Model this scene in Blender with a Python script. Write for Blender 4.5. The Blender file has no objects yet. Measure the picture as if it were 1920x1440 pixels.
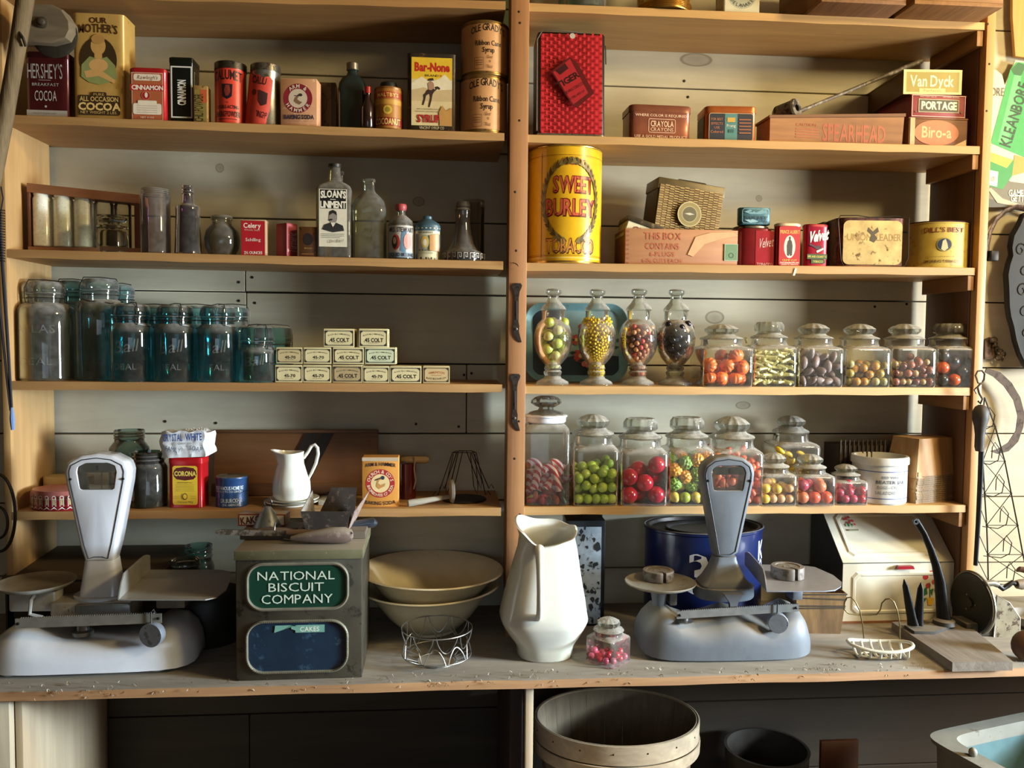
import bpy, bmesh, math, random
import numpy as np
from mathutils import Vector, Matrix, Euler
random.seed(7); RNG = np.random.default_rng(11)
PI = math.pi; R_ = math.radians
C = bpy.context.scene.collection
sc = bpy.context.scene

# ------------------------------------------------------------ camera, world, light, exposure
ZC = 1.57; GZ0 = .88                       # eye height above the floor
FPX = 1550.0
CAM = Vector((-0.0232, -1.9, ZC))
CR = Vector((0.996492067680302, -0.08314522371453567, 0.00950951227436358))
CU = Vector((-0.0051549039992042425, 0.05243216822204058, 0.9986111829437395))
CF = Vector((0.08352835455697333, 0.9951571431231329, -0.05181963407830185))
cd = bpy.data.cameras.new('camera'); cam = bpy.data.objects.new('camera', cd); C.objects.link(cam)
cd.sensor_width = 36; cd.lens = FPX / 1920 * 36; cd.clip_start = 0.05
M = Matrix.Identity(4)
for i in range(3):
    M[i][0] = CR[i]; M[i][1] = CU[i]; M[i][2] = -CF[i]; M[i][3] = CAM[i]
cam.matrix_world = M; sc.camera = cam
sc.view_settings.view_transform = 'Standard'; sc.view_settings.look = 'None'
sc.view_settings.exposure = 0.0; sc.view_settings.gamma = 1.0; sc.view_settings.use_curve_mapping = False
sc.cycles.max_bounces = 10; sc.cycles.diffuse_bounces = 4; sc.cycles.glossy_bounces = 5
sc.cycles.transmission_bounces = 10; sc.cycles.transparent_max_bounces = 48
sc.cycles.sample_clamp_indirect = 4.0; sc.cycles.caustics_refractive = True; sc.cycles.blur_glossy = 0.6
sc.cycles.use_denoising = True

w = bpy.data.worlds.new('world'); sc.world = w; w.use_nodes = True
w.node_tree.nodes['Background'].inputs[0].default_value = (1.0, 0.84, 0.48, 1)
w.node_tree.nodes['Background'].inputs[1].default_value = 0.05

def area(name, loc, target, sx, sy, power, col):
    l = bpy.data.lights.new(name, 'AREA'); l.shape = 'RECTANGLE'; l.size = sx; l.size_y = sy
    l.energy = power; l.color = col
    o = bpy.data.objects.new(name, l); C.objects.link(o); o.location = loc
    o.rotation_euler = (Vector(target) - Vector(loc)).to_track_quat('-Z', 'Y').to_euler()
    return o
area('window_light_right', (3.5, -1.32, ZC + 0.16), (0.4, 0.0, ZC - 0.0), 0.55, 0.92, 158, (1.0, 0.96, 0.86))
lo_ = area('cool_fill_low', (3.3, -1.15, ZC - 0.1), (-0.5, -0.1, GZ0 + 0.06), 0.5, 0.4, 21, (0.55, 0.77, 1.0)); lo_.data.spread = R_(48)  # added cool light, spread narrowed so it tints mainly the counter
area('warm_fill_upper', (1.9, -1.25, ZC + 1.05), (0.3, 0.1, ZC + 0.45), 0.3, 0.3, 34, (1.0, 0.76, 0.36))  # added warm light that yellows the upper shelves
rf_ = area('room_fill', (0.0, -2.9, ZC - 0.1), (-0.1, 0.0, GZ0), 1.2, 0.6, 0.9, (0.66, 0.83, 1.0)); rf_.data.spread = R_(70)

# ------------------------------------------------------------ places
def ray(px, py): return CF + CR * ((px - 960) / FPX) + CU * ((720 - py) / FPX)
def at_y(px, py, Y):
    d = ray(px, py); return CAM + d * ((Y - CAM.y) / d.y)
def at_z(px, py, z):
    d = ray(px, py); return CAM + d * ((z - CAM.z) / d.z)
D = 0.226
GZ = ZC - 0.69                  # top of the counter
SHELF = {0: ((-.97, .7470), (.1211, .7650), (.1674, .7637), (1.2522, .7645)),
         1: ((-.97, .4790), (.1211, .4720), (.1674, .4704), (1.2522, .4752)),
         2: ((-.97, .1898), (.1211, .1823), (.1674, .1801), (1.2522, .1868)),
         3: ((-.97, -.0988), (.1211, -.1002), (.1674, -.1037), (1.2522, -.1022)),
         4: ((-.97, -.3887), (.1211, -.3873), (.1674, -.3863), (1.2522, -.3891))}
def sz(s, X):
    if s == 5: return GZ
    a, b, c, d = SHELF[s]
    if X > .145: a, b = c, d
    return ZC + a[1] + (b[1] - a[1]) * (X - a[0]) / (b[0] - a[0])
YB = {0: 20, 1: 255, 2: 490, 3: 722, 4: 952, 5: 1200}
def spot(x0, x1, yt, s, Y, zb=None):
    """X centre, base height, width and height of a thing seen between x0 and x1 that stands on shelf s at depth Y"""
    a = at_y(x0, (YB[s] + yt) / 2, Y).x; b = at_y(x1, (YB[s] + yt) / 2, Y).x
    X = (a + b) / 2; z = sz(s, X) if zb is None else zb
    return X, z, b - a, at_y((x0 + x1) / 2, yt, Y).z - z

# ------------------------------------------------------------ materials
def lin(h):
    if not isinstance(h, str): return tuple(h)
    h = h.lstrip('#'); v = [int(h[i:i + 2], 16) / 255 for i in (0, 2, 4)]
    return tuple(c / 12.92 if c <= .04045 else ((c + .055) / 1.055) ** 2.4 for c in v)
MC = {}
def newmat(key):
    m = bpy.data.materials.new('material_%d' % len(MC)); m.use_nodes = True; MC[key] = m
    nt = m.node_tree; return m, nt, nt.nodes, nt.links
def c4(c, k=1): return (c[0] * k, c[1] * k, c[2] * k, 1)
def nz(N, L, vec, scale, detail=3, rough=.6, dist=0):
    n = N.new('ShaderNodeTexNoise'); n.inputs['Scale'].default_value = scale; n.inputs['Detail'].default_value = detail
    n.inputs['Roughness'].default_value = rough; n.inputs['Distortion'].default_value = dist
    if vec: L.new(vec, n.inputs['Vector'])
    return n.outputs['Fac']
def ramp(N, L, fac, pts):
    r = N.new('ShaderNodeValToRGB'); e = r.color_ramp.elements
    while len(e) < len(pts): e.new(.5)
    for el, (p, c) in zip(e, pts): el.position = p; el.color = c4(c)
    L.new(fac, r.inputs[0]); return r.outputs[0]
def mapr(N, L, v, a, b, c=0, d=1):
    n = N.new('ShaderNodeMapRange'); L.new(v, n.inputs[0])
    for i, x in enumerate((a, b, c, d)): n.inputs[i + 1].default_value = x
    return n.outputs[0]
def mixc(N, L, f, a, b):
    n = N.new('ShaderNodeMix'); n.data_type = 'RGBA'
    for s, v in ((n.inputs[0], f), (n.inputs[6], a), (n.inputs[7], b)):
        if hasattr(v, 'links'): L.new(v, s)
        else: s.default_value = v
    return n.outputs[2]
def objco(N): return N.new('ShaderNodeTexCoord').outputs['Object']
def bump(N, L, h, strength, bs, dist=.002):
    b = N.new('ShaderNodeBump'); b.inputs['Strength'].default_value = strength; b.inputs['Distance'].default_value = dist
    L.new(h, b.inputs['Height']); L.new(b.outputs[0], bs.inputs['Normal'])
def P(hexc, rough=.5, metal=0, var=.12, scale=40, bmp=0, spots=None, amt=.5, sscale=60, coat=0, dust=0):
    """painted, plated or moulded surface with slight mottling, optional rust spots and settled dust"""
    key = ('P', hexc, rough, metal, var, scale, bmp, spots, amt, sscale, coat, dust)
    if key in MC: return MC[key]
    m, nt, N, L = newmat(key); b = N['Principled BSDF']; co = objco(N); c = lin(hexc)
    n1 = nz(N, L, co, scale)
    col = ramp(N, L, n1, [(.3, tuple(x * (1 - var) for x in c)), (.7, tuple(min(1, x * (1 + var * .5)) for x in c))])
    if spots:
        n2 = nz(N, L, co, sscale, 5, .7)
        f = mapr(N, L, n2, amt - .02, amt + .04)
        col = mixc(N, L, f, col, c4(lin(spots)))
    if dust:
        g = N.new('ShaderNodeNewGeometry'); s = N.new('ShaderNodeSeparateXYZ'); L.new(g.outputs['Normal'], s.inputs[0])
        f = mapr(N, L, s.outputs[2], .2, 1, 0, dust)
        col = mixc(N, L, f, col, c4(lin('9A8F7C')))
    L.new(col, b.inputs['Base Color']); b.inputs['Roughness'].default_value = rough; b.inputs['Metallic'].default_value = metal
    b.inputs['Coat Weight'].default_value = coat; b.inputs['Coat Roughness'].default_value = .12
    if bmp: bump(N, L, n1, bmp, b)
    return m
def WOOD(lo, hi, axis='X', scale=8, rough=.65, stretch=.07, knots=None, bmp=.25, dirt=0.0, saw=False):
    key = ('W', lo, hi, axis, scale, rough, stretch, str(knots), dirt, saw)
    if key in MC: return MC[key]
    m, nt, N, L = newmat(key); b = N['Principled BSDF']; co = objco(N)
    mp = N.new('ShaderNodeMapping'); s = [1, 1, 1]; s['XYZ'.index(axis)] = stretch; mp.inputs['Scale'].default_value = s
    L.new(co, mp.inputs[0])
    n1 = nz(N, L, mp.outputs[0], scale, 4, .6, 1.2); n2 = nz(N, L, mp.outputs[0], scale * 9, 3, .6, .3)
    a, h = lin(lo), lin(hi)
    col = ramp(N, L, n1, [(.28, a), (.5, tuple((x + y) / 2 for x, y in zip(a, h))), (.72, h)])
    g = mapr(N, L, n2, .35, .65, 0, .35)
    col = mixc(N, L, g, col, c4(a, .72))
    if dirt:
        n3 = nz(N, L, co, 5, 4); f = mapr(N, L, n3, .42, .66, 0, dirt); col = mixc(N, L, f, col, c4(lin('4A3524')))
    if knots:
        for (kx, kz, rx, rz) in knots:
            p = N.new('ShaderNodeMapping'); p.inputs['Location'].default_value = (-kx / rx, 0, -kz / rz)
            p.inputs['Scale'].default_value = (1 / rx, 0, 1 / rz); L.new(co, p.inputs[0])
            ln = N.new('ShaderNodeVectorMath'); ln.operation = 'LENGTH'; L.new(p.outputs[0], ln.inputs[0])
            f = ramp(N, L, ln.outputs['Value'], [(.0, (.45,) * 3), (.62, (.3,) * 3), (.8, (.75,) * 3), (.9, (0,) * 3)])
            col = mixc(N, L, f, col, c4(lin('6B5A40')))
    L.new(col, b.inputs['Base Color']); b.inputs['Roughness'].default_value = rough
    bump(N, L, n2, bmp, b)
    return m
def GLASS(tint='F2F5F2', deep=None, dust=.06, top=.25, rough=.03, refl=1.6):
    refl = min(refl, 1.5)
    """thin walled glass: tinted see-through, Fresnel reflection, a film of dust that is thicker on surfaces facing up"""
    key = ('G', tint, deep, dust, top, rough, refl)
    if key in MC: return MC[key]
    m, nt, N, L = newmat(key); N.remove(N['Principled BSDF']); out = N['Material Output']
    lw = N.new('ShaderNodeLayerWeight'); lw.inputs[0].default_value = .22
    deep = deep or tint
    tc = mixc(N, L, lw.outputs['Facing'], c4(lin(tint)), c4(lin(deep)))
    tr = N.new('ShaderNodeBsdfTransparent'); L.new(tc, tr.inputs[0])
    gl = N.new('ShaderNodeBsdfGlossy'); gl.inputs['Roughness'].default_value = rough
    fr = N.new('ShaderNodeFresnel'); fr.inputs[0].default_value = 1.5
    f = mapr(N, L, fr.outputs[0], 0, 1, 0, refl)
    mx = N.new('ShaderNodeMixShader'); L.new(f, mx.inputs[0]); L.new(tr.outputs[0], mx.inputs[1]); L.new(gl.outputs[0], mx.inputs[2])
    df = N.new('ShaderNodeBsdfDiffuse'); df.inputs[0].default_value = c4(lin('CFCBC0'))
    g = N.new('ShaderNodeNewGeometry'); s = N.new('ShaderNodeSeparateXYZ'); L.new(g.outputs['Normal'], s.inputs[0])
    f1 = mapr(N, L, s.outputs[2], .05, .9, dust, dust + top)
    n1 = nz(N, L, objco(N), 60, 4); f2 = mapr(N, L, n1, .3, .7, .5, 1.3)
    mm = N.new('ShaderNodeMath'); mm.operation = 'MULTIPLY'; L.new(f1, mm.inputs[0]); L.new(f2, mm.inputs[1])
    m2 = N.new('ShaderNodeMixShader'); L.new(mm.outputs[0], m2.inputs[0]); L.new(mx.outputs[0], m2.inputs[1]); L.new(df.outputs[0], m2.inputs[2])
    L.new(m2.outputs[0], out.inputs[0])
    return m
def SOLID(tint='F4F6F4', rough=.04):
    key = ('S', tint, rough)
    if key in MC: return MC[key]
    m, nt, N, L = newmat(key); b = N['Principled BSDF']
    b.inputs['Base Color'].default_value = c4(lin(tint)); b.inputs['Roughness'].default_value = rough
    b.inputs['Transmission Weight'].default_value = 1; b.inputs['IOR'].default_value = 1.48
    return m
def CANDY(hexc, rough=.3, sss=.25, var=.15):
    key = ('C', hexc, rough)
    if key in MC: return MC[key]
    m, nt, N, L = newmat(key); b = N['Principled BSDF']; c = lin(hexc)
    oi = N.new('ShaderNodeObjectInfo')
    col = ramp(N, L, oi.outputs['Random'], [(0, tuple(x * (1 - var) for x in c)), (1, tuple(min(1, x * (1 + var)) for x in c))])
    L.new(col, b.inputs['Base Color']); b.inputs['Roughness'].default_value = rough
    b.inputs['Coat Weight'].default_value = .3; b.inputs['Coat Roughness'].default_value = .1
    return m

# ------------------------------------------------------------ mesh builder
def sgn(x): return -1 if x < 0 else 1
def ring(rx, ry, z, e=2, n=32, cx=0, cy=0, flute=0, fn=8):
    o = []
    for i in range(n):
        a = 2 * PI * i / n; c, s = math.cos(a), math.sin(a)
        k = 1 + flute * math.cos(fn * a)
        o.append(Vector((cx + k * rx * sgn(c) * abs(c) ** (2 / e), cy + k * ry * sgn(s) * abs(s) ** (2 / e), z)))
    return o
class MB:
    def __init__(s): s.bm = bmesh.new(); s.m = 0; s.k = 0
    def face(s, vs):
        try: f = s.bm.faces.new(vs); f.material_index = s.m; f.smooth = True; return f
        except ValueError: return None
    def box(s, x0, x1, y0, y1, z0, z1, bev=0, seg=2):
        v = [s.bm.verts.new((x, y, z)) for x in (x0, x1) for y in (y0, y1) for z in (z0, z1)]
        fs = [s.face([v[i] for i in q]) for q in ((0, 1, 3, 2), (4, 6, 7, 5), (0, 4, 5, 1), (2, 3, 7, 6), (0, 2, 6, 4), (1, 5, 7, 3))]
        if bev:
            es = list({e for f in fs for e in f.edges})
            r = bmesh.ops.bevel(s.bm, geom=es, offset=bev, segments=seg, profile=.5, affect='EDGES')
            for f in r['faces']: f.material_index = s.m; f.smooth = True
        return s
    def hexa(s, pts):
        """eight corners: bottom four then top four, each counter-clockwise from above"""
        v = [s.bm.verts.new(p) for p in pts]
        for q in ((3, 2, 1, 0), (4, 5, 6, 7), (0, 1, 5, 4), (1, 2, 6, 5), (2, 3, 7, 6), (3, 0, 4, 7)): s.face([v[i] for i in q])
        return s
    def loft(s, rings, cap0=True, cap1=True, close=True):
        vr = [[s.bm.verts.new(p) for p in r] for r in rings]; n = len(rings[0])
        for a, b in zip(vr, vr[1:]):
            for i in range(n if close else n - 1):
                j = (i + 1) % n; s.face([a[i], a[j], b[j], b[i]])
        if cap0: s.face(vr[0][::-1])
        if cap1: s.face(vr[-1])
        return s
    def lathe(s, prof, n=32, e=2, sy=1, cap0=True, cap1=True, cx=0, cy=0, flute=0, fn=8):
        rs = []
        for p in prof:
            r, z = p[0], p[1]; ee = p[2] if len(p) > 2 else e
            rs.append(ring(max(r, 1e-5), max(r, 1e-5) * sy, z, ee, n, cx, cy, flute, fn))
        return s.loft(rs, cap0, cap1)
    def tube(s, path, r, n=6, closed=False, rr=None, flat=1):
        pts = [Vector(p) for p in path]; m = len(pts); rings = []; up = None
        for i, p in enumerate(pts):
            if closed: t = pts[(i + 1) % m] - pts[i - 1]
            else: t = pts[min(i + 1, m - 1)] - pts[max(i - 1, 0)]
            if t.length < 1e-9: t = Vector((0, 0, 1))
            t.normalize()
            if up is None: up = t.orthogonal().normalized()
            up = (up - t * up.dot(t))
            up = up.normalized() if up.length > 1e-6 else t.orthogonal().normalized()
            b = t.cross(up); q = rr[i] if rr else r
            rings.append([p + (up * math.cos(2 * PI * k / n) * flat + b * math.sin(2 * PI * k / n)) * q for k in range(n)])
        if closed: rings.append(rings[0])
        if closed:
            vr = [[s.bm.verts.new(p) for p in r] for r in rings[:-1]]; vr.append(vr[0])
            for a, b in zip(vr, vr[1:]):
                for i in range(n): s.face([a[i], a[(i + 1) % n], b[(i + 1) % n], b[i]])
        else: s.loft(rings)
        return s
    def ball(s, c, r, sc_=(1, 1, 1), sub=2):
        g = bmesh.ops.create_icosphere(s.bm, subdivisions=sub, radius=r)
        for v in g['verts']: v.co = Vector((v.co.x * sc_[0], v.co.y * sc_[1], v.co.z * sc_[2])) + Vector(c)
        for v in g['verts']:
            for f in v.link_faces: f.smooth = True; f.material_index = s.m
        return s
    def prism(s, poly, y0, y1, axis='Y'):
        """outline in the x-z plane given depth along y (or x-y along z, y-z along x)"""
        def q(a, b, d): return {'Y': (a, d, b), 'Z': (a, b, d), 'X': (d, a, b)}[axis]
        A = [s.bm.verts.new(q(a, b, y0)) for a, b in poly]; B = [s.bm.verts.new(q(a, b, y1)) for a, b in poly]
        n = len(poly)
        for i in range(n): s.face([A[i], A[(i + 1) % n], B[(i + 1) % n], B[i]])
        s.face(A[::-1]); s.face(B); return s
    def mark(s): s.k = len(s.bm.verts); s.bm.verts.ensure_lookup_table(); return s
    def xf(s, M):
        s.bm.verts.ensure_lookup_table()
        for v in s.bm.verts[s.k:]: v.co = M @ v.co
        return s
def obj(name, mb, mats, parent=None, label=None, cat=None, group=None, kind=None, loc=None, rot=None, sharp=38, fixn=True):
    me = bpy.data.meshes.new(name)
    if fixn: bmesh.ops.recalc_face_normals(mb.bm, faces=mb.bm.faces)
    mb.bm.to_mesh(me); mb.bm.free()
    for m in (mats if isinstance(mats, (list, tuple)) else [mats]): me.materials.append(m)
    me.set_sharp_from_angle(angle=R_(sharp))
    o = bpy.data.objects.new(name, me); C.objects.link(o)
    if parent: o.parent = parent
    if loc is not None: o.location = loc
    if rot is not None: o.rotation_euler = rot
    if label: o['label'] = label
    if cat: o['category'] = cat
    if group: o['group'] = group
    if kind: o['kind'] = kind
    return o
def thing(name, label, cat, loc, rz=0, group=None, rot=None):
    o = bpy.data.objects.new(name, None); C.objects.link(o); o.empty_display_size = .02
    o.location = loc; o.rotation_euler = rot if rot else (0, 0, rz)
    o['label'] = label; o['category'] = cat
    if group: o['group'] = group
    return o
def dup(root, loc, rz=None, label=None, group=None):
    r = root.copy(); C.objects.link(r); r.location = loc
    if rz is not None: r.rotation_euler = (0, 0, rz)
    if label: r['label'] = label
    if group: r['group'] = group
    for ch in list(root.children):
        c = ch.copy(); C.objects.link(c); c.parent = r
        for g in ch.children:
            d = g.copy(); C.objects.link(d); d.parent = c
    return r

# ------------------------------------------------------------ printed matter: letters and shapes laid on a face or round a can
GL = {}
def build_glyphs():
    chars = "ABCDEFGHIJKLMNOPQRSTUVWXYZabcdefghijklmnopqrstuvwxyz0123456789&.,-'/¢½¼©-"
    obs = []
    for bold in (0, 1, 2):
        for ch in sorted(set(chars)):
            cu = bpy.data.curves.new('g', 'FONT'); cu.body = ch; cu.resolution_u = 2; cu.offset = (0, .018, .04)[bold]; cu.size = 1
            ob = bpy.data.objects.new('g', cu); C.objects.link(ob); obs.append((ch, bold, ob))
    dg = bpy.context.evaluated_depsgraph_get(); dg.update()
    for ch, bold, ob in obs:
        me = ob.evaluated_get(dg).to_mesh()
        v = [(p.co.x, p.co.y) for p in me.vertices]; f = [tuple(p.vertices) for p in me.polygons]
        GL[ch, bold] = (v, f, min((a for a, b in v), default=0), max((a for a, b in v), default=.3))
        ob.evaluated_get(dg).to_mesh_clear()
    cap = max(b for a, b in GL['H', 0][0])
    for k, (v, f, a, b) in list(GL.items()): GL[k] = ([((x - a) / cap, y / cap) for x, y in v], f, 0, (b - a) / cap)
    for ch, bold, ob in obs:
        cu = ob.data; bpy.data.objects.remove(ob); bpy.data.curves.remove(cu)
build_glyphs()
def rrect(x0, y0, x1, y1, r, n=5):
    if r <= 0: return [(x0, y0), (x1, y0), (x1, y1), (x0, y1)]
    o = []
    for cx, cy, a in ((x1 - r, y0 + r, -90), (x1 - r, y1 - r, 0), (x0 + r, y1 - r, 90), (x0 + r, y0 + r, 180)):
        for i in range(n + 1):
            t = R_(a + 90 * i / n); o.append((cx + r * math.cos(t), cy + r * math.sin(t)))
    return o
def art_polys(it, W, H):
    """-> list of (verts2d, faces), colour"""
    k = it[0]
    if k == 'r':
        _, a, b, c, d, col = it[:6]; r = it[6] * W if len(it) > 6 else 0
        p = rrect(a * W, b * H, c * W, d * H, r); return [(p, [tuple(range(len(p)))])], col
    if k == 'p':
        p = [(a * W, b * H) for a, b in it[1]]; return [(p, [tuple(range(len(p)))])], it[2]
    if k == 'e':
        _, u, v, a, b, col = it; a *= W; b = a if b is None else b * H
        p = [(u * W + a * math.cos(2 * PI * i / 28), v * H + b * math.sin(2 * PI * i / 28)) for i in range(28)]
        return [(p, [tuple(range(28))])], col
    if k in 'of':
        if k == 'o':
            _, u, v, a, b, t, col = it; a *= W; b = a if b is None else b * H; t *= W; n = 32
            q = [(math.cos(2 * PI * i / n), math.sin(2 * PI * i / n)) for i in range(n)]
            o = [(u * W + a * c, v * H + b * s) for c, s in q]; i_ = [(u * W + (a - t) * c, v * H + (b - t) * s) for c, s in q]
        else:
            _, a, b, c, d, t, col = it[:7]; r = it[7] * W if len(it) > 7 else 0; t *= W
            o = rrect(a * W, b * H, c * W, d * H, r); i_ = rrect(a * W + t, b * H + t, c * W - t, d * H - t, max(0, r - t) if r else 0)
            if r and r <= t: i_ = rrect(a * W + t, b * H + t, c * W - t, d * H - t, r * .3)
        n = len(o); return [(o + i_, [(i, (i + 1) % n, n + (i + 1) % n, n + i) for i in range(n)])], col
    if k == 't':
        _, s, u, v, w_, h, col = it[:7]; op = it[7] if len(it) > 7 else {}
        bold = op.get('b', 0); x = 0; L_ = []
        for ch in s:
            if ch == ' ': x += .38; continue
            g = GL.get((ch, bold)) or GL['-', 0]; L_.append((g, x)); x += (GL.get((ch, 0)) or g)[3] + .13
        tot = x - .13; sx = w_ * W / tot; sy = h * H; ar = op.get('arch', 0) * H; ro = R_(op.get('rot', 0)); out = []
        for g, x0 in L_:
            vs = []
            for a, b in g[0]:
                X = (x0 + a - tot / 2) * sx; Y = (b - .5) * sy + op.get('it', 0) * (b - .5) * 0
                X += op.get('it', 0) * b * sy; Y += ar * (1 - (2 * X / (w_ * W)) ** 2)
                vs.append((u * W + X * math.cos(ro) - Y * math.sin(ro), v * H + X * math.sin(ro) + Y * math.cos(ro)))
            out.append((vs, g[1]))
        return out, col
    if k == 'c':
        _, s, u, v, r, h, a0, a1, col = it[:9]; bold = it[9] if len(it) > 9 else 0; r *= W; h *= W
        flip = a0 > a1; n = max(1, len(s) - 1); out = []
        for i, ch in enumerate(s):
            if ch == ' ': continue
            g = GL.get((ch, bold)) or GL['-', 0]; a = R_(a0 + (a1 - a0) * i / n); cx, cy = u * W + r * math.sin(a), v * H + r * math.cos(a)
            ro = -a + (PI if flip else 0); vs = []
            for p, q in g[0]:
                X = (p - g[3] / 2) * h; Y = (q - .5) * h; vs.append((cx + X * math.cos(ro) - Y * math.sin(ro), cy + X * math.sin(ro) + Y * math.cos(ro)))
            out.append((vs, g[1]))
        return out, col
def label_part(parent, items, W, H, o=(0, 0, 0), face='front', cyl=None, name='label', rough=.5, off=.0004, z0=0, mats=None, step=.00012, spots=None, amt=.6, label=None, M=None):
    """cyl=(rx, ry, a0[, centre x, centre y]): wraps round an upright can; otherwise lies on a flat face through o"""
    bm = bmesh.new(); cols = []; k = 0
    for it in items:
        polys, col = art_polys(it, W, H)
        if col not in cols: cols.append(col)
        ci = cols.index(col)
        for vs, fs in polys:
            b2 = bmesh.new(); vv = [b2.verts.new((x - W / 2, y, 0)) for x, y in vs]
            for f in fs:
                try: b2.faces.new([vv[i] for i in f])
                except ValueError: pass
            if cyl and it[0] != 'c':
                xs = [p[0] - W / 2 for p in vs]; st = min(cyl[0], cyl[1]) * .16 if abs(cyl[0] - cyl[1]) > .001 else cyl[0] * .22; i0 = math.ceil(min(xs) / st)
                while i0 * st < max(xs):
                    bmesh.ops.bisect_plane(b2, geom=b2.verts[:] + b2.edges[:] + b2.faces[:], plane_co=(i0 * st, 0, 0), plane_no=(1, 0, 0)); i0 += 1
            h = off + k * step
            for v in b2.verts:
                x, y = v.co.x, v.co.y
                if cyl:
                    rx, ry, a0 = cyl[:3]; a = a0 + x / ((rx + ry) / 2); q = cyl[5](y / H) if len(cyl) > 5 else 1
                    v.co = Vector(((rx * q + h) * math.sin(a) + (cyl[3] if len(cyl) > 3 else 0), -(ry * q + h) * math.cos(a) + (cyl[4] if len(cyl) > 4 else 0), z0 + y))
                elif M is not None: v.co = M @ Vector((x, -h, y))
                elif face == 'front': v.co = Vector((o[0] + x, o[1] - h, o[2] + y))
                elif face == 'right': v.co = Vector((o[0] + h, o[1] + x, o[2] + y))
                elif face == 'left': v.co = Vector((o[0] - h, o[1] - x, o[2] + y))
                elif face == 'top': v.co = Vector((o[0] + x, o[1] + y, o[2] + h))
            mp = {}
            for v in b2.verts: mp[v] = bm.verts.new(v.co)
            for f in b2.faces:
                try: g = bm.faces.new([mp[v] for v in f.verts]); g.material_index = ci; g.smooth = bool(cyl)
                except ValueError: pass
            b2.free()
        k += 1
    me = bpy.data.meshes.new(name); bm.to_mesh(me); bm.free()
    for c in cols: me.materials.append(c if not isinstance(c, (str, tuple)) else P(c, rough, 0, .08, 50, 0, spots, amt))
    ob = bpy.data.objects.new(name, me); C.objects.link(ob); ob.parent = parent
    if label: ob['label'] = label
    return ob

# ------------------------------------------------------------ packing loose sweets into a vessel
def pack(n, r, half, z0, z1, square=True, it=220, seed=1):
    zs = np.linspace(z0, z1, 40); hv = np.array([max(.001, half(z)) for z in zs]); vol = float(np.mean((4 if square else PI) * hv ** 2) * (z1 - z0))
    n = max(3, int(vol * .50 / (4 / 3 * PI * r ** 3)))
    """settles n balls of radius r in a vessel whose inner half-width at height z is half(z)"""
    g = np.random.default_rng(seed); h0 = half((z0 + z1) / 2)
    p = np.stack([g.uniform(-h0, h0, n), g.uniform(-h0, h0, n), g.uniform(z0 + r, z1, n)], 1)
    rr = r if np.ndim(r) else np.full(n, r); S = rr[:, None] + rr[None, :]
    for t in range(it):
        p[:, 2] -= rr * .10 * (1 if t < it * .7 else .15)
        for _ in range(2):
            d = p[:, None, :] - p[None, :, :]; L_ = np.sqrt((d ** 2).sum(2)) + 1e-9; ov = np.clip(S - L_, 0, None); np.fill_diagonal(ov, 0)
            p += (d / L_[..., None] * ov[..., None]).sum(1) * .28
            hw = np.array([half(z) for z in p[:, 2]]) - rr
            hw = np.maximum(hw, .0005)
            if square:
                p[:, 0] = np.clip(p[:, 0], -hw, hw); p[:, 1] = np.clip(p[:, 1], -hw, hw)
            else:
                q = np.sqrt(p[:, 0] ** 2 + p[:, 1] ** 2) + 1e-9; k = np.minimum(1, hw / q); p[:, 0] *= k; p[:, 1] *= k
            p[:, 2] = np.maximum(p[:, 2], z0 + rr)
    top = np.sort(p[:, 2])[-max(2, n // 12)] + r; k = min(1.35, (z1 - z0) / (top - z0))
    k = max(k, .88)
    if k: p[:, 2] = z0 + r + (p[:, 2] - z0 - r) * k
    return p
def sweets(name, cat, group, label, pts, loc, variants, rz=0, spin=True, flat=False, labels=None):
    """one object per sweet; variants is a list of (mesh builder function, material); pts local to the vessel"""
    protos = []
    for i, (fn, mt) in enumerate(variants):
        mb = MB(); fn(mb); protos.append(obj(name, mb, mt, sharp=80))
    Mz = Matrix.Rotation(rz, 3, 'Z'); used = set()
    for k, p in enumerate(pts):
        i = random.randrange(len(protos)); o = protos[i]
        if i in used: o = o.copy(); C.objects.link(o)
        used.add(i)
        o.location = Vector(loc) + Mz @ Vector(p)
        if spin: o.rotation_euler = (random.uniform(0, 6), random.uniform(0, 6), random.uniform(0, 6)) if not flat else (random.uniform(-.5, .5), random.uniform(-.5, .5), random.uniform(0, 6))
        o['label'] = labels[i] if labels else label; o['category'] = cat; o['group'] = (group + (' ' + labels[i].split()[0] if labels else ''))
    for i, o in enumerate(protos):
        if i not in used: bpy.data.objects.remove(o)
# ------------------------------------------------------------ structure: wall, floor, shelving, counter
def wz(y): return at_y(1330, y, D).z
gaps = [wz(y) for y in (-100, 34, 168, 300, 428, 560, 686, 813, 935, 1062, 1188, 1315, 1445, 1560, 1680)]
def kn(px, py, rx, rz):
    p = at_y(px, py, D); return (p.x, p.z, rx, rz)
wallm = WOOD('BDB499', 'CEC6AC', 'X', 3.5, .62, .12, [kn(1393, 760, .024, .012), kn(412, 315, .012, .013), kn(1423, 372, .01, .01), kn(785, 378, .018, .014), kn(1305, 112, .05, .02), kn(1000, 1205, .02, .012), kn(1340, 595, .03, .02), kn(520, 860, .02, .012)], .10, .14)
mb = MB()
X0, X1 = -1.9, 2.6
joints = {4: [461], 5: [463], 6: [875], 8: [1132], 11: [463]}
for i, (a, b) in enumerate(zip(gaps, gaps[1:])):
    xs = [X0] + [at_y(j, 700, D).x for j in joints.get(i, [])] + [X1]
    mb.m = 2 if i >= 10 else 0  # boards below the counter coloured darker to deepen the shade there
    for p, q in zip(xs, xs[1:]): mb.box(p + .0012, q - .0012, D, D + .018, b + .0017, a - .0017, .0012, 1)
mb.m = 1; mb.box(X0, X1, D + .018, D + .05, 0, ZC + 1.1)
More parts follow.
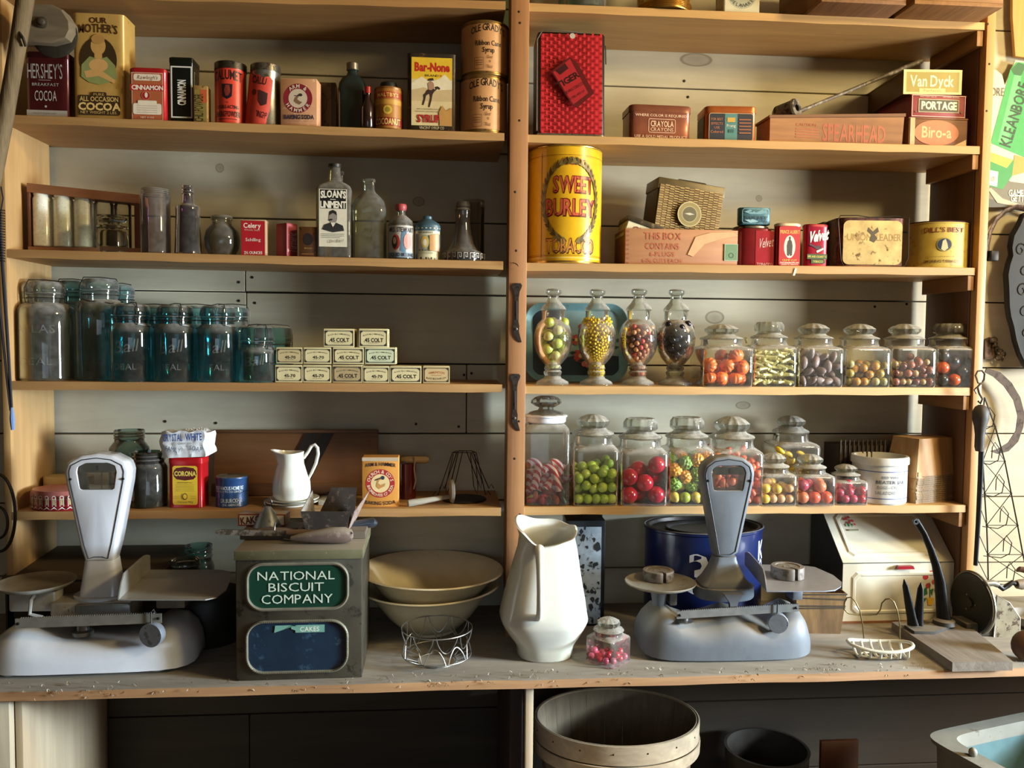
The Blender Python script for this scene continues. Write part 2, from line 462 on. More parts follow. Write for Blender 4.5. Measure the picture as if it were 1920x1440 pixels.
wall_back = obj('wall_back', mb, [wallm, P('241C14', .9), WOOD('3E362C', '544A3C', 'X', 4, .8, .1, None, .2, .2)], kind='structure')
mb = MB()
for (px, py) in [(448, 529), (473, 520), (448, 564), (478, 568), (1640, 575), (405, 793), (310, 790), (870, 703), (884, 700), (860, 800), (780, 795), (1283, 152), (1290, 182), (500, 700), (1240, 945), (1700, 570)]:
    p = at_y(px, py, D); mb.mark().lathe([(.0035, 0), (.0035, .0012), (.002, .0018)], 10).xf(Matrix.Translation((p.x, D, p.z)) @ Matrix.Rotation(PI / 2, 4, 'X'))
obj('wall_nail', mb, P('2E2822', .6, .4), wall_back)
mb = MB(); mb.box(-3.2, 4.2, -4.5, D, -.05, 0); obj('floor', mb, WOOD('6E5138', '96734F', 'X', 3, .7, .08), kind='structure')
mb = MB(); mb.box(-3.2, 4.2, -4.5, D + .05, 2.75, 2.8); obj('ceiling', mb, WOOD('8A7250', 'A98D66', 'X', 3, .7, .08), kind='structure')

pine = WOOD('A27646', 'C39A60', 'X', 7, .55, .06, None, .2, .10)
pineZ = WOOD('AC7A4C', 'D0A06C', 'Z', 7, .55, .06, None, .2, .14)
pinel = WOOD('B58A54', 'D2AA6E', 'X', 6, .55, .06, None, .2, .06)
unit = thing('shelving_unit', 'built-in pine shelving unit of two bays filled with old grocery tins and jars', 'shelves', (0, 0, GZ))
def U(name, mb, mt, parent=unit, **k):
    mb.mark(); mb.k = 0; mb.xf(Matrix.Translation((0, 0, -GZ))); return obj(name, mb, mt, parent, **k)
T = .0184; XL = -.972; XPL, XPR = .1256, .1675; XR = 1.2554; XRO = 1.2771; TOP = ZC + 1.02
for s in range(5):
    a, b, c, d = SHELF[s]
    for (p, q, xa, xb) in ((a, b, XL, XPL - .012), (c, d, XPR - .012, XR - .004)):
        za, zb = ZC + p[1], ZC + q[1]; mb = MB(); n = 14
        rings = []
        for i in range(n + 1):
            t = i / n; x = xa + (xb - xa) * t; z = za + (zb - za) * t; wv = .0009 * math.sin(i * 2.1 + s * 3 + xa * 9)
            rings.append([Vector((x, .0006 * math.sin(i * 1.7 + s), z - T - wv)), Vector((x, D - .002, z - T)), Vector((x, D - .002, z)), Vector((x, .0006 * math.sin(i * 1.7 + s) + .001, z)), Vector((x, .0006 * math.sin(i * 1.7 + s), z - .001))])
        mb.loft(rings); U('shelf', mb, pine if xa < 0 else pinel)
mb = MB(); mb.box(XL - .016, XL, .0, .208, GZ, TOP, .0015); U('side_panel', mb, WOOD('A8804E', 'C8A26C', 'Z', 6, .55, .07, [(0, 0, 1, 1)] and None, .2, .12))
mb = MB(); mb.box(XR - .004, XRO - .001, .02, .2, GZ, TOP, .0015); U('side_panel', mb, WOOD('5E3E26', '7B5334', 'Z', 6, .6, .07, None, .2, .2))
mb = MB(); mb.box(XPL + .010, XPR - .012, .02, .2, GZ, TOP, .0015); U('centre_panel', mb, pineZ)
mb = MB(); mb.box(XPL, XPR, -.004, .02, GZ, TOP, .0018); U('centre_post', mb, WOOD('9E6E46', 'BA8858', 'Z', 7, .5, .05, None, .25, .12))
mb = MB(); mb.box(XR, XRO, -.004, .02, GZ, TOP, .0018); U('corner_post', mb, WOOD('B98752', 'DAA86C', 'Z', 7, .5, .05, None, .25, .05))
for s in range(0, 5):
    z = ZC + SHELF[s][3][1] - T
    mb = MB(); mb.box(XR - .019, XR - .004, .004, .196, z - .036, z, .001); U('shelf_cleat', mb, WOOD('8A6038', 'B98A58', 'Y', 6, .55))
    zl = ZC + SHELF[s][0][1] - T
for (px, py) in [(973, 22), (974, 226), (966, 360), (975, 43), (968, 470), (973, 790), (965, 860), (975, 965), (1852, 45), (1850, 208), (1855, 120)]:
    p = at_y(px, py, -.004); mb = MB(); mb.lathe([(.0028, 0), (.0028, .0008), (.0015, .0014)], 10); mb.k = 0
    mb.xf(Matrix.Translation((p.x, -.0035, p.z)) @ Matrix.Rotation(PI / 2, 4, 'X')); U('nail_head', mb, P('3A2A20', .6, .5))
# bent nail on the centre post
p = at_y(966, 496, -.004); mb = MB(); mb.tube([(p.x - .004, -.003, p.z + .004), (p.x, -.016, p.z + .001), (p.x + .004, -.018, p.z - .002), (p.x + .006, -.012, p.z - .004)], .0011); U('bent_nail', mb, P('4A3A30', .5, .7))

# counter and the framing under it
dustc = WOOD('7A7468', '989082', 'X', 6, .85, .25, None, .5, .15)
counter = thing('counter', 'long dusty plank counter with a splintered pine front edge under the shelves', 'counter', (0, 0, GZ))
mb = MB(); fr = []
n = 60
for i in range(n + 1):
    t = i / n; x = -1.3 + 3.8 * t; y = -.248 - .012 * t + .0015 * math.sin(i * 1.3) + random.uniform(-.001, .001)
    fr.append([Vector((x, y, GZ - .0195)), Vector((x, D - .002, GZ - .0195)), Vector((x, D - .002, GZ)), Vector((x, y + .006, GZ)), Vector((x, y + random.uniform(0, .002), GZ - random.uniform(.001, .003)))])
mb.loft(fr); mb.k = 0; mb.xf(Matrix.Translation((0, 0, -GZ)))
mb.bm.faces.ensure_lookup_table(); bmesh.ops.recalc_face_normals(mb.bm, faces=mb.bm.faces)
for f in mb.bm.faces:
    if f.normal.y < -.5: f.material_index = 1
obj('counter_top', mb, [dustc, WOOD('9C714B', 'C79B6B', 'X', 9, .7, .05, None, .5, .12)], counter)
mb = MB()
for k in range(260):      # curls of splinter and fluff along the front edge
    x = random.uniform(-1.15, 1.25); y = -.252 + random.uniform(-.004, .035 if k % 3 else .004); z = random.uniform(.000, .002) if y > -.249 else random.uniform(-.018, .0)
    if k % 4 == 0: x = random.choice([-.76, -.7, -.62, .15, .2, .33, .75, .8, .95]) + random.gauss(0, .02)
    L_ = random.uniform(.003, .011); a = random.uniform(0, 6.3); q = [(x + L_ * t * math.cos(a + t), y + L_ * t * math.sin(a + t) * .6, z + .0012 + .004 * math.sin(PI * t)) for t in (0, .33, .66, 1)]
    mb.tube(q, random.uniform(.0004, .0009), 4, flat=.4)
obj('dust_fluff', mb, P('B9AB95', .9), counter, kind='stuff')
def under(name, mb, mt): mb.k = 0; mb.xf(Matrix.Translation((0, 0, -GZ))); return obj(name, mb, mt, counter)
zu = GZ - .0195; p1 = at_y(984.5, 1360, -.225).x; p2 = at_y(999, 1360, -.225).x
mb = MB(); mb.box(p1, p2, -.232, -.205, 0.02, zu, .001); under('post', mb, WOOD('BDA888', 'DCC9A8', 'Z', 7, .6))
q1 = at_y(930, 1380, -.2).x
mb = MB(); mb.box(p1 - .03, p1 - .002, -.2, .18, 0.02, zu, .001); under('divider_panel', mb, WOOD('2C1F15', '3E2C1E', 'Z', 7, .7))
p3 = at_y(0, 1380, -.22).x
mb = MB(); mb.box(p3 - .15, at_y(27, 1380, -.22).x, -.238, -.218, 0.02, zu, .001); under('post', mb, WOOD('A99A80', 'C9BA9C', 'Z', 7, .6))
mb = MB(); mb.box(at_y(29, 1380, -.22).x, at_y(31, 1380, -.22).x + .012, -.22, .19, 0.02, zu, .001); under('end_panel', mb, WOOD('A08B6E', 'BDA98A', 'Z', 5, .6))
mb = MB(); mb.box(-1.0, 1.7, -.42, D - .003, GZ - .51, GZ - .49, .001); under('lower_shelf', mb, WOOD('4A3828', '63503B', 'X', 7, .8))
# ------------------------------------------------------------ tins, cans, boxes and bottles on shelves 0 to 2
STEEL = P('8C8A84', .35, .8, .2, 60, 0, '5A4632', .62); DARKM = P('2B2A27', .45, .5, .2, 60)
def tin(name, label, cat, px, s, Yf, dep, mat, e=9, rz=0, lid=None, rim=True, group=None, zb=None, wk=1):
    X, z, W, H = spot(px[0], px[1], px[2], s, Yf, zb); W *= wk
    root = thing(name, label, cat, (X, Yf + dep / 2, z), rz, group); sy = dep / W; r = W / 2
    hb = H if not lid else H * (1 - lid[1])
    mb = MB(); pr = [(r * .97, 0), (r, .001), (r, hb - .001), (r * .98, hb)]
    if rim: pr = [(r * .985, 0), (r * 1.004, .0006), (r * 1.004, .002), (r * .992, .003), (r * .992, hb - .003), (r * 1.004, hb - .002), (r * 1.004, hb - .0006), (r * .985, hb)]
    mb.lathe(pr, 40, e, sy); obj('body', mb, mat, root)
    if lid:
        mb = MB(); q = r * 1.015; mb.lathe([(q, hb - H * .02), (q, H - .002), (q - .002, H), (q - .006, H), (q - .008, H - .0015)], 40, e, sy); obj('lid', mb, lid[0], root)
    return root, W, H
def can(name, label, cat, px, s, Yc, mat, sy=1, lidm=None, group=None, zb=None, beads=0, rz=0, capm=None):
    X, z, W, H = spot(px[0], px[1], px[2], s, Yc, zb); r = W / 2
    root = thing(name, label, cat, (X, Yc, z), rz, group); mb = MB()
    pr = [(r * .96, .001), (r * 1.0, 0), (r * 1.012, .0012), (r * 1.012, .003), (r * .99, .0045)]
    pr += [(r * .99, H - .0045), (r * 1.012, H - .003), (r * 1.012, H - .001), (r, H), (r * .96, H - .0005), (r * .95, H - .004)]
    mb.lathe(pr, 48, 2, sy); obj('body', mb, mat, root)
    if lidm:
        mb = MB(); q = r * 1.03; mb.lathe([(q, H - .014), (q, H + .001), (q * .97, H + .002), (q * .94, H)], 48, 2, sy); obj('lid', mb, lidm, root)
    return root, W, H
def carton(name, label, cat, px, s, Yf, dep, mat, rz=0, group=None, zb=None, bev=.0008, flap=True):
    X, z, W, H = spot(px[0], px[1], px[2], s, Yf, zb)
    root = thing(name, label, cat, (X, Yf + dep / 2, z), rz, group); mb = MB()
    mb.box(-W / 2, W / 2, -dep / 2, dep / 2, 0, H, bev); obj('box_body', mb, mat, root)
    if flap:
        mb = MB(); mb.box(-W / 2 + .001, W / 2 - .001, -dep / 2 + .0005, dep / 2 - .001, H, H + .0008, 0); obj('top_flap', mb, mat, root)
    return root, W, H
K = 'C9A258'
# --- upper left shelf
r_, W, H = tin('cocoa_tin', 'dark maroon breakfast cocoa tin with silver lettering at the left end of the upper shelf', 'tin', (47, 129, 97), 1, .03, .055, P('4A1518', .3, .3, .15, 60, coat=.3), 7, lid=(P('3A1214', .3, .3), .07))
label_part(r_, [('t', "HERSHEY'S", .46, .72, .86, .23, 'A9A39E'), ('r', .3, .575, .6, .582, 'A9A39E'), ('t', 'BREAKFAST', .47, .51, .66, .045, 'A9A39E'), ('t', 'COCOA', .47, .33, .54, .16, 'B9B4AE'), ('e', .47, .16, .03, None, 'A9A39E'), ('r', 0, .0, 1, .10, 'A79F94'), ('t', 'HALF POUND NET', .45, .05, .6, .02, '6A625C')], W * .93, H * .93, (0, -.0275, .006))
r_, W, H = tin('cocoa_tin', 'tall golden cocoa tin with a woman in an oval on its front', 'tin', (136, 234, 25), 1, .03, .075, P(K, .4, .2, .12, 30, 0, '8A6A30', .66), 10, lid=None)
Hh = H; mb = MB(); mb.lathe([(W * .40, Hh), (W * .40, Hh + .002), (W * .36, Hh + .003)], 32, 6, .075 / W); obj('lid', mb, P('A8843F', .4, .4), r_)
br = '4A2E12'
label_part(r_, [('t', 'OUR', .5, .935, .36, .05, br, {'b': 1}), ('t', "MOTHER'S", .5, .85, .80, .075, br, {'b': 1, 'arch': .012}), ('e', .5, .57, .385, .21, '3B2A12'), ('e', .5, .70, .155, .085, 'C79B56'), ('r', .42, .58, .58, .66, 'C79B56'),
    ('p', [(.14, .41), (.15, .52), (.32, .60), (.5, .575), (.68, .60), (.85, .52), (.88, .40), (.7, .36), (.5, .34), (.3, .36)], '8A9256'), ('e', .5, .52, .2, .06, 'CFA263'), ('p', [(.2, .46), (.5, .49), (.85, .385), (.82, .355), (.5, .42), (.24, .40)], 'CDA060'), ('e', .5, .76, .14, .045, 'B58B4C'),
    ('r', .06, .055, .94, .24, '3D2A14', .05), ('r', .34, .22, .66, .27, '3D2A14', .03), ('t', 'PURE', .5, .248, .22, .022, K), ('t', 'ALL OCCASION', .5, .205, .8, .042, 'D5B268', {'b': 1}), ('t', 'COCOA', .5, .135, .86, .065, 'DDBB74', {'b': 2}), ('t', 'NET WEIGHT 2 LBS.', .5, .08, .76, .024, 'C9A860')], W * .92, H, (0, -.0375, 0))
r_, W, H = tin('spice_tin', 'bright red cinnamon tin with a cream and rust label', 'tin', (242, 311, 127), 1, .02, .045, P('B32024', .3, .1, .1, 60, coat=.4), 6, lid=(P('A81E22', .3, .1, coat=.4), .05))
label_part(r_, [('r', .05, .02, .95, .95, 'B0603A'), ('f', .04, .01, .96, .96, .012, 'E9D9C0'), ('r', .1, .80, .9, .93, 'EADFC8', .06), ('t', "Rawleigh's", .5, .865, .6, .075, '7A3A28', {'it': .25}), ('r', .0, .60, 1, .72, 'B32024'), ('t', 'CINNAMON', .5, .66, .92, .085, 'F0E6D2', {'b': 2}), ('e', .46, .50, .13, None, 'A81E22'), ('o', .46, .50, .13, None, .012, 'D98A66'), ('e', .47, .51, .045, .055, 'EADFC8'),
    ('r', .08, .12, .92, .34, 'EADFC8', .06), ('r', .22, .3, .78, .40, 'EADFC8', .03)] + [('r', .2, .29 - .045 * i, .8, .297 - .045 * i, 'B59A80') for i in range(4)] + [('t', 'NET 4 OZ', .5, .06, .4, .03, 'EADFC8')], W * .92, H * .92, (0, -.0225, .003))
r_, W, H = tin('spice_tin', 'black cinnamon tin with white framed sideways lettering', 'tin', (317, 362, 107), 1, .03, .055, P('12150F', .3, .2, .1, 60, coat=.4), 12, lid=(P('161912', .3, .3), .06))
label_part(r_, [('f', .08, .1, .97, .92, .06, 'D9DAD2'), ('t', 'CINNAMON', .53, .5, 1.05, .12, 'E2E3DB', {'rot': 90, 'b': 2})], W, H * .94, (0, -.0275, 0))
label_part(r_, [('f', .1, .2, .9, .9, .04, 'B9BAB0'), ('r', .3, .4, .7, .75, '8C8D84')], .045, H * .9, (W / 2, 0, 0), 'right')
r_, W, H = carton('spice_tin', 'small tan chili powder tin beside the black cinnamon tin', 'tin', (363, 389, 161), 1, .02, .028, P('B08A52', .5, .2, .2, 60, 0, '7A5A30', .6), flap=True)
label_part(r_, [('r', .08, .05, .92, .9, '8C7A3C'), ('r', .5, .55, .95, .9, 'C05A32'), ('t', 'CHILI POWDER', .38, .42, 2.0, .22, '3E3416', {'rot': 90, 'b': 1})], W, H, (0, -.014, 0))
def calumet(a):
    return [('r', 0, 0, 1, 1, 'C8402C'), ('t', 'CALUMET', .5, .86, .62, .17, '2A1414', {'b': 1, 'arch': .03}), ('p', [(.39, .72), (.61, .72), (.595, .5), (.56, .47), (.5, .44), (.44, .47), (.405, .5)], '1E1A22'), ('e', .5, .61, .055, .08, '8A3A2A'), ('p', [(.44, .6), (.47, .7), (.55, .7), (.57, .58), (.52, .5), (.47, .5)], '7A2E22'), ('t', 'THE', .5, .38, .05, .025, '3A1616'), ('t', 'DOUBLE-ACTING', .5, .30, .46, .06, '2A1414', {'b': 1}), ('t', 'BAKING POWDER', .5, .17, .52, .1, '2A1414', {'b': 1}), ('r', .3, .07, .7, .085, '7A2A1E')]
r_, W, H = can('baking_powder_can', 'red baking powder can with a dark lid and full label', 'can', (404, 462, 124), 1, .05, P('B83A2A', .4, .3), lidm=P('4A4438', .4, .7, .3, 60, 0, '2A241C', .55))
label_part(r_, calumet(0), W / 2 * PI, H - .019, cyl=(W / 2 + .0002, W / 2 + .0002, 0), z0=.003, rough=.35)
r_, W, H = can('baking_powder_can', 'bare steel baking powder can whose red label hangs loose and twisted', 'can', (471, 526, 127), 1, .05, P('9A9484', .3, .8, .25, 50, 0, '6A5A40', .6), lidm=P('7A7464', .35, .8, .25, 60, 0, '4A4032', .55))
q = W / 2; Ms = Matrix.Translation((-.004, -q - .003, -.002)) @ Matrix.Rotation(R_(-13), 4, 'Y') @ Matrix.Rotation(R_(4), 4, 'X')
mb = MB(); rg = []
for i in range(13):
    a = -1.1 + 1.75 * i / 12; x = (q + .003) * math.sin(a); y = -(q + .003) * math.cos(a); b = -.07 * x - .004 * (i / 12)
    rg.append([Vector((x - .1 * 0 - .012 + .0, y, -.004 + .006 * (1 - i / 12) + .002 * math.sin(i * 1.9))), Vector((x, y, H * .84 + .003 * math.sin(i * 1.4) - .012 * (i / 12))), Vector((x * 1.02, y - .0007, H * .84 + .003 * math.sin(i * 1.4) - .012 * (i / 12))), Vector((x - .012, y - .0007, -.004 + .006 * (1 - i / 12) + .002 * math.sin(i * 1.9)))])
mb.loft(rg); lb = obj('loose_label', mb, P('C2402E', .5, 0, .15, 60, 0, 'D9A890', .7), r_, label='torn red paper label hanging askew')
label_part(lb, [('t', 'CALU', .5, .84, .6, .13, '2A1414', {'b': 1, 'rot': -12}), ('e', .28, .62, .11, .055, '6A1E18'), ('p', [(.5, .66), (.85, .60), (.80, .40), (.6, .36), (.48, .46)], '3A1A1A'), ('t', 'BAKING P', .44, .22, .74, .11, '2A1414', {'b': 1, 'rot': -14})], q * 1.65, H * .86, cyl=(q + .0042, q + .0042, -.12, -.003, 0), z0=.0)
def armham(c1, c2):
    return [('e', .48, .60, .40, None, '8E2430'), ('e', .48, .60, .26, None, 'D9C8B0'), ('p', [(.36, .55), (.42, .5), (.52, .47), (.6, .52), (.52, .545), (.46, .585), (.52, .66), (.48, .68), (.40, .62)], '8A6A4E'), ('r', .38, .645, .55, .66, '3E3A36'), ('e', .55, .67, .055, .03, '3A3634'),
        ('c', 'ARM &', .48, .60, .33, .095, -38, 38, c2, 1), ('c', 'HAMMER', .48, .60, .33, .095, 236, 124, c2, 1)]
r_, W, H = carton('baking_soda_box', 'pale peach baking soda box with a maroon arm and hammer badge on the upper shelf', 'box', (527, 596, 148), 1, .02, .04, P('D09A72', .6, 0, .08, 30, 0, 'E2BFA0', .62), rz=R_(-5))
label_part(r_, armham(0, 'E9D8C4') + [('t', 'BAKING SODA', .5, .215, .82, .085, '2E2A3A', {'b': 2}), ('t', 'BICARBONATE OF SODA U S P', .5, .13, .8, .022, 'B0846A')], W, H, (0, -.02, 0))
r_, W, H = carton('spice_box', 'dim brown carton standing behind the peach baking soda box', 'box', (594, 630, 155), 1, .09, .05, P('7A5C36', .6, 0, .2, 30, 0, '4E3820', .55))
label_part(r_, [('o', .25, .6, .3, .2, .04, '5A2A1A'), ('r', .75, 0, .95, 1, '3A2A16')], W, H, (0, -.025, 0))
def bottle(name, label, cat, px, s, Yc, prof, mat, e=2, sy=1, group=None, zb=None, n=36, cap=None):
    """prof: (radius as a share of the half width, height as a share of the whole[, squareness])"""
    X, z, W, H = spot(px[0], px[1], px[2], s, Yc, zb); root = thing(name, label, cat, (X, Yc, z), 0, group)
    mb = MB(); mb.lathe([(p[0] * W / 2, p[1] * H) + tuple(p[2:]) for p in prof], n, e, sy, True, False); obj('bottle_glass', mb, mat, root)
    if cap: mb = MB(); mb.lathe([(p[0] * W / 2, p[1] * H) for p in cap[0]], 24); obj('cap', mb, cap[1], root)
    return root, W, H
bottle('medicine_bottle', 'dark blue-green flask bottle with a metal cap beside the small red capped bottle', 'bottle', (635, 687, 119), 1, .06, [(.93, 0, 5), (1, .01, 5), (1, .62, 5), (.96, .70, 4), (.75, .78, 3), (.42, .83, 2), (.36, .87, 2), (.36, .93, 2)], P('1D2A28', .12, 0, .2, 30, coat=.6), 5, .6, cap=([(.44, .90), (.44, .99), (.4, 1), (.1, 1)], P('8A8272', .35, .8)))
bottle('extract_bottle', 'small dark extract bottle with a red cap', 'bottle', (677, 702, 163), 1, .03, [(.9, 0), (1, .02), (1, .5), (.85, .6), (.5, .7), (.42, .8), (.45, .86)], P('2A1814', .12, 0, .1, coat=.6), cap=([(.52, .85), (.52, .99), (.45, 1), (.1, 1)], P('9A1E1E', .4)))
r_, W, H = can('coconut_tin', 'round orange-brown coconut tin with a black screw lid', 'tin', (702, 755, 169), 1, .045, P('8A5A24', .4, .3, .2, 40, 0, '4A2A14', .62))
mb = MB(); mb.lathe([(W * .30, H), (W * .30, H + .012), (W * .28, H + .0145), (.004, H + .015)], 32); obj('lid', mb, DARKM, r_)
label_part(r_, [('r', 0, .0, 1, 1, 'A06A28'), ('r', 0, .76, 1, .92, '9A3A1E'), ('t', "MALTBY'S", .5, .84, .5, .09, 'D9B860', {'b': 1}), ('r', .0, .60, 1, .72, 'B88A38'), ('e', .5, .46, .1, None, 'C7A23E'), ('e', .5, .46, .055, None, '8A7A2A'), ('r', 0, .06, 1, .27, '8A2E1C'), ('t', 'COCOANUT', .5, .165, .6, .15, 'E0C574', {'b': 1})], W / 2 * PI, H - .01, cyl=(W / 2 + .0002, W / 2 + .0002, 0), z0=.005, rough=.4, spots='4A2A14', amt=.64)
r_, W, H = tin('syrup_can', 'rectangular cowboy syrup can with yellow sky label and rust spots', 'can', (763, 856, 100), 1, .02, .07, P('3A2F22', .45, .5, .3, 50, 0, '6A4A28', .58), 9)
mb = MB(); mb.lathe([(.011, H), (.011, H + .007), (.009, H + .009), (.002, H + .009)], 24, cx=-W * .32, cy=0); obj('screw_cap', mb, P('4A4034', .4, .7), r_)
label_part(r_, [('r', 0, .0, 1, 1, 'D3C08E'), ('r', 0, .68, 1, 1, 'D9B32E'), ('p', [(0, .62), (.1, .66), (.25, .72), (.4, .66), (.55, .66), (.7, .70), (.82, .76), (.95, .68), (1, .66), (1, .45), (0, .45)], 'DDD2B0'), ('p', [(0, .52), (.3, .56), (.6, .52), (1, .54), (1, .36), (0, .36)], 'C5AE80'),
    ('t', 'Bar-None', .5, .86, .84, .12, 'B5261C', {'b': 2}), ('t', 'BRAND', .5, .735, .34, .032, '3A3020'), ('o', .72, .735, .022, None, .008, 'B5261C'),
    ('p', [(.3, .40), (.27, .30), (.3, .30), (.34, .38), (.36, .44), (.44, .47), (.46, .42), (.44, .34), (.42, .27), (.45, .27), (.49, .36), (.52, .46), (.56, .50), (.64, .545), (.68, .53), (.71, .545), (.68, .57), (.63, .58), (.58, .57), (.6, .52), (.54, .55), (.46, .55), (.38, .52), (.33, .47), (.29, .45)], '3A2A22'), ('p', [(.42, .53), (.40, .62), (.48, .66), (.55, .62), (.56, .55), (.48, .52)], 'A8806A'), ('p', [(.40, .655), (.55, .665), (.53, .70), (.43, .69)], '3A2A22'),
    ('t', 'IMITATION MAPLE FLAVOR', .45, .24, .6, .018, '4A3A20'), ('t', 'MADE FROM CORN SYRUP AND SUGAR', .45, .205, .7, .016, '4A3A20'), ('t', 'SYRUP', .42, .10, .55, .105, 'A8241E', {'b': 2}), ('p', [(.7, .0), (.68, .2), (.76, .3), (.86, .22), (1, .27), (1, 0)], 'B88A4A')], W * .82, H * .86, (0, -.035, H * .085), rough=.45, spots='8A5A24', amt=.7)
label_part(r_, [('t', 'VINCENT SYRUP CO', .5, .5, 1, .5, 'B8AA84', {'b': 1})], W * .5, .012, (0, -.035, .004), name='maker_lettering')
olem = P('9A7A46', .35, .7, .2, 60, 0, '6A4A28', .62)
ole = [('r', 0, .06, 1, .93, 'C08E5C'), ('t', "OLE GRADY'S", .56, .80, .46, .12, '2A1A12', {'b': 1, 'arch': .07}), ('t', 'Ribbon Cane', .56, .58, .34, .09, '2A1A12', {'b': 1}), ('t', 'Syrup', .56, .45, .15, .09, '2A1A12', {'b': 1}), ('f', .38, .1, .5, .31, .003, '5A3A24'), ('r', .395, .25, .485, .257, '6A4A30'), ('r', .395, .21, .485, .217, '6A4A30'), ('r', .395, .17, .485, .177, '6A4A30'), ('t', 'Good', .57, .32, .07, .06, '5A3A24', {'it': .3}), ('t', 'N', .575, .24, .02, .05, '5A3A24', {'it': .3}), ('t', 'Thick', .57, .14, .08, .06, '5A3A24', {'it': .3})]
for (a, b, c, zb, lb) in ((862, 950, 153, None, 'lower one of two stacked tan ribbon cane syrup cans'), (865, 953, 54, 1, 'upper one of two stacked tan ribbon cane syrup cans')):
    if zb: zb = ztop
    r_, W, H = can('syrup_can', lb, 'can', (a, b, c), 1, .055, olem, group='stacked ribbon cane syrup cans', zb=zb); ztop = r_.location.z + H + .0003
    label_part(r_, ole, W / 2 * PI * 1.05, H, cyl=(W / 2 + .0003, W / 2 + .0003, -.1), rough=.45)
# --- things on the very top, cut by the frame
bottle('glass_jar', 'teal glass jar base on the topmost shelf beside the centre post', 'jar', (1047, 1137, -140), 0, .06, [(.9, 0), (1, .03), (1, .7), (.8, .85), (.6, .9), (.6, 1)], GLASS('9FC7BC', '3E7F74', .1))
r_, W, H = can('coffee_can', 'shiny gold can on the topmost shelf with ribbed base', 'can', (1196, 1295, -110), 0, .05, P('C79A4A', .25, .9, .15, 40))
mb = MB()
for k in range(4): mb.lathe([(W / 2, .006 + k * .0035), (W / 2 + .0012, .0075 + k * .0035), (W / 2, .009 + k * .0035)], 48, cap0=False, cap1=False)
obj('ribs', mb, P('C79A4A', .25, .9, .15, 40), r_)
r_, W, H = carton('labelled_jar', 'square jar with round grey and white label on the topmost shelf', 'jar', (1358, 1425, -70), 0, .02, .06, P('9A9682', .4, 0, .2, 40, 0, '6A6450', .5))
label_part(r_, [('r', .03, .02, .97, .98, 'C9C4AC', .04), ('e', .5, .42, .42, None, 'A8AC9C'), ('c', 'DELAWARE', .5, .42, .33, .09, 235, 125, '3A3E36', 1)], W, H, (0, -.03, 0))
mb = MB(); mb.lathe([(.02, H), (.02, H + .02), (.019, H + .022)], 24); obj('lid', mb, STEEL, r_)
def crate(name, label, px, s, Yf, dep, H, lo, hi, text=None, zb=None, rz=0):
    X, z, W, _ = spot(px[0], px[1], -60, s, Yf, zb); root = thing(name, label, 'crate', (X, Yf + dep / 2, z), rz); t = .009; a, b = W / 2, dep / 2
    wm = WOOD(lo, hi, 'X', 9, .75, .08, None, .4, .25); wy = WOOD(lo, hi, 'Y', 9, .75, .08, None, .4, .25)
    mb = MB(); mb.box(-a, a, -b, b, 0, t, .001); obj('bottom_board', mb, wy, root)
    for y0 in (-b, b - t):
        mb = MB(); mb.box(-a, a, y0, y0 + t, t, H, .001); obj('long_board', mb, wm, root)
    for x0 in (-a, a - t):
        mb = MB(); mb.box(x0, x0 + t, -b + t, b - t, t, H, .001); obj('end_board', mb, wy, root)
    if text: label_part(root, [('t', text, .5, .3, .8, .5, '7A4A2A', {'b': 1})], W * .8, .05, (0, -b, .015), name='stencil')
    return root
crate('wooden_crate', 'rough brown crate overhanging the topmost shelf, left of the two', (1541, 1700), 0, -.075, .24, .13, '6E4A2C', '9A7048')
crate('wooden_crate', 'stencilled brown crate at the right end of the topmost shelf', (1716, 1882), 0, -.085, .26, .13, '80582F', 'B0824E', 'CALIFORNIA')
# --- upper right shelf
X, z, W, H = spot(1008, 1136, 60, 1, .03); r_ = thing('lunch_tin', 'large red basket-weave tobacco lunch tin standing on end with wire bail', 'tin', (X, .08, z + .001), 0, rot=(R_(-3), 0, 0))
mb = MB(); mb.lathe([(W * .49, 0), (W * .5, .004), (W * .5, H - .004), (W * .49, H)], 40, 12, .1 / W); obj('body', mb, P('241412', .4, .4, .2, 60), r_)
it = [('r', 0, 0, 1, 1, 'B2222A', .04)]
nx, ny = 15, 27
for i in range(nx):
    for j in range(ny):
        u, v = (i + .5) / nx, (j + .5) / ny
        if (i + j) % 2: it.append(('r', u - .42 / nx, v - .16 / ny, u + .42 / nx, v + .16 / ny, '7A1218'))
        else: it.append(('r', u - .26 / nx, v - .46 / ny, u + .26 / nx, v + .46 / ny, 'C8343A'))
it += [('p', [(.16, .60), (.45, .755), (.58, .70), (.86, .40), (.58, .245), (.50, .27)], '5A1014'), ('p', [(.19, .595), (.46, .735), (.76, .40), (.52, .28)], 'A3222A'), ('t', 'TIGER', .42, .52, .40, .06, '2A0C0E', {'rot': 32, 'b': 2}), ('p', [(.22, .61), (.38, .69), (.44, .64), (.30, .57)], '3A1014'), ('t', 'CHEWING-TOBACCO', .52, .44, .36, .028, '2A0C0E', {'rot': 32, 'b': 1}), ('t', 'P LORILLARD CO', .57, .375, .3, .022, '2A0C0E', {'rot': 32, 'b': 1}), ('e', .5, .965, .045, None, 'B9B4A8')]
label_part(r_, it, W * .9, H * .95, (0, -.05, H * .03), rough=.35, step=.00003)
mb = MB(); mb.lathe([(W * .505, .0), (W * .512, .004), (W * .505, .008)], 40, 12, .1 / W, cap0=False, cap1=False); obj('wire_bail', mb, STEEL, r_)
mb = MB(); a = W * .5
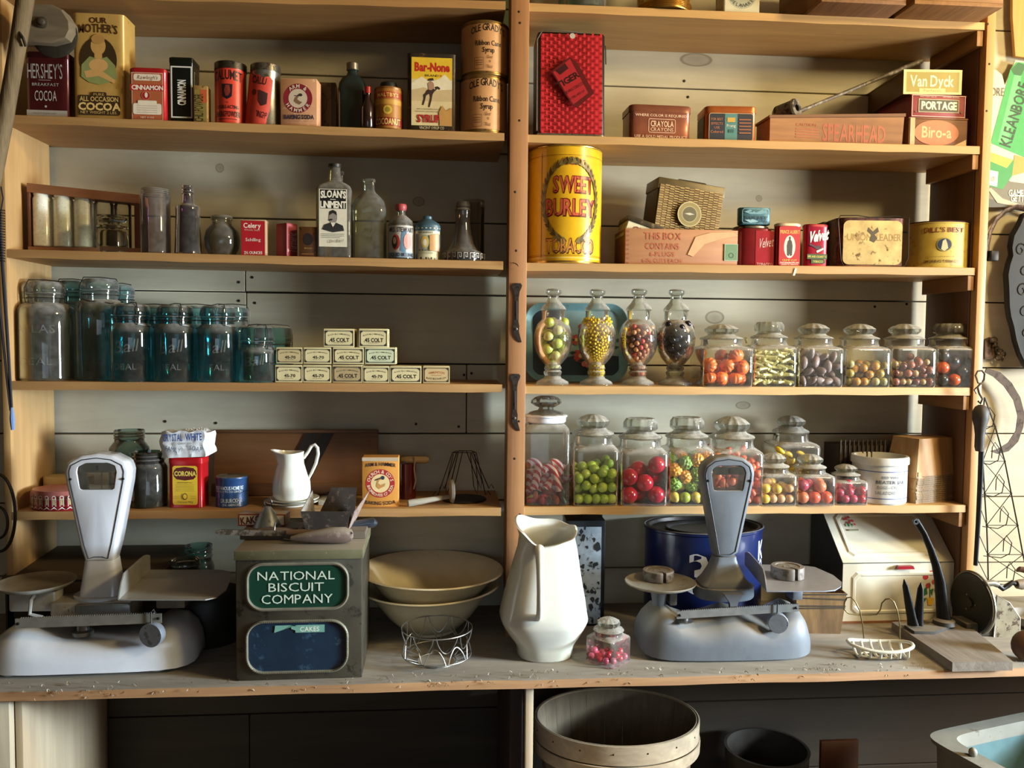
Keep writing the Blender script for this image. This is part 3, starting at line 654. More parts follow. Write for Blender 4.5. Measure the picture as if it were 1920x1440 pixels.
mb.tube([(-a - .001, -.051, .012), (-a - .001, -.052, H - .02), (-a + .012, -.053, H + .003), (0, -.05, H + .002), (a - .03, -.04, H + .001), (a + .004, -.03, H - .02), (a + .002, -.045, H * .72)], .0016, closed=False); obj('wire_bail', mb, STEEL, r_)
r_, W, H = tin('crayon_tin', 'copper-brown crayon tin with rounded corners and hinged lid', 'tin', (1180, 1296, 197), 1, .03, .085, P('8A4F38', .35, .4, .15, 50, coat=.2), 9, rz=R_(2), lid=(P('7E4A36', .35, .4, .15, coat=.2), .17))
label_part(r_, [('t', 'WHERE COLOR IS REQUIRED', .5, .88, .95, .085, 'D9B090', {'b': 1}), ('f', .27, .26, .77, .76, .01, 'D9B090', .03), ('t', 'CRAYOLA', .52, .58, .42, .2, 'DDBA98', {'b': 1}), ('t', 'CRAYONS', .52, .38, .42, .12, 'DDBA98'), ('t', 'USE A GOLD MEDAL PRODUCT', .5, .12, .97, .09, 'D9B090', {'b': 1})], W * .88, H * .78, (0, -.0425, .002))
r_, W, H = tin('school_tin', 'orange hinged tin with a navy and teal label', 'tin', (1325, 1420, 199), 1, .03, .085, P('B8642C', .35, .3, .15, 50, coat=.2), 9, rz=R_(-3), lid=(P('A85C2C', .35, .4, .15), .15))
label_part(r_, [('r', 0, 0, 1, 1, '232636', .06), ('f', .0, .0, 1, 1, .012, 'B8A080', .06), ('r', .36, .02, .64, .98, '4F8482'), ('t', 'FOR BEST', .18, .78, .26, .08, 'C07A50'), ('t', 'EFFECTS', .18, .62, .26, .08, 'C07A50'), ('t', 'USE', .18, .48, .12, .08, 'C07A50'), ('t', 'Colored', .18, .33, .28, .09, 'C07A50'), ('r', .41, .68, .59, .84, 'C9A24E'), ('t', 'Prang', .5, .55, .2, .1, 'E2E2D0'), ('r', .44, .3, .56, .42, '2F5E5C')] + [('r', .68, .75 - .12 * i, .95, .79 - .12 * i, 'A0623E') for i in range(5)], W * .86, H * .76, (0, -.0425, .004))
label_part(r_, [('r', 0, 0, 1, 1, '1C1A1E'), ('t', 'SCHOOL CRAYONS', .5, .5, .8, .15, '8A5A3A')], .06, H * .66, (-W / 2, 0, .01), 'left')
# long thin wooden box with a smoking pipe across it
X, z, W, H = spot(1442, 1696, 214, 1, .03); r_ = thing('cheese_box', 'long narrow wooden plug box with orange stencil lettering', 'box', (X, .07, z), R_(1.2))
wb = WOOD('8A5A34', 'BE8C58', 'X', 10, .7, .08, None, .3, .45)
mb = MB(); mb.hexa([(-W / 2, -.04, 0), (W / 2 - .004, -.04, 0), (W / 2 - .004, .04, 0), (-W / 2, .04, 0), (-W / 2, -.04, H * .80), (W / 2, -.04, H), (W / 2, .04, H), (-W / 2, .04, H * .80)]); obj('box_body', mb, wb, r_)
mb = MB(); mb.hexa([(-W / 2 - .003, -.043, H * .80), (W / 2 + .002, -.043, H), (W / 2 + .002, .043, H), (-W / 2 - .003, .043, H * .80), (-W / 2 - .003, -.043, H * .88), (W / 2 + .002, -.043, H * 1.1), (W / 2 + .002, .043, H * 1.1), (-W / 2 - .003, .043, H * .88)]); obj('lid', mb, WOOD('6A4428', '9A6A40', 'X', 10, .7, .08, None, .3, .5), r_)
label_part(r_, [('t', 'SPEARHEAD', .63, .42, .5, .62, '9A3E1E', {'b': 1}), ('t', 'CAUTION', .25, .68, .16, .1, '9A3E1E')] + [('r', .17, .50 - .1 * i, .35, .54 - .1 * i, 'A04E2A') for i in range(4)], W * .94, H * .86, (0, -.04, .003), name='stencil')
a = at_y(1478, 208, .06); b = at_y(1728, 114, .10)
r_ = thing('smoking_pipe', 'long grey smoking pipe lying across the wooden box, stem raised to the right', 'pipe', (a.x, a.y, a.z)); bp = Vector((b.x - a.x, b.y - a.y, b.z - a.z))
mb = MB(); mb.mark(); mb.lathe([(.013, -.036), (.0205, -.028), (.0215, .012), (.0235, .018), (.0215, .023), (.0085, .023), (.0075, .004)], 28); mb.xf(Matrix.Rotation(R_(38), 4, 'Z') @ Matrix.Rotation(R_(82), 4, 'X')); obj('bowl', mb, P('7A7264', .5, .1, .3, 40, 0, '2A241E', .5), r_)
mb = MB(); s0 = Vector((.018, 0, -.004)); q = [s0 + (bp - s0) * t for t in (0, .1, .3, .5, .7, .93, 1)]; mb.tube(q, .004, 10, rr=[.006, .0042, .004, .0042, .0048, .0062, .0064]); obj('stem', mb, P('5E554B', .6, .1, .4, 60, 0, '8A8274', .55), r_)
def cigar(name, label, px, zb, dep, mat, items, rz=0, lid=None):
    X, z, W, H = spot(px[0], px[1], px[2], 1, .03, zb); r = thing(name, label, 'cigar box', (X, .03 + dep / 2, z), rz, None)
    mb = MB(); mb.box(-W / 2, W / 2, -dep / 2, dep / 2, 0, H - .004, .0008); obj('box_body', mb, mat, r)
    mb = MB(); mb.box(-W / 2 - .001, W / 2 + .001, -dep / 2 - .001, dep / 2, H - .0038, H, .0006); obj('lid', mb, lid or mat, r)
    label_part(r, items, W, H, (0, -dep / 2 - .0008, 0)); return r, W, H
r_, W, H = cigar('cigar_box', 'brown cigar box with a worn oval label at the bottom of the cigar box stack', (1704, 1814, 221), None, .13, WOOD('6E4226', '9A6238', 'X', 10, .6, .08, None, .2, .3), [('e', .47, .5, .38, .42, 'B8623A'), ('t', 'Biro-a', .47, .52, .5, .36, 'D9A878', {'b': 1}), ('r', .02, .02, .1, .98, 'B89A74'), ('p', [(.7, .02), (.98, .3), (.98, .02)], 'C9AA80')])
z1 = r_.location.z + H + .0004
r_, W, H = cigar('cigar_box', 'maroon portage cigar box in the middle of the cigar box stack', (1708, 1810, 178), z1, .15, P('8A2A38', .5, 0, .15), [('f', .01, .03, .99, .97, .01, 'D9B8B0'), ('r', .13, .22, .87, .80, '12100E'), ('f', .13, .22, .87, .80, .008, 'D9C8A8'), ('t', 'PORTAGE', .5, .52, .64, .32, 'E9DFC0', {'b': 2}), ('t', 'FACTORY NO 17', .3, .9, .3, .06, 'D9B8B0'), ('t', 'HAVANA SEGARS', .72, .9, .3, .06, 'D9B8B0'), ('e', .08, .24, .015, None, '12100E'), ('e', .92, .24, .015, None, '12100E')])
z1 += H + .0004
r_, W, H = cigar('cigar_box', 'yellow-green cigar box topping the cigar box stack', (1700, 1805, 131), z1, .21, P('5A4022', .5, 0, .2), [('r', 0, 0, 1, 1, 'D8CC90'), ('r', .04, .07, .96, .92, '98883A'), ('f', .04, .07, .96, .92, .008, 'D8CC90'), ('t', 'Van Dyck', .48, .54, .74, .44, 'F0E8C4', {'b': 1}), ('r', .27, .06, .72, .24, 'D8C484'), ('t', 'Perfecto', .5, .15, .3, .1, '8A6A30')], rz=R_(-4), lid=P('8A7A44', .5))
# --- second shelf, left
X, z, W, H = spot(51, 264, 345, 2, .06); r_ = thing('spice_rack', 'open pine spice rack holding a row of tall narrow jars', 'rack', (X, .085, z), R_(-2))
rk = WOOD('8A5A38', 'B98258', 'X', 8, .6, .08, None, .2, .2)
Hl, Hr = H, H * .86
for (nm, p) in (('top_rail', [(-W / 2, -.026, Hl - .02), (W / 2, -.026, Hr - .02), (W / 2, .026, Hr - .02), (-W / 2, .026, Hl - .02), (-W / 2, -.026, Hl), (W / 2, -.026, Hr), (W / 2, .026, Hr), (-W / 2, .026, Hl)]), ('bottom_rail', [(-W / 2, -.026, 0), (W / 2, -.026, 0), (W / 2, .026, 0), (-W / 2, .026, 0), (-W / 2, -.026, .014), (W / 2, -.026, .014), (W / 2, .026, .014), (-W / 2, .026, .014)])):
    mb = MB(); mb.hexa(p); obj(nm, mb, rk, r_)
for (x0, x1, hh) in ((-W / 2, -W / 2 + .005, Hl), (W / 2 - .012, W / 2, Hr - .02)):
    mb = MB(); mb.box(x0, x1, -.025, .025, .0141, hh - .02 if x0 < 0 else hh, .0005); obj('side_board', mb, WOOD('5A3220', '7A4A30', 'Z', 8, .6), r_)
rack = r_
cols = ['F0F0E0', 'E6E8D0', 'DADAC0']
for i, (a, b, c) in enumerate(((64, 100, 364), (103, 139, 368), (141, 176, 371), (178, 214, 375), (216, 247, 378))):
    zz = sz(2, at_y(a, 440, .085).x) + .0146
    X, z, W, H = spot(a, b, c, 2, .085, zz); full = i < 3
    lbs = ['leftmost white filled jar in the spice rack', 'second white filled jar from the left in the spice rack', 'third, greyer filled jar in the spice rack', 'empty clear jar in the spice rack behind the glass insulator', 'last empty clear jar at the right end of the spice rack']
    q = thing('spice_jar', lbs[i], 'jar', (X, .083, z), 0, 'jars in the spice rack')
    mb = MB(); mb.lathe([(W * .44, 0), (W * .5, .002), (W * .5, H * .9), (W * .44, H * .94), (W * .44, H * .97), (W * .47, H * .98), (W * .47, H)], 28, cap1=False); obj('jar_glass', mb, P(cols[i], .3, 0, .15, 120, 0, 'B0B092', .62, 260, coat=.5) if full else GLASS('F6F8F4', 'D9DDD6', .04, .1), q)
    if False: mb = MB(); mb.lathe([(W * .42, .002), (W * .47, .004), (W * .47, H * .88), (W * .3, H * .9)], 28); obj('powder_fill', mb, P(cols[i], .6, 0, .2, 120, 0, '9A9A7C', .62, 260), q)
bottle('glass_insulator', 'clear glass line insulator with mushroom head in front of the spice rack', 'insulator', (182, 240, 403), 2, .03, [(.92, 0), (.96, .02), (.96, .5), (.88, .56), (.55, .6), (.55, .62), (.97, .645), (.95, .7), (.52, .74), (.5, .78), (.8, .8), (.95, .87), (.9, .93), (.6, .98), (.05, 1)], SOLID('E9F1E6'))
thr = [(.97, .90), (.97, .905), (.9, .915), (.93, .93), (.9, .945), (.93, .96), (.9, .975), (.93, .985), (.9, 1)]
bottle('canning_jar', 'tall straight clear jar with a faint purple cast and screw thread', 'jar', (264, 319, 355), 2, .035, [(.92, 0), (1, .02), (1, .88)] + thr, GLASS('D3C8CC', '7A6C78', .07, .25))
bottle('sauce_bottle', 'purple glass bottle with stepped shoulder and threaded neck', 'bottle', (327, 378, 349), 2, .035, [(.92, 0), (1, .02), (.98, .06), (.88, .62), (.90, .66), (.86, .70), (.5, .74), (.42, .8), (.40, .88), (.46, .89), (.46, .91), (.40, .92), (.43, .94), (.40, .955), (.43, .97), (.40, .985), (.42, 1)], GLASS('8A6684', '3A2038', .05, .15, .04, 2.2))
bottle('squat_jar', 'squat round clear jar between the purple bottle and the red celery box', 'jar', (383, 449, 405), 2, .05, [(.6, 0), (.75, .02), (.95, .2), (1, .42), (.92, .62), (.62, .76), (.55, .8), (.55, .88), (.6, .9), (.6, .97), (.56, 1)], GLASS('D5D8C6', '6A6A58', .05, .15))
r_, W, H = carton('spice_box', 'red whole seed celery box with cream edges', 'box', (451, 498, 412), 2, .02, .035, P('A88A6A', .6, 0, .1))
label_part(r_, [('r', .04, .02, .97, .97, 'A8141E'), ('t', 'Celery', .46, .84, .68, .13, 'EADCCB', {'b': 1}), ('t', 'Whole Seed', .46, .72, .62, .05, 'D9A898'), ('t', 'Schilling', .5, .45, .6, .085, 'EADCCB'), ('t', '2½ OUNCES', .5, .09, .72, .075, 'EADCCB', {'b': 1})], W, H, (0, -.0175, 0))
r_, W, H = carton('spice_box', 'dark red turmeric box turned corner-on', 'box', (517, 553, 419), 2, .03, .035, P('8A1A22', .55, 0, .1), rz=R_(-38)); r_.scale = (.82, .9, 1)
label_part(r_, [('r', .05, .03, .97, .97, 'A04048'), ('t', 'Turmeric', .5, .45, 1.3, .38, 'D9B0A8', {'rot': 90})], .034, H, (W / 2, 0, 0), 'right')
r_, W, H = carton('spice_tin', 'small brown spice tin with a dark emblem beside the liniment bottle', 'tin', (560, 606, 426), 2, .02, .04, P('5E3A1C', .4, .4, .2, 60, 0, '3A2412', .6), rz=R_(4))
label_part(r_, [('r', .72, .02, .99, .98, 'B8923A'), ('e', .36, .6, .2, .2, '1E1610'), ('t', 'BRAND', .36, .3, .3, .05, '9A7A3A'), ('r', .1, .1, .6, .12, '8A5A2A')], W, H, (0, -.02, 0), rough=.3)
r_, W, H = bottle('liniment_bottle', 'tall square liniment bottle with black and white portrait label', 'bottle', (595, 660, 308), 2, .045, [(.9, 0, 9), (1, .01, 9), (1, .72, 9), (.92, .76, 7), (.6, .80, 3), (.42, .82, 2), (.36, .86, 2), (.32, .96, 2), (.36, .965, 2), (.36, 1, 2)], GLASS('C9C0A0', '6A6040', .12, .2), 9, .75, n=48, cap=([(.36, .965), (.37, .995), (.30, 1), (.05, 1)], P('1C1814', .5)))
label_part(r_, [('r', 0, 0, 1, 1, 'D6CFB8'), ('r', .04, .66, .96, .99, '12110F'), ('t', "SLOAN'S", .5, .90, .88, .115, 'E6E0CC', {'b': 2, 'arch': .015}), ('t', 'LINIMENT', .5, .73, .90, .11, 'E6E0CC', {'b': 2}), ('r', .4, .815, .6, .825, 'E6E0CC'), ('e', .5, .50, .15, .095, '8A8276'), ('p', [(.36, .53), (.38, .61), (.5, .64), (.62, .61), (.65, .53), (.62, .55), (.5, .585), (.38, .55)], '1E1C1A'), ('p', [(.34, .47), (.42, .485), (.5, .48), (.46, .455), (.36, .45)], '1E1C1A'), ('p', [(.12, .30), (.2, .38), (.42, .42), (.5, .36), (.6, .42), (.85, .37), (.9, .28), (.5, .25)], '2A2826'), ('p', [(.42, .42), (.5, .33), (.6, .42)], 'D6CFB8'), ('p', [(.45, .37), (.5, .34), (.56, .37), (.56, .33), (.5, .35), (.45, .33)], '12110F'),
    ('r', .1, .215, .9, .222, '6A6458'), ('r', .1, .185, .9, .192, '6A6458'), ('r', .1, .155, .75, .162, '6A6458'), ('t', 'Dr Earl', .6, .10, .5, .05, '6A6458', {'it': .4, 'rot': 4})], W * .80, H * .60, (0, -W / 2 * .75, H * .115), rough=.5)
bottle('clear_bottle', 'bottle neck showing just behind the liniment bottle', 'bottle', (622, 652, 322), 2, .13, [(.9, 0, 4), (1, .02, 4), (1, .7, 4), (.5, .82, 2), (.42, .86), (.42, .96), (.55, .97), (.55, 1)], GLASS('C9C6B0', '5A5444', .06), 4)
r_, W, H = bottle('clear_bottle', 'large clear embossed bottle right of the liniment bottle', 'bottle', (659, 725, 336), 2, .045, [(.9, 0, 3), (1, .015, 3), (1, .58, 3), (.97, .66, 3), (.85, .73, 2.5), (.6, .79, 2), (.38, .83), (.31, .87), (.30, .955), (.36, .96), (.36, .99), (.33, 1)], GLASS('DCE2D4', '7A8474', .08, .2, .04, 2.2), 3, .7)
label_part(r_, [('t', 'DYSPEPTIC', .5, .5, 1.0, .10, SOLID('E8EEE2')), ('t', 'TONIC', .5, .3, .5, .10, SOLID('E8EEE2'))], W * .7, H * .5, cyl=(W / 2, W / 2 * .7, 0), z0=H * .1, name='embossed_lettering')
r_, W, H = bottle('bluing_bottle', 'bluing bottle with red stopper and torn portrait label', 'bottle', (727, 776, 392), 2, .035, [(.92, 0), (1, .02), (1, .68), (.9, .76), (.55, .84), (.35, .88), (.33, .97), (.4, .98), (.4, 1)], GLASS('B9BAA4', '5A5A48', .1), cap=([(.36, .96), (.44, 1.0), (.46, 1.06), (.4, 1.09), (.1, 1.1)], P('9A3A3A', .5)))
label_part(r_, [('r', 0, 0, 1, 1, 'A9A49A'), ('r', 0, 0, 1, .16, '7A8A92'), ('p', [(.45, .2), (.62, .1), (.66, .9), (.5, .8)], '4A6A80'), ('e', .33, .47, .13, .24, 'A83A2E'), ('e', .3, .47, .085, .2, '2E2824'), ('e', .3, .52, .05, .11, 'A89078'), ('t', 'MRS. STEWART', .5, .86, .8, .14, '1E1A1A', {'b': 1}), ('e', .68, .5, .12, .25, 'B87A6A'), ('t', 'LIQUID BLUING', .5, .08, .8, .1, '1E1A2A', {'b': 1})], W / 2 * 2.6, H * .62, cyl=(W / 2 + .0003, W / 2 + .0003, .1), z0=.004)
r_, W, H = can('talcum_tin', 'cream and blue talcum powder tin with a blue domed shaker top', 'tin', (777, 825, 424), 2, .035, P('C9C2A0', .4, .1, .1), .7)
mb = MB(); q = W / 2; mb.lathe([(q * 1.02, H - .012), (q * 1.02, H), (q * .9, H + .006), (q * .5, H + .013), (q * .36, H + .016), (q * .36, H + .021), (q * .28, H + .023), (.001, H + .023)], 40, 2, .7); obj('shaker_top', mb, P('44606C', .4, .3, .2), r_)
label_part(r_, [('r', 0, .84, 1, 1, '3E5A66'), ('t', "MENNEN'S", .45, .79, .4, .05, '4A4A3A')] + [('r', .06 + .1 * i, .9, .10 + .1 * i, .93, 'C9C2A0') for i in range(9)] + [('e', .45, .52, .10, .2, '8A9A94'), ('e', .45, .52, .085, .17, 'C9A84A'), ('e', .45, .5, .045, .1, 'D9D2B8'), ('t', 'BORATED', .45, .28, .3, .055, '3A3A2A', {'b': 1}), ('t', 'TALCUM POWDER', .45, .2, .4, .035, '6A6A54'), ('p', [(.56, .28), (.56, .7), (.82, .78), (.84, .25)], 'B88A54'), ('r', .2, .02, .26, .75, '2E3A44'), ('r', .84, .02, .9, .75, '2E3A44')] + [('r', .1 + .12 * i, .02, .14 + .12 * i, .08, '3A342A') for i in range(7)], W / 2 * .85 * PI, H, cyl=(W / 2 + .0003, W / 2 * .7 + .0003, 0), rough=.4)
r_, W, H = bottle('glass_candlestick', 'dim clear glass candlestick flaring to a greek key base', 'candlestick', (829, 906, 379), 2, .05, [(1, 0), (1, .14), (.92, .17), (.72, .2), (.55, .3), (.42, .48), (.36, .64), (.35, .78), (.40, .86), (.33, .9), (.36, .92), (.30, 1)], GLASS('C6B7B2', '5A4E4C', .05, .2, .04, 2.4), flute=0) if False else bottle('glass_candlestick', 'dim clear glass candlestick flaring to a greek key base', 'candlestick', (829, 906, 379), 2, .05, [(1, 0), (1, .14), (.92, .17), (.72, .2), (.55, .3), (.42, .48), (.36, .64), (.35, .78), (.40, .86), (.33, .9), (.36, .92), (.30, 1)], GLASS('C6B7B2', '5A4E4C', .05, .2, .04, 2.4))
gk = []
for i in range(10):
    u = i / 10 + .01
    gk += [('r', u, .1, u + .012, .9, 'A8A098'), ('r', u, .8, u + .07, .9, 'A8A098'), ('r', u + .06, .3, u + .07, .9, 'A8A098'), ('r', u + .03, .3, u + .07, .4, 'A8A098'), ('r', u + .03, .3, u + .04, .65, 'A8A098')]
label_part(r_, gk, W / 2 * 2.8, H * .13, cyl=(W / 2 + .0003, W / 2 + .0003, 0), z0=.002, name='greek_key_band')
bottle('lamp_chimney', 'tall clear glass chimney in shadow behind the candlestick', 'lamp glass', (868, 908, 376), 2, .12, [(1, 0), (1, 1)], GLASS('CFCBC0', '8A867A', .04))
# --- second shelf, right
r_, W, H = can('tobacco_can', 'large yellow tobacco can with wreath and red lettering beside the centre post', 'can', (990, 1126, 287), 2, .085, P('C79A2E', .28, .4, .1, 40, coat=.4))
mb = MB(); random.seed(3)
for k in range(14):
    a = random.uniform(0, 6.3); q = W * .34 * random.random() ** .5; mb.tube([(q * math.cos(a), q * math.sin(a) * .8 - .005, H + .001), (q * math.cos(a) + random.uniform(-.02, .02), q * math.sin(a) - .01, H + .004 + random.uniform(0, .003)), (q * math.cos(a) + random.uniform(-.03, .03), q * math.sin(a), H + .001)], .002, 5, flat=.3)
obj('crumpled_foil', mb, P('8A7A5C', .4, .5), r_)
yl, rd, lf = 'D9A820', 'B0442C', '5A4A24'
it = [('r', 0, .0, 1, 1, yl), ('f', .02, .05, .98, .93, .003, '4A1A10'), ('f', .028, .06, .972, .92, .0015, '4A1A10'), ('r', 0, .03, 1, .035, 'E8DC9A'), ('r', .27, .04, .276, .95, '6A4A18'), ('t', 'LIGHT', .56, .865, .20, .05, rd, {'b': 1}), ('t', 'SWEET', .56, .67, .36, .14, '5A1810', {'b': 2, 'arch': -.0}), ('t', 'SWEET', .557, .673, .35, .13, 'C0583C', {'b': 1}), ('t', 'BURLEY', .535, .47, .44, .145, '5A1810', {'b': 2}), ('t', 'BURLEY', .532, .473, .43, .135, 'C0583C', {'b': 1}), ('t', 'TOBACCO', .54, .135, .44, .125, '4A2A14', {'b': 2}), ('t', 'TOBACCO', .538, .138, .43, .115, 'D08A4A', {'b': 1})]
for sd in (-1, 1):
    for i in range(22):
        t = i / 21; a = R_(200 + 0 * t) ; ang = R_(188 - 128 * t) if sd < 0 else R_(-8 + 128 * t)
        cx, cy = .54, .52; rx, ry = .25, .35
        ang = R_(262 - 170 * t) if sd < 0 else R_(278 + 170 * t)
        x, y = cx + rx * math.cos(ang), cy + ry * math.sin(ang)
        d = (-math.sin(ang) * -sd * -1, math.cos(ang)); dx = .03 * (1 - .6 * t)
        tx, ty = (math.sin(ang) * rx, -math.cos(ang) * ry) if sd < 0 else (-math.sin(ang) * rx, math.cos(ang) * ry)
        n_ = math.hypot(tx, ty); tx, ty = tx / n_ * .055, ty / n_ * .075; ox, oy = math.cos(ang) * .022, math.sin(ang) * .03
        for s2 in (-1, 1): it.append(('p', [(x, y), (x + tx * .5 + s2 * ox * .9, y + ty * .5 + s2 * oy * .9), (x + tx + s2 * ox * 1.1, y + ty + s2 * oy * 1.1), (x + tx * .7, y + ty * .7)] if s2 > 0 else [(x, y), (x + tx * .7, y + ty * .7), (x + tx + s2 * ox * 1.1, y + ty + s2 * oy * 1.1), (x + tx * .5 + s2 * ox * .9, y + ty * .5 + s2 * oy * .9)], lf if i % 2 else '7A6A3A'))
label_part(r_, it, W / 2 * 3.1, H - .008, cyl=(W / 2 + .0003, W / 2 + .0003, -.08), z0=.004, rough=.25, step=.00002)
mb = MB(); mb.lathe([(W * .505, H - .003), (W * .508, H - .001), (W * .5, H + .0015), (W * .48, H)], 48, cap0=False, cap1=False); mb.lathe([(W * .5, .001), (W * .508, .002), (W * .505, .006)], 48, cap0=False, cap1=False); obj('gold_rim', mb, P('D2AE62', .25, .9), r_)
X, z, W, H = spot(1172, 1383, 430, 2, .025); r_ = thing('plug_box', 'open finger-jointed wooden plug tobacco box with faded red stamping', 'box', (X, .085, z), R_(.5)); bx = WOOD('B07850', 'CC9A6C', 'X', 7, .6, .1, None, .15, .15); t = .006
for nm, q in (('front_board', (-W / 2, W / 2, -.06, -.06 + t, 0, H)), ('back_board', (-W / 2, W / 2, .06 - t, .06, 0, H)), ('side_board', (-W / 2, -W / 2 + t, -.06 + t, .06 - t, 0, H)), ('side_board', (W / 2 - t, W / 2, -.06 + t, .06 - t, 0, H)), ('bottom_board', (-W / 2 + t, W / 2 - t, -.06 + t, .06 - t, 0, t))):
    mb = MB(); mb.box(*q, .0006); obj(nm, mb, bx if 'side' not in nm else WOOD('4A2A1A', '6A4028', 'Y', 8, .6), r_)
fj = [('r', .0, .02 + .125 * i, .03, .07 + .125 * i, '8A5236') for i in range(8)]
rs = 'B25A3C'
label_part(r_, fj + [('t', 'THIS BOX', .33, .80, .33, .19, rs), ('t', 'CONTAINS', .33, .52, .30, .17, rs), ('t', '6-PLUGS', .33, .30, .22, .12, rs), ('t', '6-15¢ CUTS EACH', .33, .12, .35, .11, rs), ('p', [(.55, .3), (.62, .8), (.75, .92), (.95, .95), (1, .85), (.85, .75), (.7, .6), (.6, .25)], 'D6A478'), ('r', .88, .15, 1, .62, '6A8A68'), ('f', .88, .15, 1, .62, .005, 'A8BA98'), ('o', .94, .3, .022, None, .005, '2A3A2A')], W, H, (0, -.06, 0), name='stamping')
# tilted paper-lined tin box resting in it
a = at_y(1140, 425, .06); z0 = sz(2, .4) + H
r_ = thing('tobacco_tin', 'tilted box lid with cream lettered front leaning inside the wooden plug box', 'box', (at_y(1172, 440, .07).x - .012, .085, z0 - .014), 0, rot=(0, R_(18), R_(0)))
mb = MB(); mb.box(-.0, .13, -.045, .045, 0, .044, .001); obj('box_body', mb, P('8A8468', .5, .2, .2, 60, 0, '5A4A30', .55), r_)
mb = MB(); mb.box(-.004, .134, -.049, .049, .038, .05, .002); obj('lid', mb, P('4A4030', .5, .4, .25, 60, 0, '7A6A4A', .6), r_)
label_part(r_, [('r', 0, 0, 1, 1, 'D3CBA8'), ('t', 'GUMAN', .45, .5, .7, .55, '8A4A34', {'b': 1})], .125, .036, (.065, -.045, .002))
X, z, W, H = spot(1213, 1338, 342, 2, .07, sz(2, .5) + .054); r_ = thing('wicker_lunch_tin', 'brown wicker-patterned lunch tin with round medallion, tilted on the plug box', 'tin', (X + .002, .10, sz(2, .5) + .0535), 0, rot=(R_(0), R_(7), R_(4)))
mb = MB(); mb.box(-W / 2, W / 2, -.045, .045, .01, H * .97, .003); obj('body', mb, P('3E3018', .5, .3, .2), r_)
mb = MB(); mb.box(-W / 2 - .002, W / 2 + .002, -.047, .047, H * .82, H, .002); obj('lid', mb, P('5E5030', .45, .3, .2), r_)
it = [('r', 0, 0, 1, 1, '6A5024')]
for i in range(13):
    for j in range(22):
        u, v = (i + .5) / 13, (j + .5) / 22
        it.append(('r', u - .45 / 13, v - .28 / 22 + .3 * (i % 2) / 22, u + .45 / 13, v + .2 / 22 + .3 * (i % 2) / 22, 'A88A50' if (i + j) % 3 else '8A6E3A'))
it += [('e', .5, .5, .19, None, '8A7A48'), ('o', .5, .5, .19, None, .015, 'B5A878'), ('e', .5, .5, .12, None, '5A5436'), ('o', .5, .5, .12, None, .008, 'B5A878'), ('p', [(.42, .5), (.5, .53), (.58, .51), (.5, .48)], 'B5B09A')]
label_part(r_, it, W * .96, H * .84, (0, -.0475, .008), rough=.5, step=.00003)
mb = MB(); mb.tube([(-W * .2, -.02, H + .002), (-W * .15, -.02, H + .007), (W * .25, -.02, H + .007), (W * .32, -.02, H + .001)], .0018); obj('handle', mb, P('4A4030', .4, .6), r_)
r_, W, H = tin('tobacco_jar_tin', 'dark red octagonal tobacco tin with a dented steel lid', 'tin', (1383, 1453, 428), 2, .03, .085, P('7A1418', .3, .3, .15, 60, coat=.3), 3.2, rim=False)
mb = MB(); mb.lathe([(W * .45, H), (W * .47, H + .002), (W * .47, H + .006), (W * .40, H + .009), (.003, H + .009)], 40, 2, .085 / W); obj('lid', mb, P('8A826E', .4, .8, .3, 40, 0, '4A3C28', .55), r_); zt = r_.location.z + H + .0095
mb = MB(); mb.prism([(-W * .02, 0), (W * .48, .0), (W * .48, H * .94), (-W * .02, H * .94)], -.0432, -.036); obj('front_panel', mb, P('A82A34', .3, .3, .1), r_)
label_part(r_, [('t', 'Velvet', .5, .66, .86, .26, 'D9B8B0', {'it': .3, 'rot': 8}), ('t', 'TOBACCO', .5, .06, .9, .08, 'D9B8B0')], W * .46, H * .95, (W * .23, -.0432, 0))
r_, W, H = tin('flat_tobacco_tin', 'small worn blue plug tobacco tin on top of the octagonal tin', 'tin', (1387, 1446, 389), 2, .035, .03, P('3E6A78', .45, .3, .25, 60, 0, '24424E', .55), 3.6, zb=zt, rim=False)
label_part(r_, [('f', .02, .05, .98, .95, .012, '8AB0B8', .08), ('p', [(.08, .75), (.3, .9), (.5, .72), (.7, .9), (.92, .75), (.7, .62), (.3, .62)], '6A98A4'), ('t', 'PLUG SLICE', .5, .4, .74, .17, '16323E', {'b': 1}), ('p', [(.1, .25), (.4, .3), (.6, .16), (.3, .08)], '8AB0B8')], W * .9, H * .94, (0, -.0152, .001), spots='24424E', amt=.6)
r_, W, H = tin('tobacco_tin', 'red pocket tobacco tin with a standing figure in a white oval', 'tin', (1457, 1504, 418), 2, .02, .03, P('A8141C', .3, .2, .1, coat=.4), 3.2, lid=(P('B8A894', .4, .6, .2), .05))
label_part(r_, [('r', 0, .0, 1, 1, 'B0161E', .1), ('t', 'PRINCE ALBERT', .5, .86, .92, .085, 'D9A84A', {'b': 1}), ('e', .5, .48, .27, .29, 'D9D2C0'), ('p', [(.38, .26), (.36, .5), (.4, .62), (.46, .66), (.54, .66), (.6, .62), (.64, .5), (.62, .26), (.53, .24), (.5, .3), (.47, .24)], '3E3C36'), ('e', .5, .70, .05, .045, '4A4640'), ('t', 'CRIMP CUT', .5, .135, .7, .05, 'D9A84A', {'b': 1}), ('t', 'LONG BURNING PIPE AND', .5, .075, .9, .03, 'E9DCC8', {'b': 1}), ('t', 'CIGARETTE TOBACCO', .5, .03, .8, .03, 'E9DCC8', {'b': 1})], W * .84, H * .9, (0, -.0153, .002))
r_, W, H = tin('tobacco_tin', 'crimson pocket tobacco tin with script lettering and a drawn pipe', 'tin', (1511, 1554, 420), 2, .02, .03, P('9E1630', .3, .2, .1, coat=.4), 3.2, lid=(P('8A1A2A', .4, .4, .2), .05))
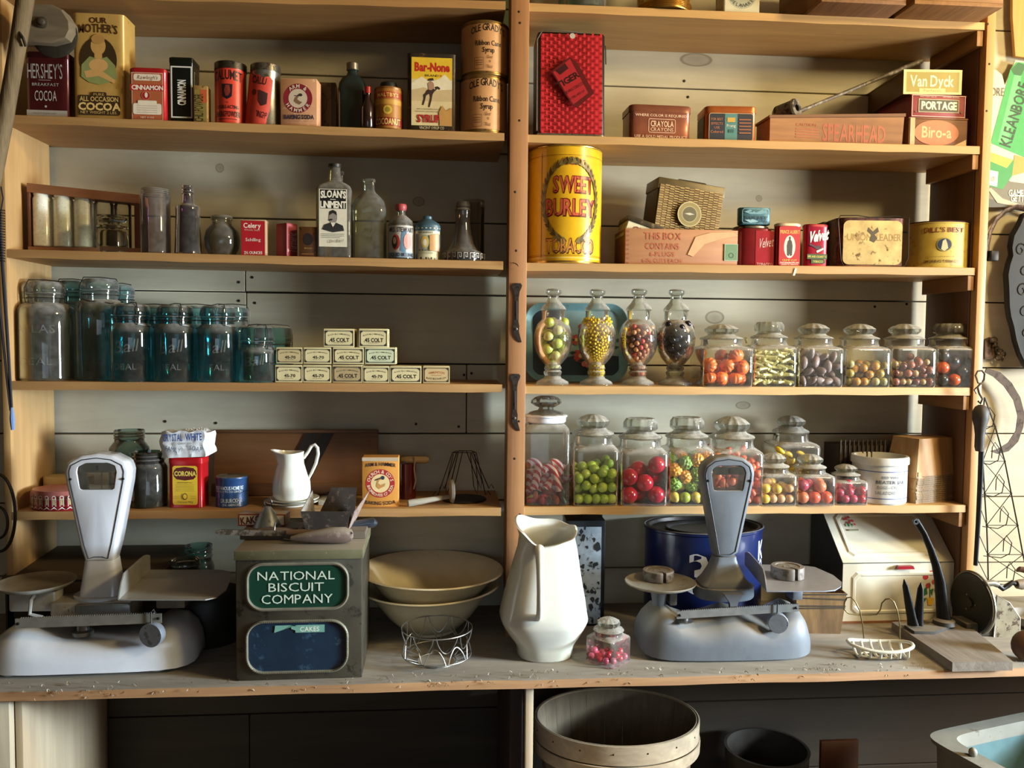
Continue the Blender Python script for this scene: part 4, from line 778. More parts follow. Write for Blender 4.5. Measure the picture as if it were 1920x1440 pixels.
label_part(r_, [('t', 'Velvet', .48, .76, .98, .25, 'F0E4D8', {'it': .35, 'rot': 10, 'b': 2}), ('p', [(.1, .52), (.3, .48), (.45, .42), (.7, .4), (.72, .5), (.5, .52), (.4, .5), (.12, .57)], '3A1A2A'), ('p', [(.45, .38), (.8, .46), (.82, .42), (.5, .33)], 'E9E0D0'), ('r', 0, .17, 1, .30, '2A4A24'), ('t', 'PIPE AND CIGARETTE', .5, .235, .95, .05, 'C9B84A', {'b': 1}), ('r', .2, .06, .9, .16, '2A4A24'), ('t', 'TOBACCO', .55, .11, .5, .05, 'C9B84A', {'b': 1})], W * .86, H * .92, (0, -.0153, .002))
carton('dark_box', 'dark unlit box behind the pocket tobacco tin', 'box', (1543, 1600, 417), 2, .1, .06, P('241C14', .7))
r_, W, H = tin('lunch_tin', 'worn silver and cream lunch tin with folded wire handles lying on its side', 'tin', (1575, 1700, 408), 2, .03, .085, P('6A3A2A', .5, .4, .3, 60, 0, '3A241A', .5), 5, rz=R_(-3))
label_part(r_, [('r', 0, 0, 1, 1, P('C7B07A', .35, .35, .3, 30, .2, '6A5230', .6, 45), .1), ('t', 'UNION', .27, .62, .42, .15, '9A7A48', {'b': 1}), ('t', 'LEADER', .77, .62, .42, .15, '9A7A48', {'b': 1}), ('p', [(.42, .85), (.5, .75), (.58, .85), (.6, .75), (.53, .68), (.58, .6), (.52, .5), (.44, .55), (.47, .68), (.4, .76)], '4A4232')], W * .86, H * .88, (0, -.0428, H * .06), rough=.4)
mb = MB(); a = W * .49
mb.tube([(-a - .004, -.045, H * .95), (-a, -.047, H + .003), (-a * .5, -.047, H + .004), (-.01, -.046, H), (.01, -.046, H + .001), (a * .6, -.047, H + .004), (a + .003, -.047, H), (a + .004, -.047, H * .2), (a - .004, -.047, H * .03), (-a + .012, -.047, .001), (-a + .004, -.047, H * .15), (-a - .004, -.046, H * .85)], .0013, closed=True); obj('wire_handle', mb, P('4A4234', .4, .7), r_)
r_, W, H = can('tobacco_can', 'oval mustard yellow tobacco can with a blue round portrait', 'can', (1706, 1812, 421), 2, .06, P('B8A044', .55, 0, .12, 40, 0, '8A7430', .62), .75)
label_part(r_, [('t', "DILL'S BEST", .42, .82, .46, .1, '7A3A20', {'b': 1}), ('e', .42, .5, .085, None, '8A8440'), ('e', .42, .5, .075, None, '24344E'), ('p', [(.385, .4), (.40, .58), (.43, .62), (.45, .52), (.46, .42), (.42, .36)], 'C9BE9A'), ('t', 'SMOKING TOBACCO', .41, .14, .42, .055, '5A3A1E', {'b': 1}), ('r', .22, .24, .6, .245, '8A6A3A')], W * 1.3, H, cyl=(W / 2 + .0003, W / 2 * .75 + .0003, 0), rough=.4)
mb = MB(); mb.lathe([(W * .50, H - .002), (W * .512, H), (W * .50, H + .002)], 48, 2, .75, cap0=False, cap1=False); obj('rim', mb, P('4A3040', .4, .5), r_)
mb = MB(); mb.prism([(-.004, -.018), (.001, -.018), (.006, -.001), (.001, 0)], -.002, -.0012); p = at_y(1490, 502, -.002)
obj('paper_scrap', mb, P('D9D0BC', .8), label='tiny white paper scrap stuck on the shelf edge below the red pocket tin', cat='paper', loc=(p.x, 0, p.z - .0005))
# ------------------------------------------------------------ third shelf, left: bail jars and cartridge boxes
WIRE = P('4A4844', .4, .8, .2, 80)
def bail_jar(name, label, px, s, Yc, tint, deep, text=None, group=None, dust=.07, wire=True, lidtop=True, small=False):
    X, z, W, H = spot(px[0], px[1], px[2], s, Yc); r = W / 2
    root = thing(name, label, 'jar', (X, Yc, z), random.uniform(-.3, .3), group); g = GLASS(tint, deep, dust, .35, .03, 2.2)
    ln = px[3] if len(px) > 3 else .78; nk = px[4] if len(px) > 4 else .62   # shoulder height, neck share
    mb = MB(); mb.lathe([(r * .8, .002), (r * .92, 0), (r, .006), (r, H * (ln - .13)), (r * .97, H * (ln - .07)), (r * .86, H * (ln - .025)), (r * nk, H * ln), (r * nk, H * (ln + .07)), (r * (nk + .05), H * (ln + .075)), (r * (nk + .05), H * (ln + .09)), (r * nk, H * (ln + .1))], 40, cap1=False); obj('jar_glass', mb, g, root)
    if lidtop:
        a = ln + .1; q = r * (nk + .06)
        mb = MB(); mb.lathe([(q, H * a), (q * 1.02, H * (a + .02)), (q, H * (a + .06)), (q * .95, H * .975), (q * .8, H), (q * .35, H * .985), (.001, H * .985)], 36); obj('lid', mb, g, root)
    if wire:
        q = r * (nk + .04); mb = MB(); zz = H * (ln + .045)
        mb.tube([(q * math.cos(t), q * math.sin(t), zz) for t in [2 * PI * i / 28 for i in range(28)]], .0011, 5, True)
        w2 = r * (nk + .16); top = H + .003
        mb.tube([(-w2 * .95, -.0, zz - .012), (-w2, 0, zz), (-w2, 0, H * .93), (-w2 * .8, 0, top), (0, 0, top + .002), (w2 * .8, 0, top), (w2, 0, H * .93), (w2, 0, zz), (w2 * .95, 0, zz - .012)], .0012, 5)
        mb.tube([(w2 * .97, -.0, zz - .01), (w2 * .8, -w2 * .75, zz - .016), (0, -w2 * 1.15, zz - .02), (-w2 * .8, -w2 * .75, zz - .016), (-w2 * .97, 0, zz - .01)], .0011, 5)
        wi = obj('bail_wire', mb, WIRE, root); wi.rotation_euler = (0, 0, px[5] if len(px) > 5 else .9)
    if text:
        eg = GLASS('FFFFFF', tint, .12, .0, .1, 3); items = []
        for (t, v, w_, h, op) in text: items.append(('t', t, .5, v, w_, h, eg, op))
        root.rotation_euler = (0, 0, 0); label_part(root, items, r * 1.7, H * ln, cyl=(r, r, 0), off=.0006, name='embossed_lettering')
    return root
cl = ('EEF2EC', 'C2CCC2'); tq = ('A4E2E8', '48B4C4'); tl = ('C4E2E2', '6AA8AE')
bail_jar('half_gallon_jar', 'largest colourless wire bail jar at the left end of the jar shelf', (34, 141, 529, .79, .60), 3, .075, *cl, text=[('ATLAS', .66, .8, .1, {}), ('IDEAL', .25, .7, .09, {})])
bail_jar('half_gallon_jar', 'tall teal bail jar mostly hidden behind the colourless one', (98, 180, 527, .79, .60), 3, .165, *tl)
bail_jar('half_gallon_jar', 'tall dusty teal bail jar second from the left', (142, 236, 524, .80, .66), 3, .085, 'CFE4E2', '7FB0B2', group=None)
bail_jar('half_gallon_jar', 'tall teal bail jar seen only by its neck at the back', (196, 264, 535, .80, .60), 3, .17, *tq)
BT = [('Ball', .60, .62, .2, {'it': .3, 'rot': 8}), ('IDEAL', .26, .62, .1, {})]
for i, (a, b, c, lb) in enumerate(((206, 288, 571, 'left one of the three front quart teal bail jars'), (289, 369, 573, 'middle one of the three front quart teal bail jars'), (370, 448, 574, 'right one of the three front quart teal bail jars'))):
    bail_jar('quart_jar', lb, (a, b, c, .76, .78, 2.2), 3, .045, *tq, text=BT, group='front row of quart jars', dust=.025)
for i, (a, b, c, lb) in enumerate(((252, 330, 574, 'back row teal bail jar between the left and middle front ones'), (330, 408, 574, 'back row teal bail jar between the middle and right front ones'), (404, 470, 574, 'back row teal bail jar at the right end, wire over its lid'))):
    bail_jar('quart_jar', lb, (a, b, c, .76, .78, .4), 3, .145, *tq, group='back row of quart jars', dust=.03)
bail_jar('pint_jar', 'short teal bail jar next to the cartridge boxes', (448, 516, 612, .64, .84, 2.4), 3, .04, *tq, text=[('Ball', .6, .6, .25, {'it': .3, 'rot': 8})], dust=.03)
bail_jar('pint_jar', 'short wide teal bail jar behind the other short one', (476, 550, 612, .62, .86, .3), 3, .12, *tq)
crm = P('C9BC8C', .6, 0, .06, 30); k1 = '2E2A20'
def ammo(px, zb, txt, label, front='CFC293'):
    r_, W, H = carton('cartridge_box', label, 'box', px, 3, .03, .062, crm, 0, 'stacked cartridge boxes', zb, .0006)
    it = [('r', .01, .03, .99, .97, front), ('f', .03, .08, .97, .92, .022, k1), ('f', .055, .13, .945, .87, .006, k1, .05)]
    for (u, v) in ((.03, .08), (.87, .08), (.03, .76), (.87, .76)): it.append(('r', u, v, u + .1, v + .16, k1))
    it.append(('r', .07, .16, .93, .84, front, .07))
    if txt == 'W': it += [('t', 'AMMUNITION', .5, .60, .6, .12, 'A8683A', {'b': 2, 'arch': .05}), ('t', 'BLACK HILLS RAPID CITY', .5, .33, .74, .1, k1, {'b': 1, 'arch': -.06}), ('r', .3, .46, .7, .49, 'A8683A')]
    else: it += [('t', 'BLACK HILLS AMMUNITION', .5, .64, .72, .075, '4A4230', {'b': 1, 'arch': .09}), ('t', txt, .5 if 'C' in txt else .53, .40, .66 if 'C' in txt else .40, .2 if 'C' in txt else .16, '201C14', {'b': 2}), ('t', '250 GR RNFP', .5, .25, .34, .05, '5A5240')]
    label_part(r_, it, W, H, (0, -.031, 0), off=.0003, step=.00006)
    label_part(r_, [('f', .06, .08, .94, .92, .01, k1), ('e', .6, .5, .17, .3, k1), ('e', .6, .5, .15, .26, 'C9BC8C'), ('e', .2, .5, .04, .25, 'A87A3A')], .062, H, (W / 2, 0, 0), 'right', name='side_print', off=.0003)
    return r_.location.z + H + .0003
for (a, b, c, t, lb, fr) in ((516, 567, 685, '45-70', 'first cartridge box from the left in the bottom row', 'CFC293'), (568, 621, 685, '45-70', 'second cartridge box from the left in the bottom row', 'CFC293'), (623, 679, 685, '.45 COLT', 'browner cartridge box third in the bottom row', 'A8946A'), (680, 730, 687, '45-70', 'fourth cartridge box in the bottom row', 'CFC293'), (731, 790, 687, '.45 COLT', 'fifth cartridge box in the bottom row', 'CFC293'), (793, 843, 687, 'W', 'last cartridge box in the bottom row, with orange and brown lettering', 'BFA878')): z1 = ammo((a, b, c), None, t, lb, fr)
z1 = ZC - .0975 + .0413
for (a, b, c, t, lb, fr) in ((518, 567, 652, '45-70', 'left cartridge box of the middle row', 'BBAA7C'), (569, 621, 652, '45-70', 'second cartridge box of the middle row', 'CFC293'), (624, 682, 652, '.45 COLT', 'third cartridge box of the middle row', 'CFC293'), (684, 742, 652, '.45 COLT', 'pale green-faced cartridge box at the right end of the middle row', 'C5CBA6')): z2 = ammo((a, b, c), z1, t, lb, fr)
for (a, b, c, t, lb, fr) in ((607, 664, 617, '.45 COLT', 'left one of the two cartridge boxes on top', 'CFC293'), (673, 727, 617, '.45 COLT', 'right one of the two cartridge boxes on top', 'CFC293')): ammo((a, b, c), z2, t, lb, fr)

# ------------------------------------------------------------ third shelf, right: tray, footed urns, square candy jars
X, z, W, H = spot(985, 1178, 568, 3, .19); tray = thing('tole_tray', 'pale blue metal tray painted with red flowers leaning on the wall behind the urns', 'tray', (X, .195, z), 0, rot=(R_(-7), 0, 0))
def rr3(hw, z0, z1, y, r, n=8): return [Vector((a, y, b)) for a, b in rrect(-hw, z0, hw, z1, r, n)]
mb = MB(); mb.loft([rr3(W * .42, .018, H - .018, .002, .03), rr3(W * .44, .014, H - .014, .001, .035), rr3(W * .49, .003, H - .003, -.012, .045), rr3(W * .5, 0, H, -.013, .046), rr3(W * .5, 0, H, -.0105, .046), rr3(W * .44, .013, H - .013, .004, .035), rr3(W * .42, .018, H - .018, .0045, .03)])
obj('tray_body', mb, P('74A0A4', .4, .2, .2, 30, 0, '2E4A50', .66), tray)
random.seed(5); it = [('r', 0, 0, 1, 1, '86A09A', .08), ('p', [(0, 0), (.32, 0), (.26, .5), (.32, 1), (0, 1)], '2E3A44'), ('p', [(.0, .0), (1, 0), (1, .3), (.6, .34), (.3, .25), (0, .3)], '26302E')]
for (u, v, c, r) in ((.60, .72, 'A8382E', .07), (.64, .45, 'C05A48', .08), (.70, .30, 'B84434', .10), (.55, .3, 'B84434', .08), (.5, .55, 'A8483A', .06), (.62, .2, 'D07A68', .06)):
    for k in range(5): it.append(('e', u + r * .6 * math.cos(k * 1.256), v + r * .8 * math.sin(k * 1.256), r * .5, None, c))
    it.append(('e', u, v, r * .3, None, 'D9B878'))
for k in range(16):
    u, v = random.uniform(.4, .95), random.uniform(.12, .6); it.append(('p', [(u, v), (u + .04, v + .03), (u + .09, v + .01), (u + .04, v - .03)], '1E3A28'))
label_part(tray, it, W * .84, H - .036, (0, .002, .018), name='painted_flowers', rough=.4)
gclear = GLASS('FAFCFA', 'F0F3F0', .055, .35, .02, .9); gsolid = SOLID('F2F5F2')
UR = [(31, 0), (31, 2), (29, 6), (22, 10), (17, 12.5), (14.5, 17), (17, 22), (17, 25), (14, 28), (16.5, 31), (16, 34), (14, 37.5), (18, 42), (26, 52), (32, 64), (35.5, 80), (36, 92), (34, 104), (29.5, 116), (24, 122), (21.5, 125), (21.5, 140), (22.5, 141.5)]
UL = [(23, 142), (24, 144), (22, 148), (15, 156), (11, 163), (10, 168), (10.5, 171), (14, 174), (15, 178), (14.5, 181), (12, 183), (1, 183.5)]
def urn(cx, yt, label, rs):
    X, z, W, H = spot(cx - 36, cx + 36, yt, 3, .07); k = H / 184; kr = W / 72
    r = thing('apothecary_urn', label, 'jar', (X, .07, z), 0, 'footed glass apothecary urns')
    mb = MB(); mb.lathe([(a * kr, b * k) for a, b in UR[:12]], 40, cap1=True); obj('foot', mb, gsolid if False else GLASS('E9EEE8', 'F0F3F0', .07, .4, .03, .8), r)
    mb = MB(); mb.lathe([(a * kr, b * k) for a, b in UR[11:]], 48, cap0=False, cap1=False); obj('bowl', mb, gclear, r)
    mb = MB(); mb.lathe([(a * kr, b * k) for a, b in UL], 40); obj('stopper_lid', mb, GLASS('E9EEE8', 'F0F3F0', .07, .4, .03, .8), r)
    pr = [(b * k, a * kr * .93) for a, b in UR[5:]]
    def half(zz):
        for (z0, r0), (z1, r1) in zip(pr, pr[1:]):
            if z0 <= zz <= z1: return r0 + (r1 - r0) * (zz - z0) / (z1 - z0)
        return pr[0][1] if zz < pr[0][0] else .01
    return (X, .07, z), half, k, kr
def bl(r, s=(1, 1, 1), sub=2): return lambda mb: mb.ball((0, 0, 0), r, s, sub)
l, hf, k, kr = urn(1037, 541, 'urn of large green grape sweets beside the centre post', 0)
pts = pack(27, .0127, hf, 30 * k, 134 * k, False, 260, 2); sweets('grape_candy', 'sweet', 'grape sweets in the urn', 'green round grape sweet in the leftmost footed urn', pts, l, [(bl(.0127, (1, 1, 1.1)), CANDY('B4B450')), (bl(.0125, (1, 1, 1.08)), CANDY('A4AC48')), (bl(.0122), CANDY('C4BC70'))], labels=['olive grape sweet in the leftmost footed urn', 'green grape sweet in the leftmost footed urn', 'pale grape sweet in the leftmost footed urn'])
l, hf, k, kr = urn(1119, 542, 'urn of tiny yellow sweets, second from the centre post', 0)
pts = pack(420, .0036, hf, 15 * k, 119 * k, False, 90, 3)
o_ = sorted(range(len(pts)), key=lambda i: (pts[i][1] + .0) - .9 * abs(pts[i][0]))
sweets('lemon_drop', 'sweet', 'yellow sweets in the urn', 'tiny yellow sweet in the second footed urn', [pts[i] for i in o_[:300]], l, [(bl(.0039, (1, 1, 1), 1), CANDY('DDBB1E'))])
mb = MB()
for i in o_[300:]: mb.ball(pts[i], .0039, (1, 1, 1), 1)
obj('lemon_drops', mb, CANDY('DDBB1E'), label='yellow sweets at the back of the second footed urn', cat='sweets', kind='stuff', loc=l)
l, hf, k, kr = urn(1197, 541, 'urn of brown and pink malt balls, third from the centre post', 0)
pts = pack(150, .0064, hf, 16 * k, 118 * k, False, 200, 4)
sweets('malt_ball', 'sweet', 'malt balls in the urn', '', pts, l, [(bl(.0064), CANDY('8A4A34')), (bl(.0064), CANDY('B9784E')), (bl(.0064), CANDY('C4403A')), (bl(.0064), CANDY('5E302C')), (bl(.0064), CANDY('C98858'))], labels=[c + ' malt ball in the third footed urn' for c in ('brown', 'tan', 'red', 'dark', 'caramel')])
l, hf, k, kr = urn(1267, 542, 'urn of black balls, fourth from the centre post', 0)
pts = pack(60, .0088, hf, 30 * k, 128 * k, False, 200, 5); sweets('blackberry_candy', 'sweet', 'black sweets in the urn', 'glossy black sweet in the fourth footed urn', pts, l, [(bl(.0088), CANDY('14141E', .15))])
def cjar(px, s, Yc, label, group=None, knob=0, rz=0, tall=False, wide=.8, name='candy_jar', hb=.62):
    X, z, W, H = spot(px[0], px[1], px[2], s, Yc); X, z, W, H = X, z, W * .97, H; a = W / 2
    r = thing(name, label, 'jar', (X, Yc, z), rz, group); nk = wide * a
    mb = MB(); mb.lathe([(a * .93, .001, 7), (a * .98, .0005, 8), (a, .004, 8), (a, H * (hb - .05), 8), (a * .98, H * (hb - .02), 7), (a * .92, H * hb, 5), (nk, H * (hb + .025), 2.2), (nk * .97, H * (hb + .06), 2), (nk * .97, H * (hb + .12), 2), (nk * 1.02, H * (hb + .125), 2)], 56, cap1=False); obj('jar_glass', mb, gclear, r)
    lg = GLASS('E9EEE9', 'F2F4F2', .08, .4, .03, .8); h = hb + .125
    mb = MB(); mb.lathe([(nk * 1.03, H * h), (nk * 1.05, H * (h + .015)), (nk * 1.0, H * (h + .03)), (nk * .72, H * (h + .06)), (nk * .62, H * (h + .085))], 40, cap1=True); obj('lid', mb, lg, r)
    mb = MB(); hk = h + .085; u = 1 - hk
    if knob == 0: mb.lathe([(nk * .60, H * hk), (nk * .76, H * (hk + u * .25)), (nk * .78, H * (hk + u * .5)), (nk * .6, H * (hk + u * .75)), (nk * .3, H * (hk + u * .95)), (.001, H)], 48, flute=.06, fn=12)
    else: mb.lathe([(nk * .62, H * hk), (nk * .82, H * (hk + u * .2)), (nk * .80, H * (hk + u * .7)), (nk * .66, H * (hk + u)), (.001, H * (hk + u * .8))], 48, flute=.04, fn=14)
    obj('lid_knob', mb, lg, r)
    return r, (X, Yc, z), a * .93, H, (lambda zz: a * .93)
def pumpkin(r):
    def f(mb): mb.lathe([(.001, -.72 * r), (.5 * r, -.68 * r), (.9 * r, -.35 * r), (r, 0), (.9 * r, .38 * r), (.5 * r, .7 * r), (.12 * r, .6 * r), (.1 * r, .85 * r), (.001, .86 * r)], 48, flute=.07, fn=10)
    return f
Yj = .055
r_, l, a, H, hf = cjar((1303, 1400, 607), 3, Yj, 'square jar of orange pumpkin sweets, first after the urns', knob=0)
pts = pack(22, .0172, hf, .003, H * .58, True, 260, 6); sweets('pumpkin_candy', 'sweet', 'pumpkin sweets', 'orange ribbed pumpkin sweet in the first square jar', pts, l, [(pumpkin(.0172), CANDY('E8722A', .4))])
r_, l, a, H, hf = cjar((1400, 1482, 604), 3, Yj, 'square jar of pale yellow sticks between pumpkins and almonds', knob=1)
pts = pack(170, .0079, hf, .003, H * .60, True, 160, 7)
sweets('mint_stick', 'sweet', 'pale yellow stick sweets', 'pale yellow stick sweet in the second square jar', pts, l, [((lambda mb: mb.mark().tube([(-.012, 0, 0), (0, .0008, 0), (.012, 0, 0)], .0034, 6)), CANDY('E8E2A4', .5))], flat=True)
r_, l, a, H, hf = cjar((1481, 1567, 606), 3, Yj, 'square jar of mauve-brown sugared almonds', knob=0)
pts = pack(60, .0112, hf, .003, H * .57, True, 200, 8); sweets('sugared_almond', 'sweet', 'sugared almonds', 'mauve-brown almond in the third square jar', pts, l, [(bl(.0112, (1.45, .85, .6)), CANDY('84706E', .6)), (bl(.0112, (1.35, .9, .65)), CANDY('75605E', .6))], labels=['mauve almond in the third square jar', 'brownish almond in the third square jar'])
r_, l, a, H, hf = cjar((1567, 1653, 607), 3, Yj, 'square jar of olive and tan round sweets', knob=0)
pts = pack(52, .0103, hf, .003, H * .44, True, 200, 9); sweets('butterscotch_ball', 'sweet', 'olive gumballs', '', pts, l, [(bl(.0103), CANDY('B09A4E')), (bl(.0100), CANDY('A8A070')), (bl(.0103), CANDY('BF8A3A')), (bl(.0100), CANDY('8A7A48'))], labels=[c + ' round sweet in the fourth square jar' for c in ('yellowish', 'greyish', 'amber', 'olive')])
r_, l, a, H, hf = cjar((1652, 1737, 607), 3, Yj, 'square jar of dusky pink and brown grape shaped sweets', knob=0)
pts = pack(46, .0100, hf, .003, H * .46, True, 200, 10); sweets('toffee_ball', 'sweet', 'pink gumballs', '', pts, l, [(bl(.0102, (1, 1, 1.1)), CANDY('8A4E44')), (bl(.0095), CANDY('A86858')), (bl(.008), CANDY('6E3A34')), (bl(.0075), CANDY('B89A6A'))], labels=[c + ' round sweet in the fifth square jar' for c in ('dusky', 'pinkish', 'dark', 'sandy')])
r_, l, a, H, hf = cjar((1737, 1819, 607), 3, Yj, 'square jar of black and orange sweets at the right end of its shelf', knob=1)
pts = pack(24, .0152, hf, .003, H * .50, True, 200, 11); sweets('liquorice_ball', 'sweet', 'black and orange gumballs', '', pts, l, [(bl(.0155), CANDY('26222E')), (bl(.0148), CANDY('2E3236')), (bl(.0152), CANDY('D8561E'))], labels=[c + ' round sweet in the sixth square jar' for c in ('black', 'slate', 'orange')])

# ------------------------------------------------------------ fourth shelf, right
Yj = .06
X, z, W, H = spot(982, 1064, 742, 4, Yj); a = W / 2; r_ = thing('tall_candy_jar', 'tall square jar of candy canes with a white rimmed faceted lid by the centre post', 'jar', (X, Yj, z), 0)
mb = MB(); mb.lathe([(a * .93, .001, 8), (a, .004, 9), (a, H * .66, 9), (a * .96, H * .705, 7), (a * .86, H * .735, 4), (a * .78, H * .75, 2), (a * .78, H * .79, 2)], 56, cap1=False); obj('jar_glass', mb, gclear, r_)
mb = MB(); mb.lathe([(a * .86, H * .755), (a * .9, H * .765), (a * .9, H * .80), (a * .96, H * .81), (a * .96, H * .822), (a * .8, H * .83)], 44, cap0=False); obj('plastic_collar', mb, P('E4E6EA', .3, 0, .03), r_, label='white collar of the lid')
mb = MB(); mb.lathe([(a * .85, H * .823), (a * .7, H * .85), (a * .35, H * .87), (a * .3, H * .89), (a * .45, H * .90), (a * .66, H * .93), (a * .66, H * .955), (a * .5, H * .985), (a * .3, H)], 40, flute=.05, fn=10); obj('lid_knob', mb, GLASS('EEF2EE', 'C9D0C9', .02, .1, .02, 3.4), r_)
def cane(mb):
    for k in range(22):
        pass
def canecandy(px, py, ang, name='candy_cane', L_=.065, rr=.0085, c1='D8474A', y=-.01, lab='striped candy cane leaning in the tall jar', curl=True):
    p = at_y(px, py, Yj + y); d = Vector((math.cos(ang), 0, math.sin(ang))); q = []
    n = 30
    for i in range(n + 1):
        t = i / n
        if curl and t > .65:
            u = (t - .65) / .35 * 2.6; c = Vector((-d.z, 0, d.x)) * .014
            q.append(d * (L_ * .65) + c - c * math.cos(u) + d * (.014 * math.sin(u)))
        else: q.append(d * L_ * t)
    m1 = (name, c1)
    if m1 not in MC:
        m, nt, N, L = newmat(m1); b = N['Principled BSDF']; co = objco(N)
        wv = N.new('ShaderNodeTexWave'); wv.inputs['Scale'].default_value = 32; wv.inputs['Distortion'].default_value = .6; wv.bands_direction = 'DIAGONAL'; L.new(co, wv.inputs[0])
        L.new(ramp(N, L, wv.outputs['Fac'], [(.42, lin('C22A34')), (.5, lin('EFD8D4'))]), b.inputs['Base Color']); b.inputs['Roughness'].default_value = .3
    mb = MB(); mb.tube(q, rr, 12)
    obj(name, mb, MC[m1], label=lab, cat='sweet', group='candy canes in the tall jar', loc=p)
for i, (px, py, an, y, cu) in enumerate(((1001, 917, 1.35, -.02, True), (1012, 920, 1.15, .0, False), (1023, 915, .9, -.015, True), (1050, 920, 1.9, -.02, True), (1035, 925, 1.2, .01, False), (1040, 905, .35, .015, False), (992, 922, 1.5, .01, False))): canecandy(px, py, an, y=y, curl=cu, L_=.076 if i < 5 else .055, rr=.0095)
def ringc(c): return lambda mb: mb.tube([(.0085 * math.cos(t), 0, .0085 * math.sin(t)) for t in [2 * PI * i / 20 for i in range(20)]], .0052, 10, True)
for (px, py, c, lb) in ((998, 938, 'C9C060', 'yellow'), (1018, 937, 'B8343E', 'dark red'), (1008, 944, 'C8703A', 'orange')):
    p = at_y(px, py, Yj - .022 if c != 'C8703A' else Yj); mb = MB(); ringc(c)(mb); obj('ring_candy', mb, CANDY(c), label=lb + ' ring sweet at the bottom of the tall jar', cat='sweet', loc=p)
X, z, W, H = spot(982, 1064, 742, 4, Yj)
pts = pack(34, .0088, lambda zz: W * .46, .003, .03, True, 160, 12); sweets('wrapped_candy', 'sweet', 'small sweets in the tall jar', '', pts, (X, Yj, z), [(bl(.0085, (1.5, .9, .8)), CANDY('C8434A')), (bl(.008, (1.3, 1, .8)), CANDY('B02A34')), (bl(.008, (1.4, .8, .8)), CANDY('D86A3A')), (bl(.008, (1.5, .6, .6)), CANDY('2E4A34'))], labels=[c + ' sweet among the candy canes in the tall jar' for c in ('pinkish', 'crimson', 'orange', 'green')])
for (px, py, c, lb) in ((991, 873, 'D8802A', 'amber knobbly sweet on the pile in the tall jar'), (999, 866, 'C8383A', 'red topped sweet highest on the pile in the tall jar'), (1042, 888, 'D84A26', 'orange star-shaped sweet on the right of the pile in the tall jar')):
    p = at_y(px, py, Yj - .005); mb = MB(); mb.ball((0, 0, 0), .0085, (1, 1, 1), 2)
    for v in mb.bm.verts: v.co *= 1 + .18 * math.sin(v.co.x * 900) * math.cos(v.co.z * 800)
    obj('chunky_candy', mb, CANDY(c), label=lb, cat='sweet', loc=p)
r_, l, a, H, hf = cjar((1067, 1155, 776), 4, Yj, 'square jar half full of bright green grape sweets', wide=.87, hb=.64)
pts = pack(58, .0118, hf, .003, H * .47, True, 260, 13); sweets('grape_candy', 'sweet', 'grape sweets in the square jar', '', pts, l, [(bl(.0118, (1, 1, 1.12)), CANDY('A8BE3E')), (bl(.012, (1, 1, 1.1)), CANDY('BACB58')), (bl(.0118, (1, 1, 1.1)), CANDY('98B246'))], labels=[c + ' grape sweet in the square jar' for c in ('yellow-green', 'light', 'leaf-green')])
r_, l, a, H, hf = cjar((1154, 1245, 784), 4, Yj, 'square jar of large crimson balls', knob=1, wide=.87, hb=.64)
pts = pack(13, .0205, hf, .003, H * .50, True, 300, 14); sweets('jawbreaker', 'sweet', 'crimson jawbreakers', 'large crimson jawbreaker in the square jar', pts, l, [(bl(.0208, sub=3), CANDY('B2142C', .22))])
r_, l, a, H, hf = cjar((1242, 1331, 782), 4, Yj, 'square jar of fruit shaped yellow, green and orange sweets', knob=1, wide=.87, hb=.64)
pts = pack(26, .0145, hf, .003, H * .62, True, 260, 15); pts = sorted(pts.tolist(), key=lambda p: p[2])
def pear(r):
    return lambda mb: mb.lathe([(.001, -r), (.6 * r, -.9 * r), (.95 * r, -.4 * r), (.95 * r, .05 * r), (.62 * r, .6 * r), (.4 * r, 1.0 * r), (.2 * r, 1.15 * r), (.001, 1.15 * r)], 24)
def knob_(r):
    def f(mb):
        mb.ball((0, 0, 0), r * .93, (1, 1, 1.08), 4)
        for v in mb.bm.verts:
            d = v.co.normalized(); v.co += d * r * .12 * (math.sin(d.x * 13 + 1) * math.sin(d.y * 13) + math.sin(d.z * 13) * math.cos(d.x * 9))
    return f
sweets('fruit_candy', 'sweet', 'pear sweets', '', pts[:19], l, [(pear(.0135), CANDY('BFB03A')), (bl(.0138), CANDY('A2A83A')), (pear(.0135), CANDY('D0B24A')), (bl(.0138), CANDY('C08A2E'))], labels=['pale pear sweet in the fruit jar', 'green round sweet in the fruit jar', 'yellow pear sweet in the fruit jar', 'orange round sweet in the fruit jar'])
sweets('berry_candy', 'sweet', 'knobbly sweets', '', pts[19:], l, [(knob_(.0172), CANDY('7FA03A', .5)), (knob_(.0172), CANDY('D8962A', .5))], labels=['green knobbly sweet at the top of the fruit jar', 'orange knobbly sweet at the top of the fruit jar'])
r_, l, a, H, hf = cjar((1322, 1419, 780), 4, Yj, 'square jar of orange nuggets behind the dial of the grey scale', wide=.84, hb=.62)
pts = pack(120, .0096, hf, .003, H * .56, True, 160, 16)
def nug(r):
    def f(mb):
        mb.ball((0, 0, 0), r, (1.1, .9, .9), 2)
        for v in mb.bm.verts: v.co *= 1 + .12 * math.sin(v.co.x * 700 + v.co.y * 500)
    return f
sweets('orange_nugget', 'sweet', 'orange nuggets', 'orange nugget in the jar behind the grey scale', pts, l, [(nug(.0098), CANDY('D8663C', .45)), (nug(.0098), CANDY('C8543A', .45))], labels=['orange nugget in the jar behind the grey scale', 'reddish nugget in the jar behind the grey scale'])
r_, l, a, H, hf = cjar((1438, 1524, 779), 4, .15, 'jar of banana shaped sweets standing behind the small jars', wide=.74, hb=.66)
pts = pack(26, .0125, hf, .003, H * .58, True, 200, 17); pts = sorted(pts.tolist(), key=lambda p: p[2])
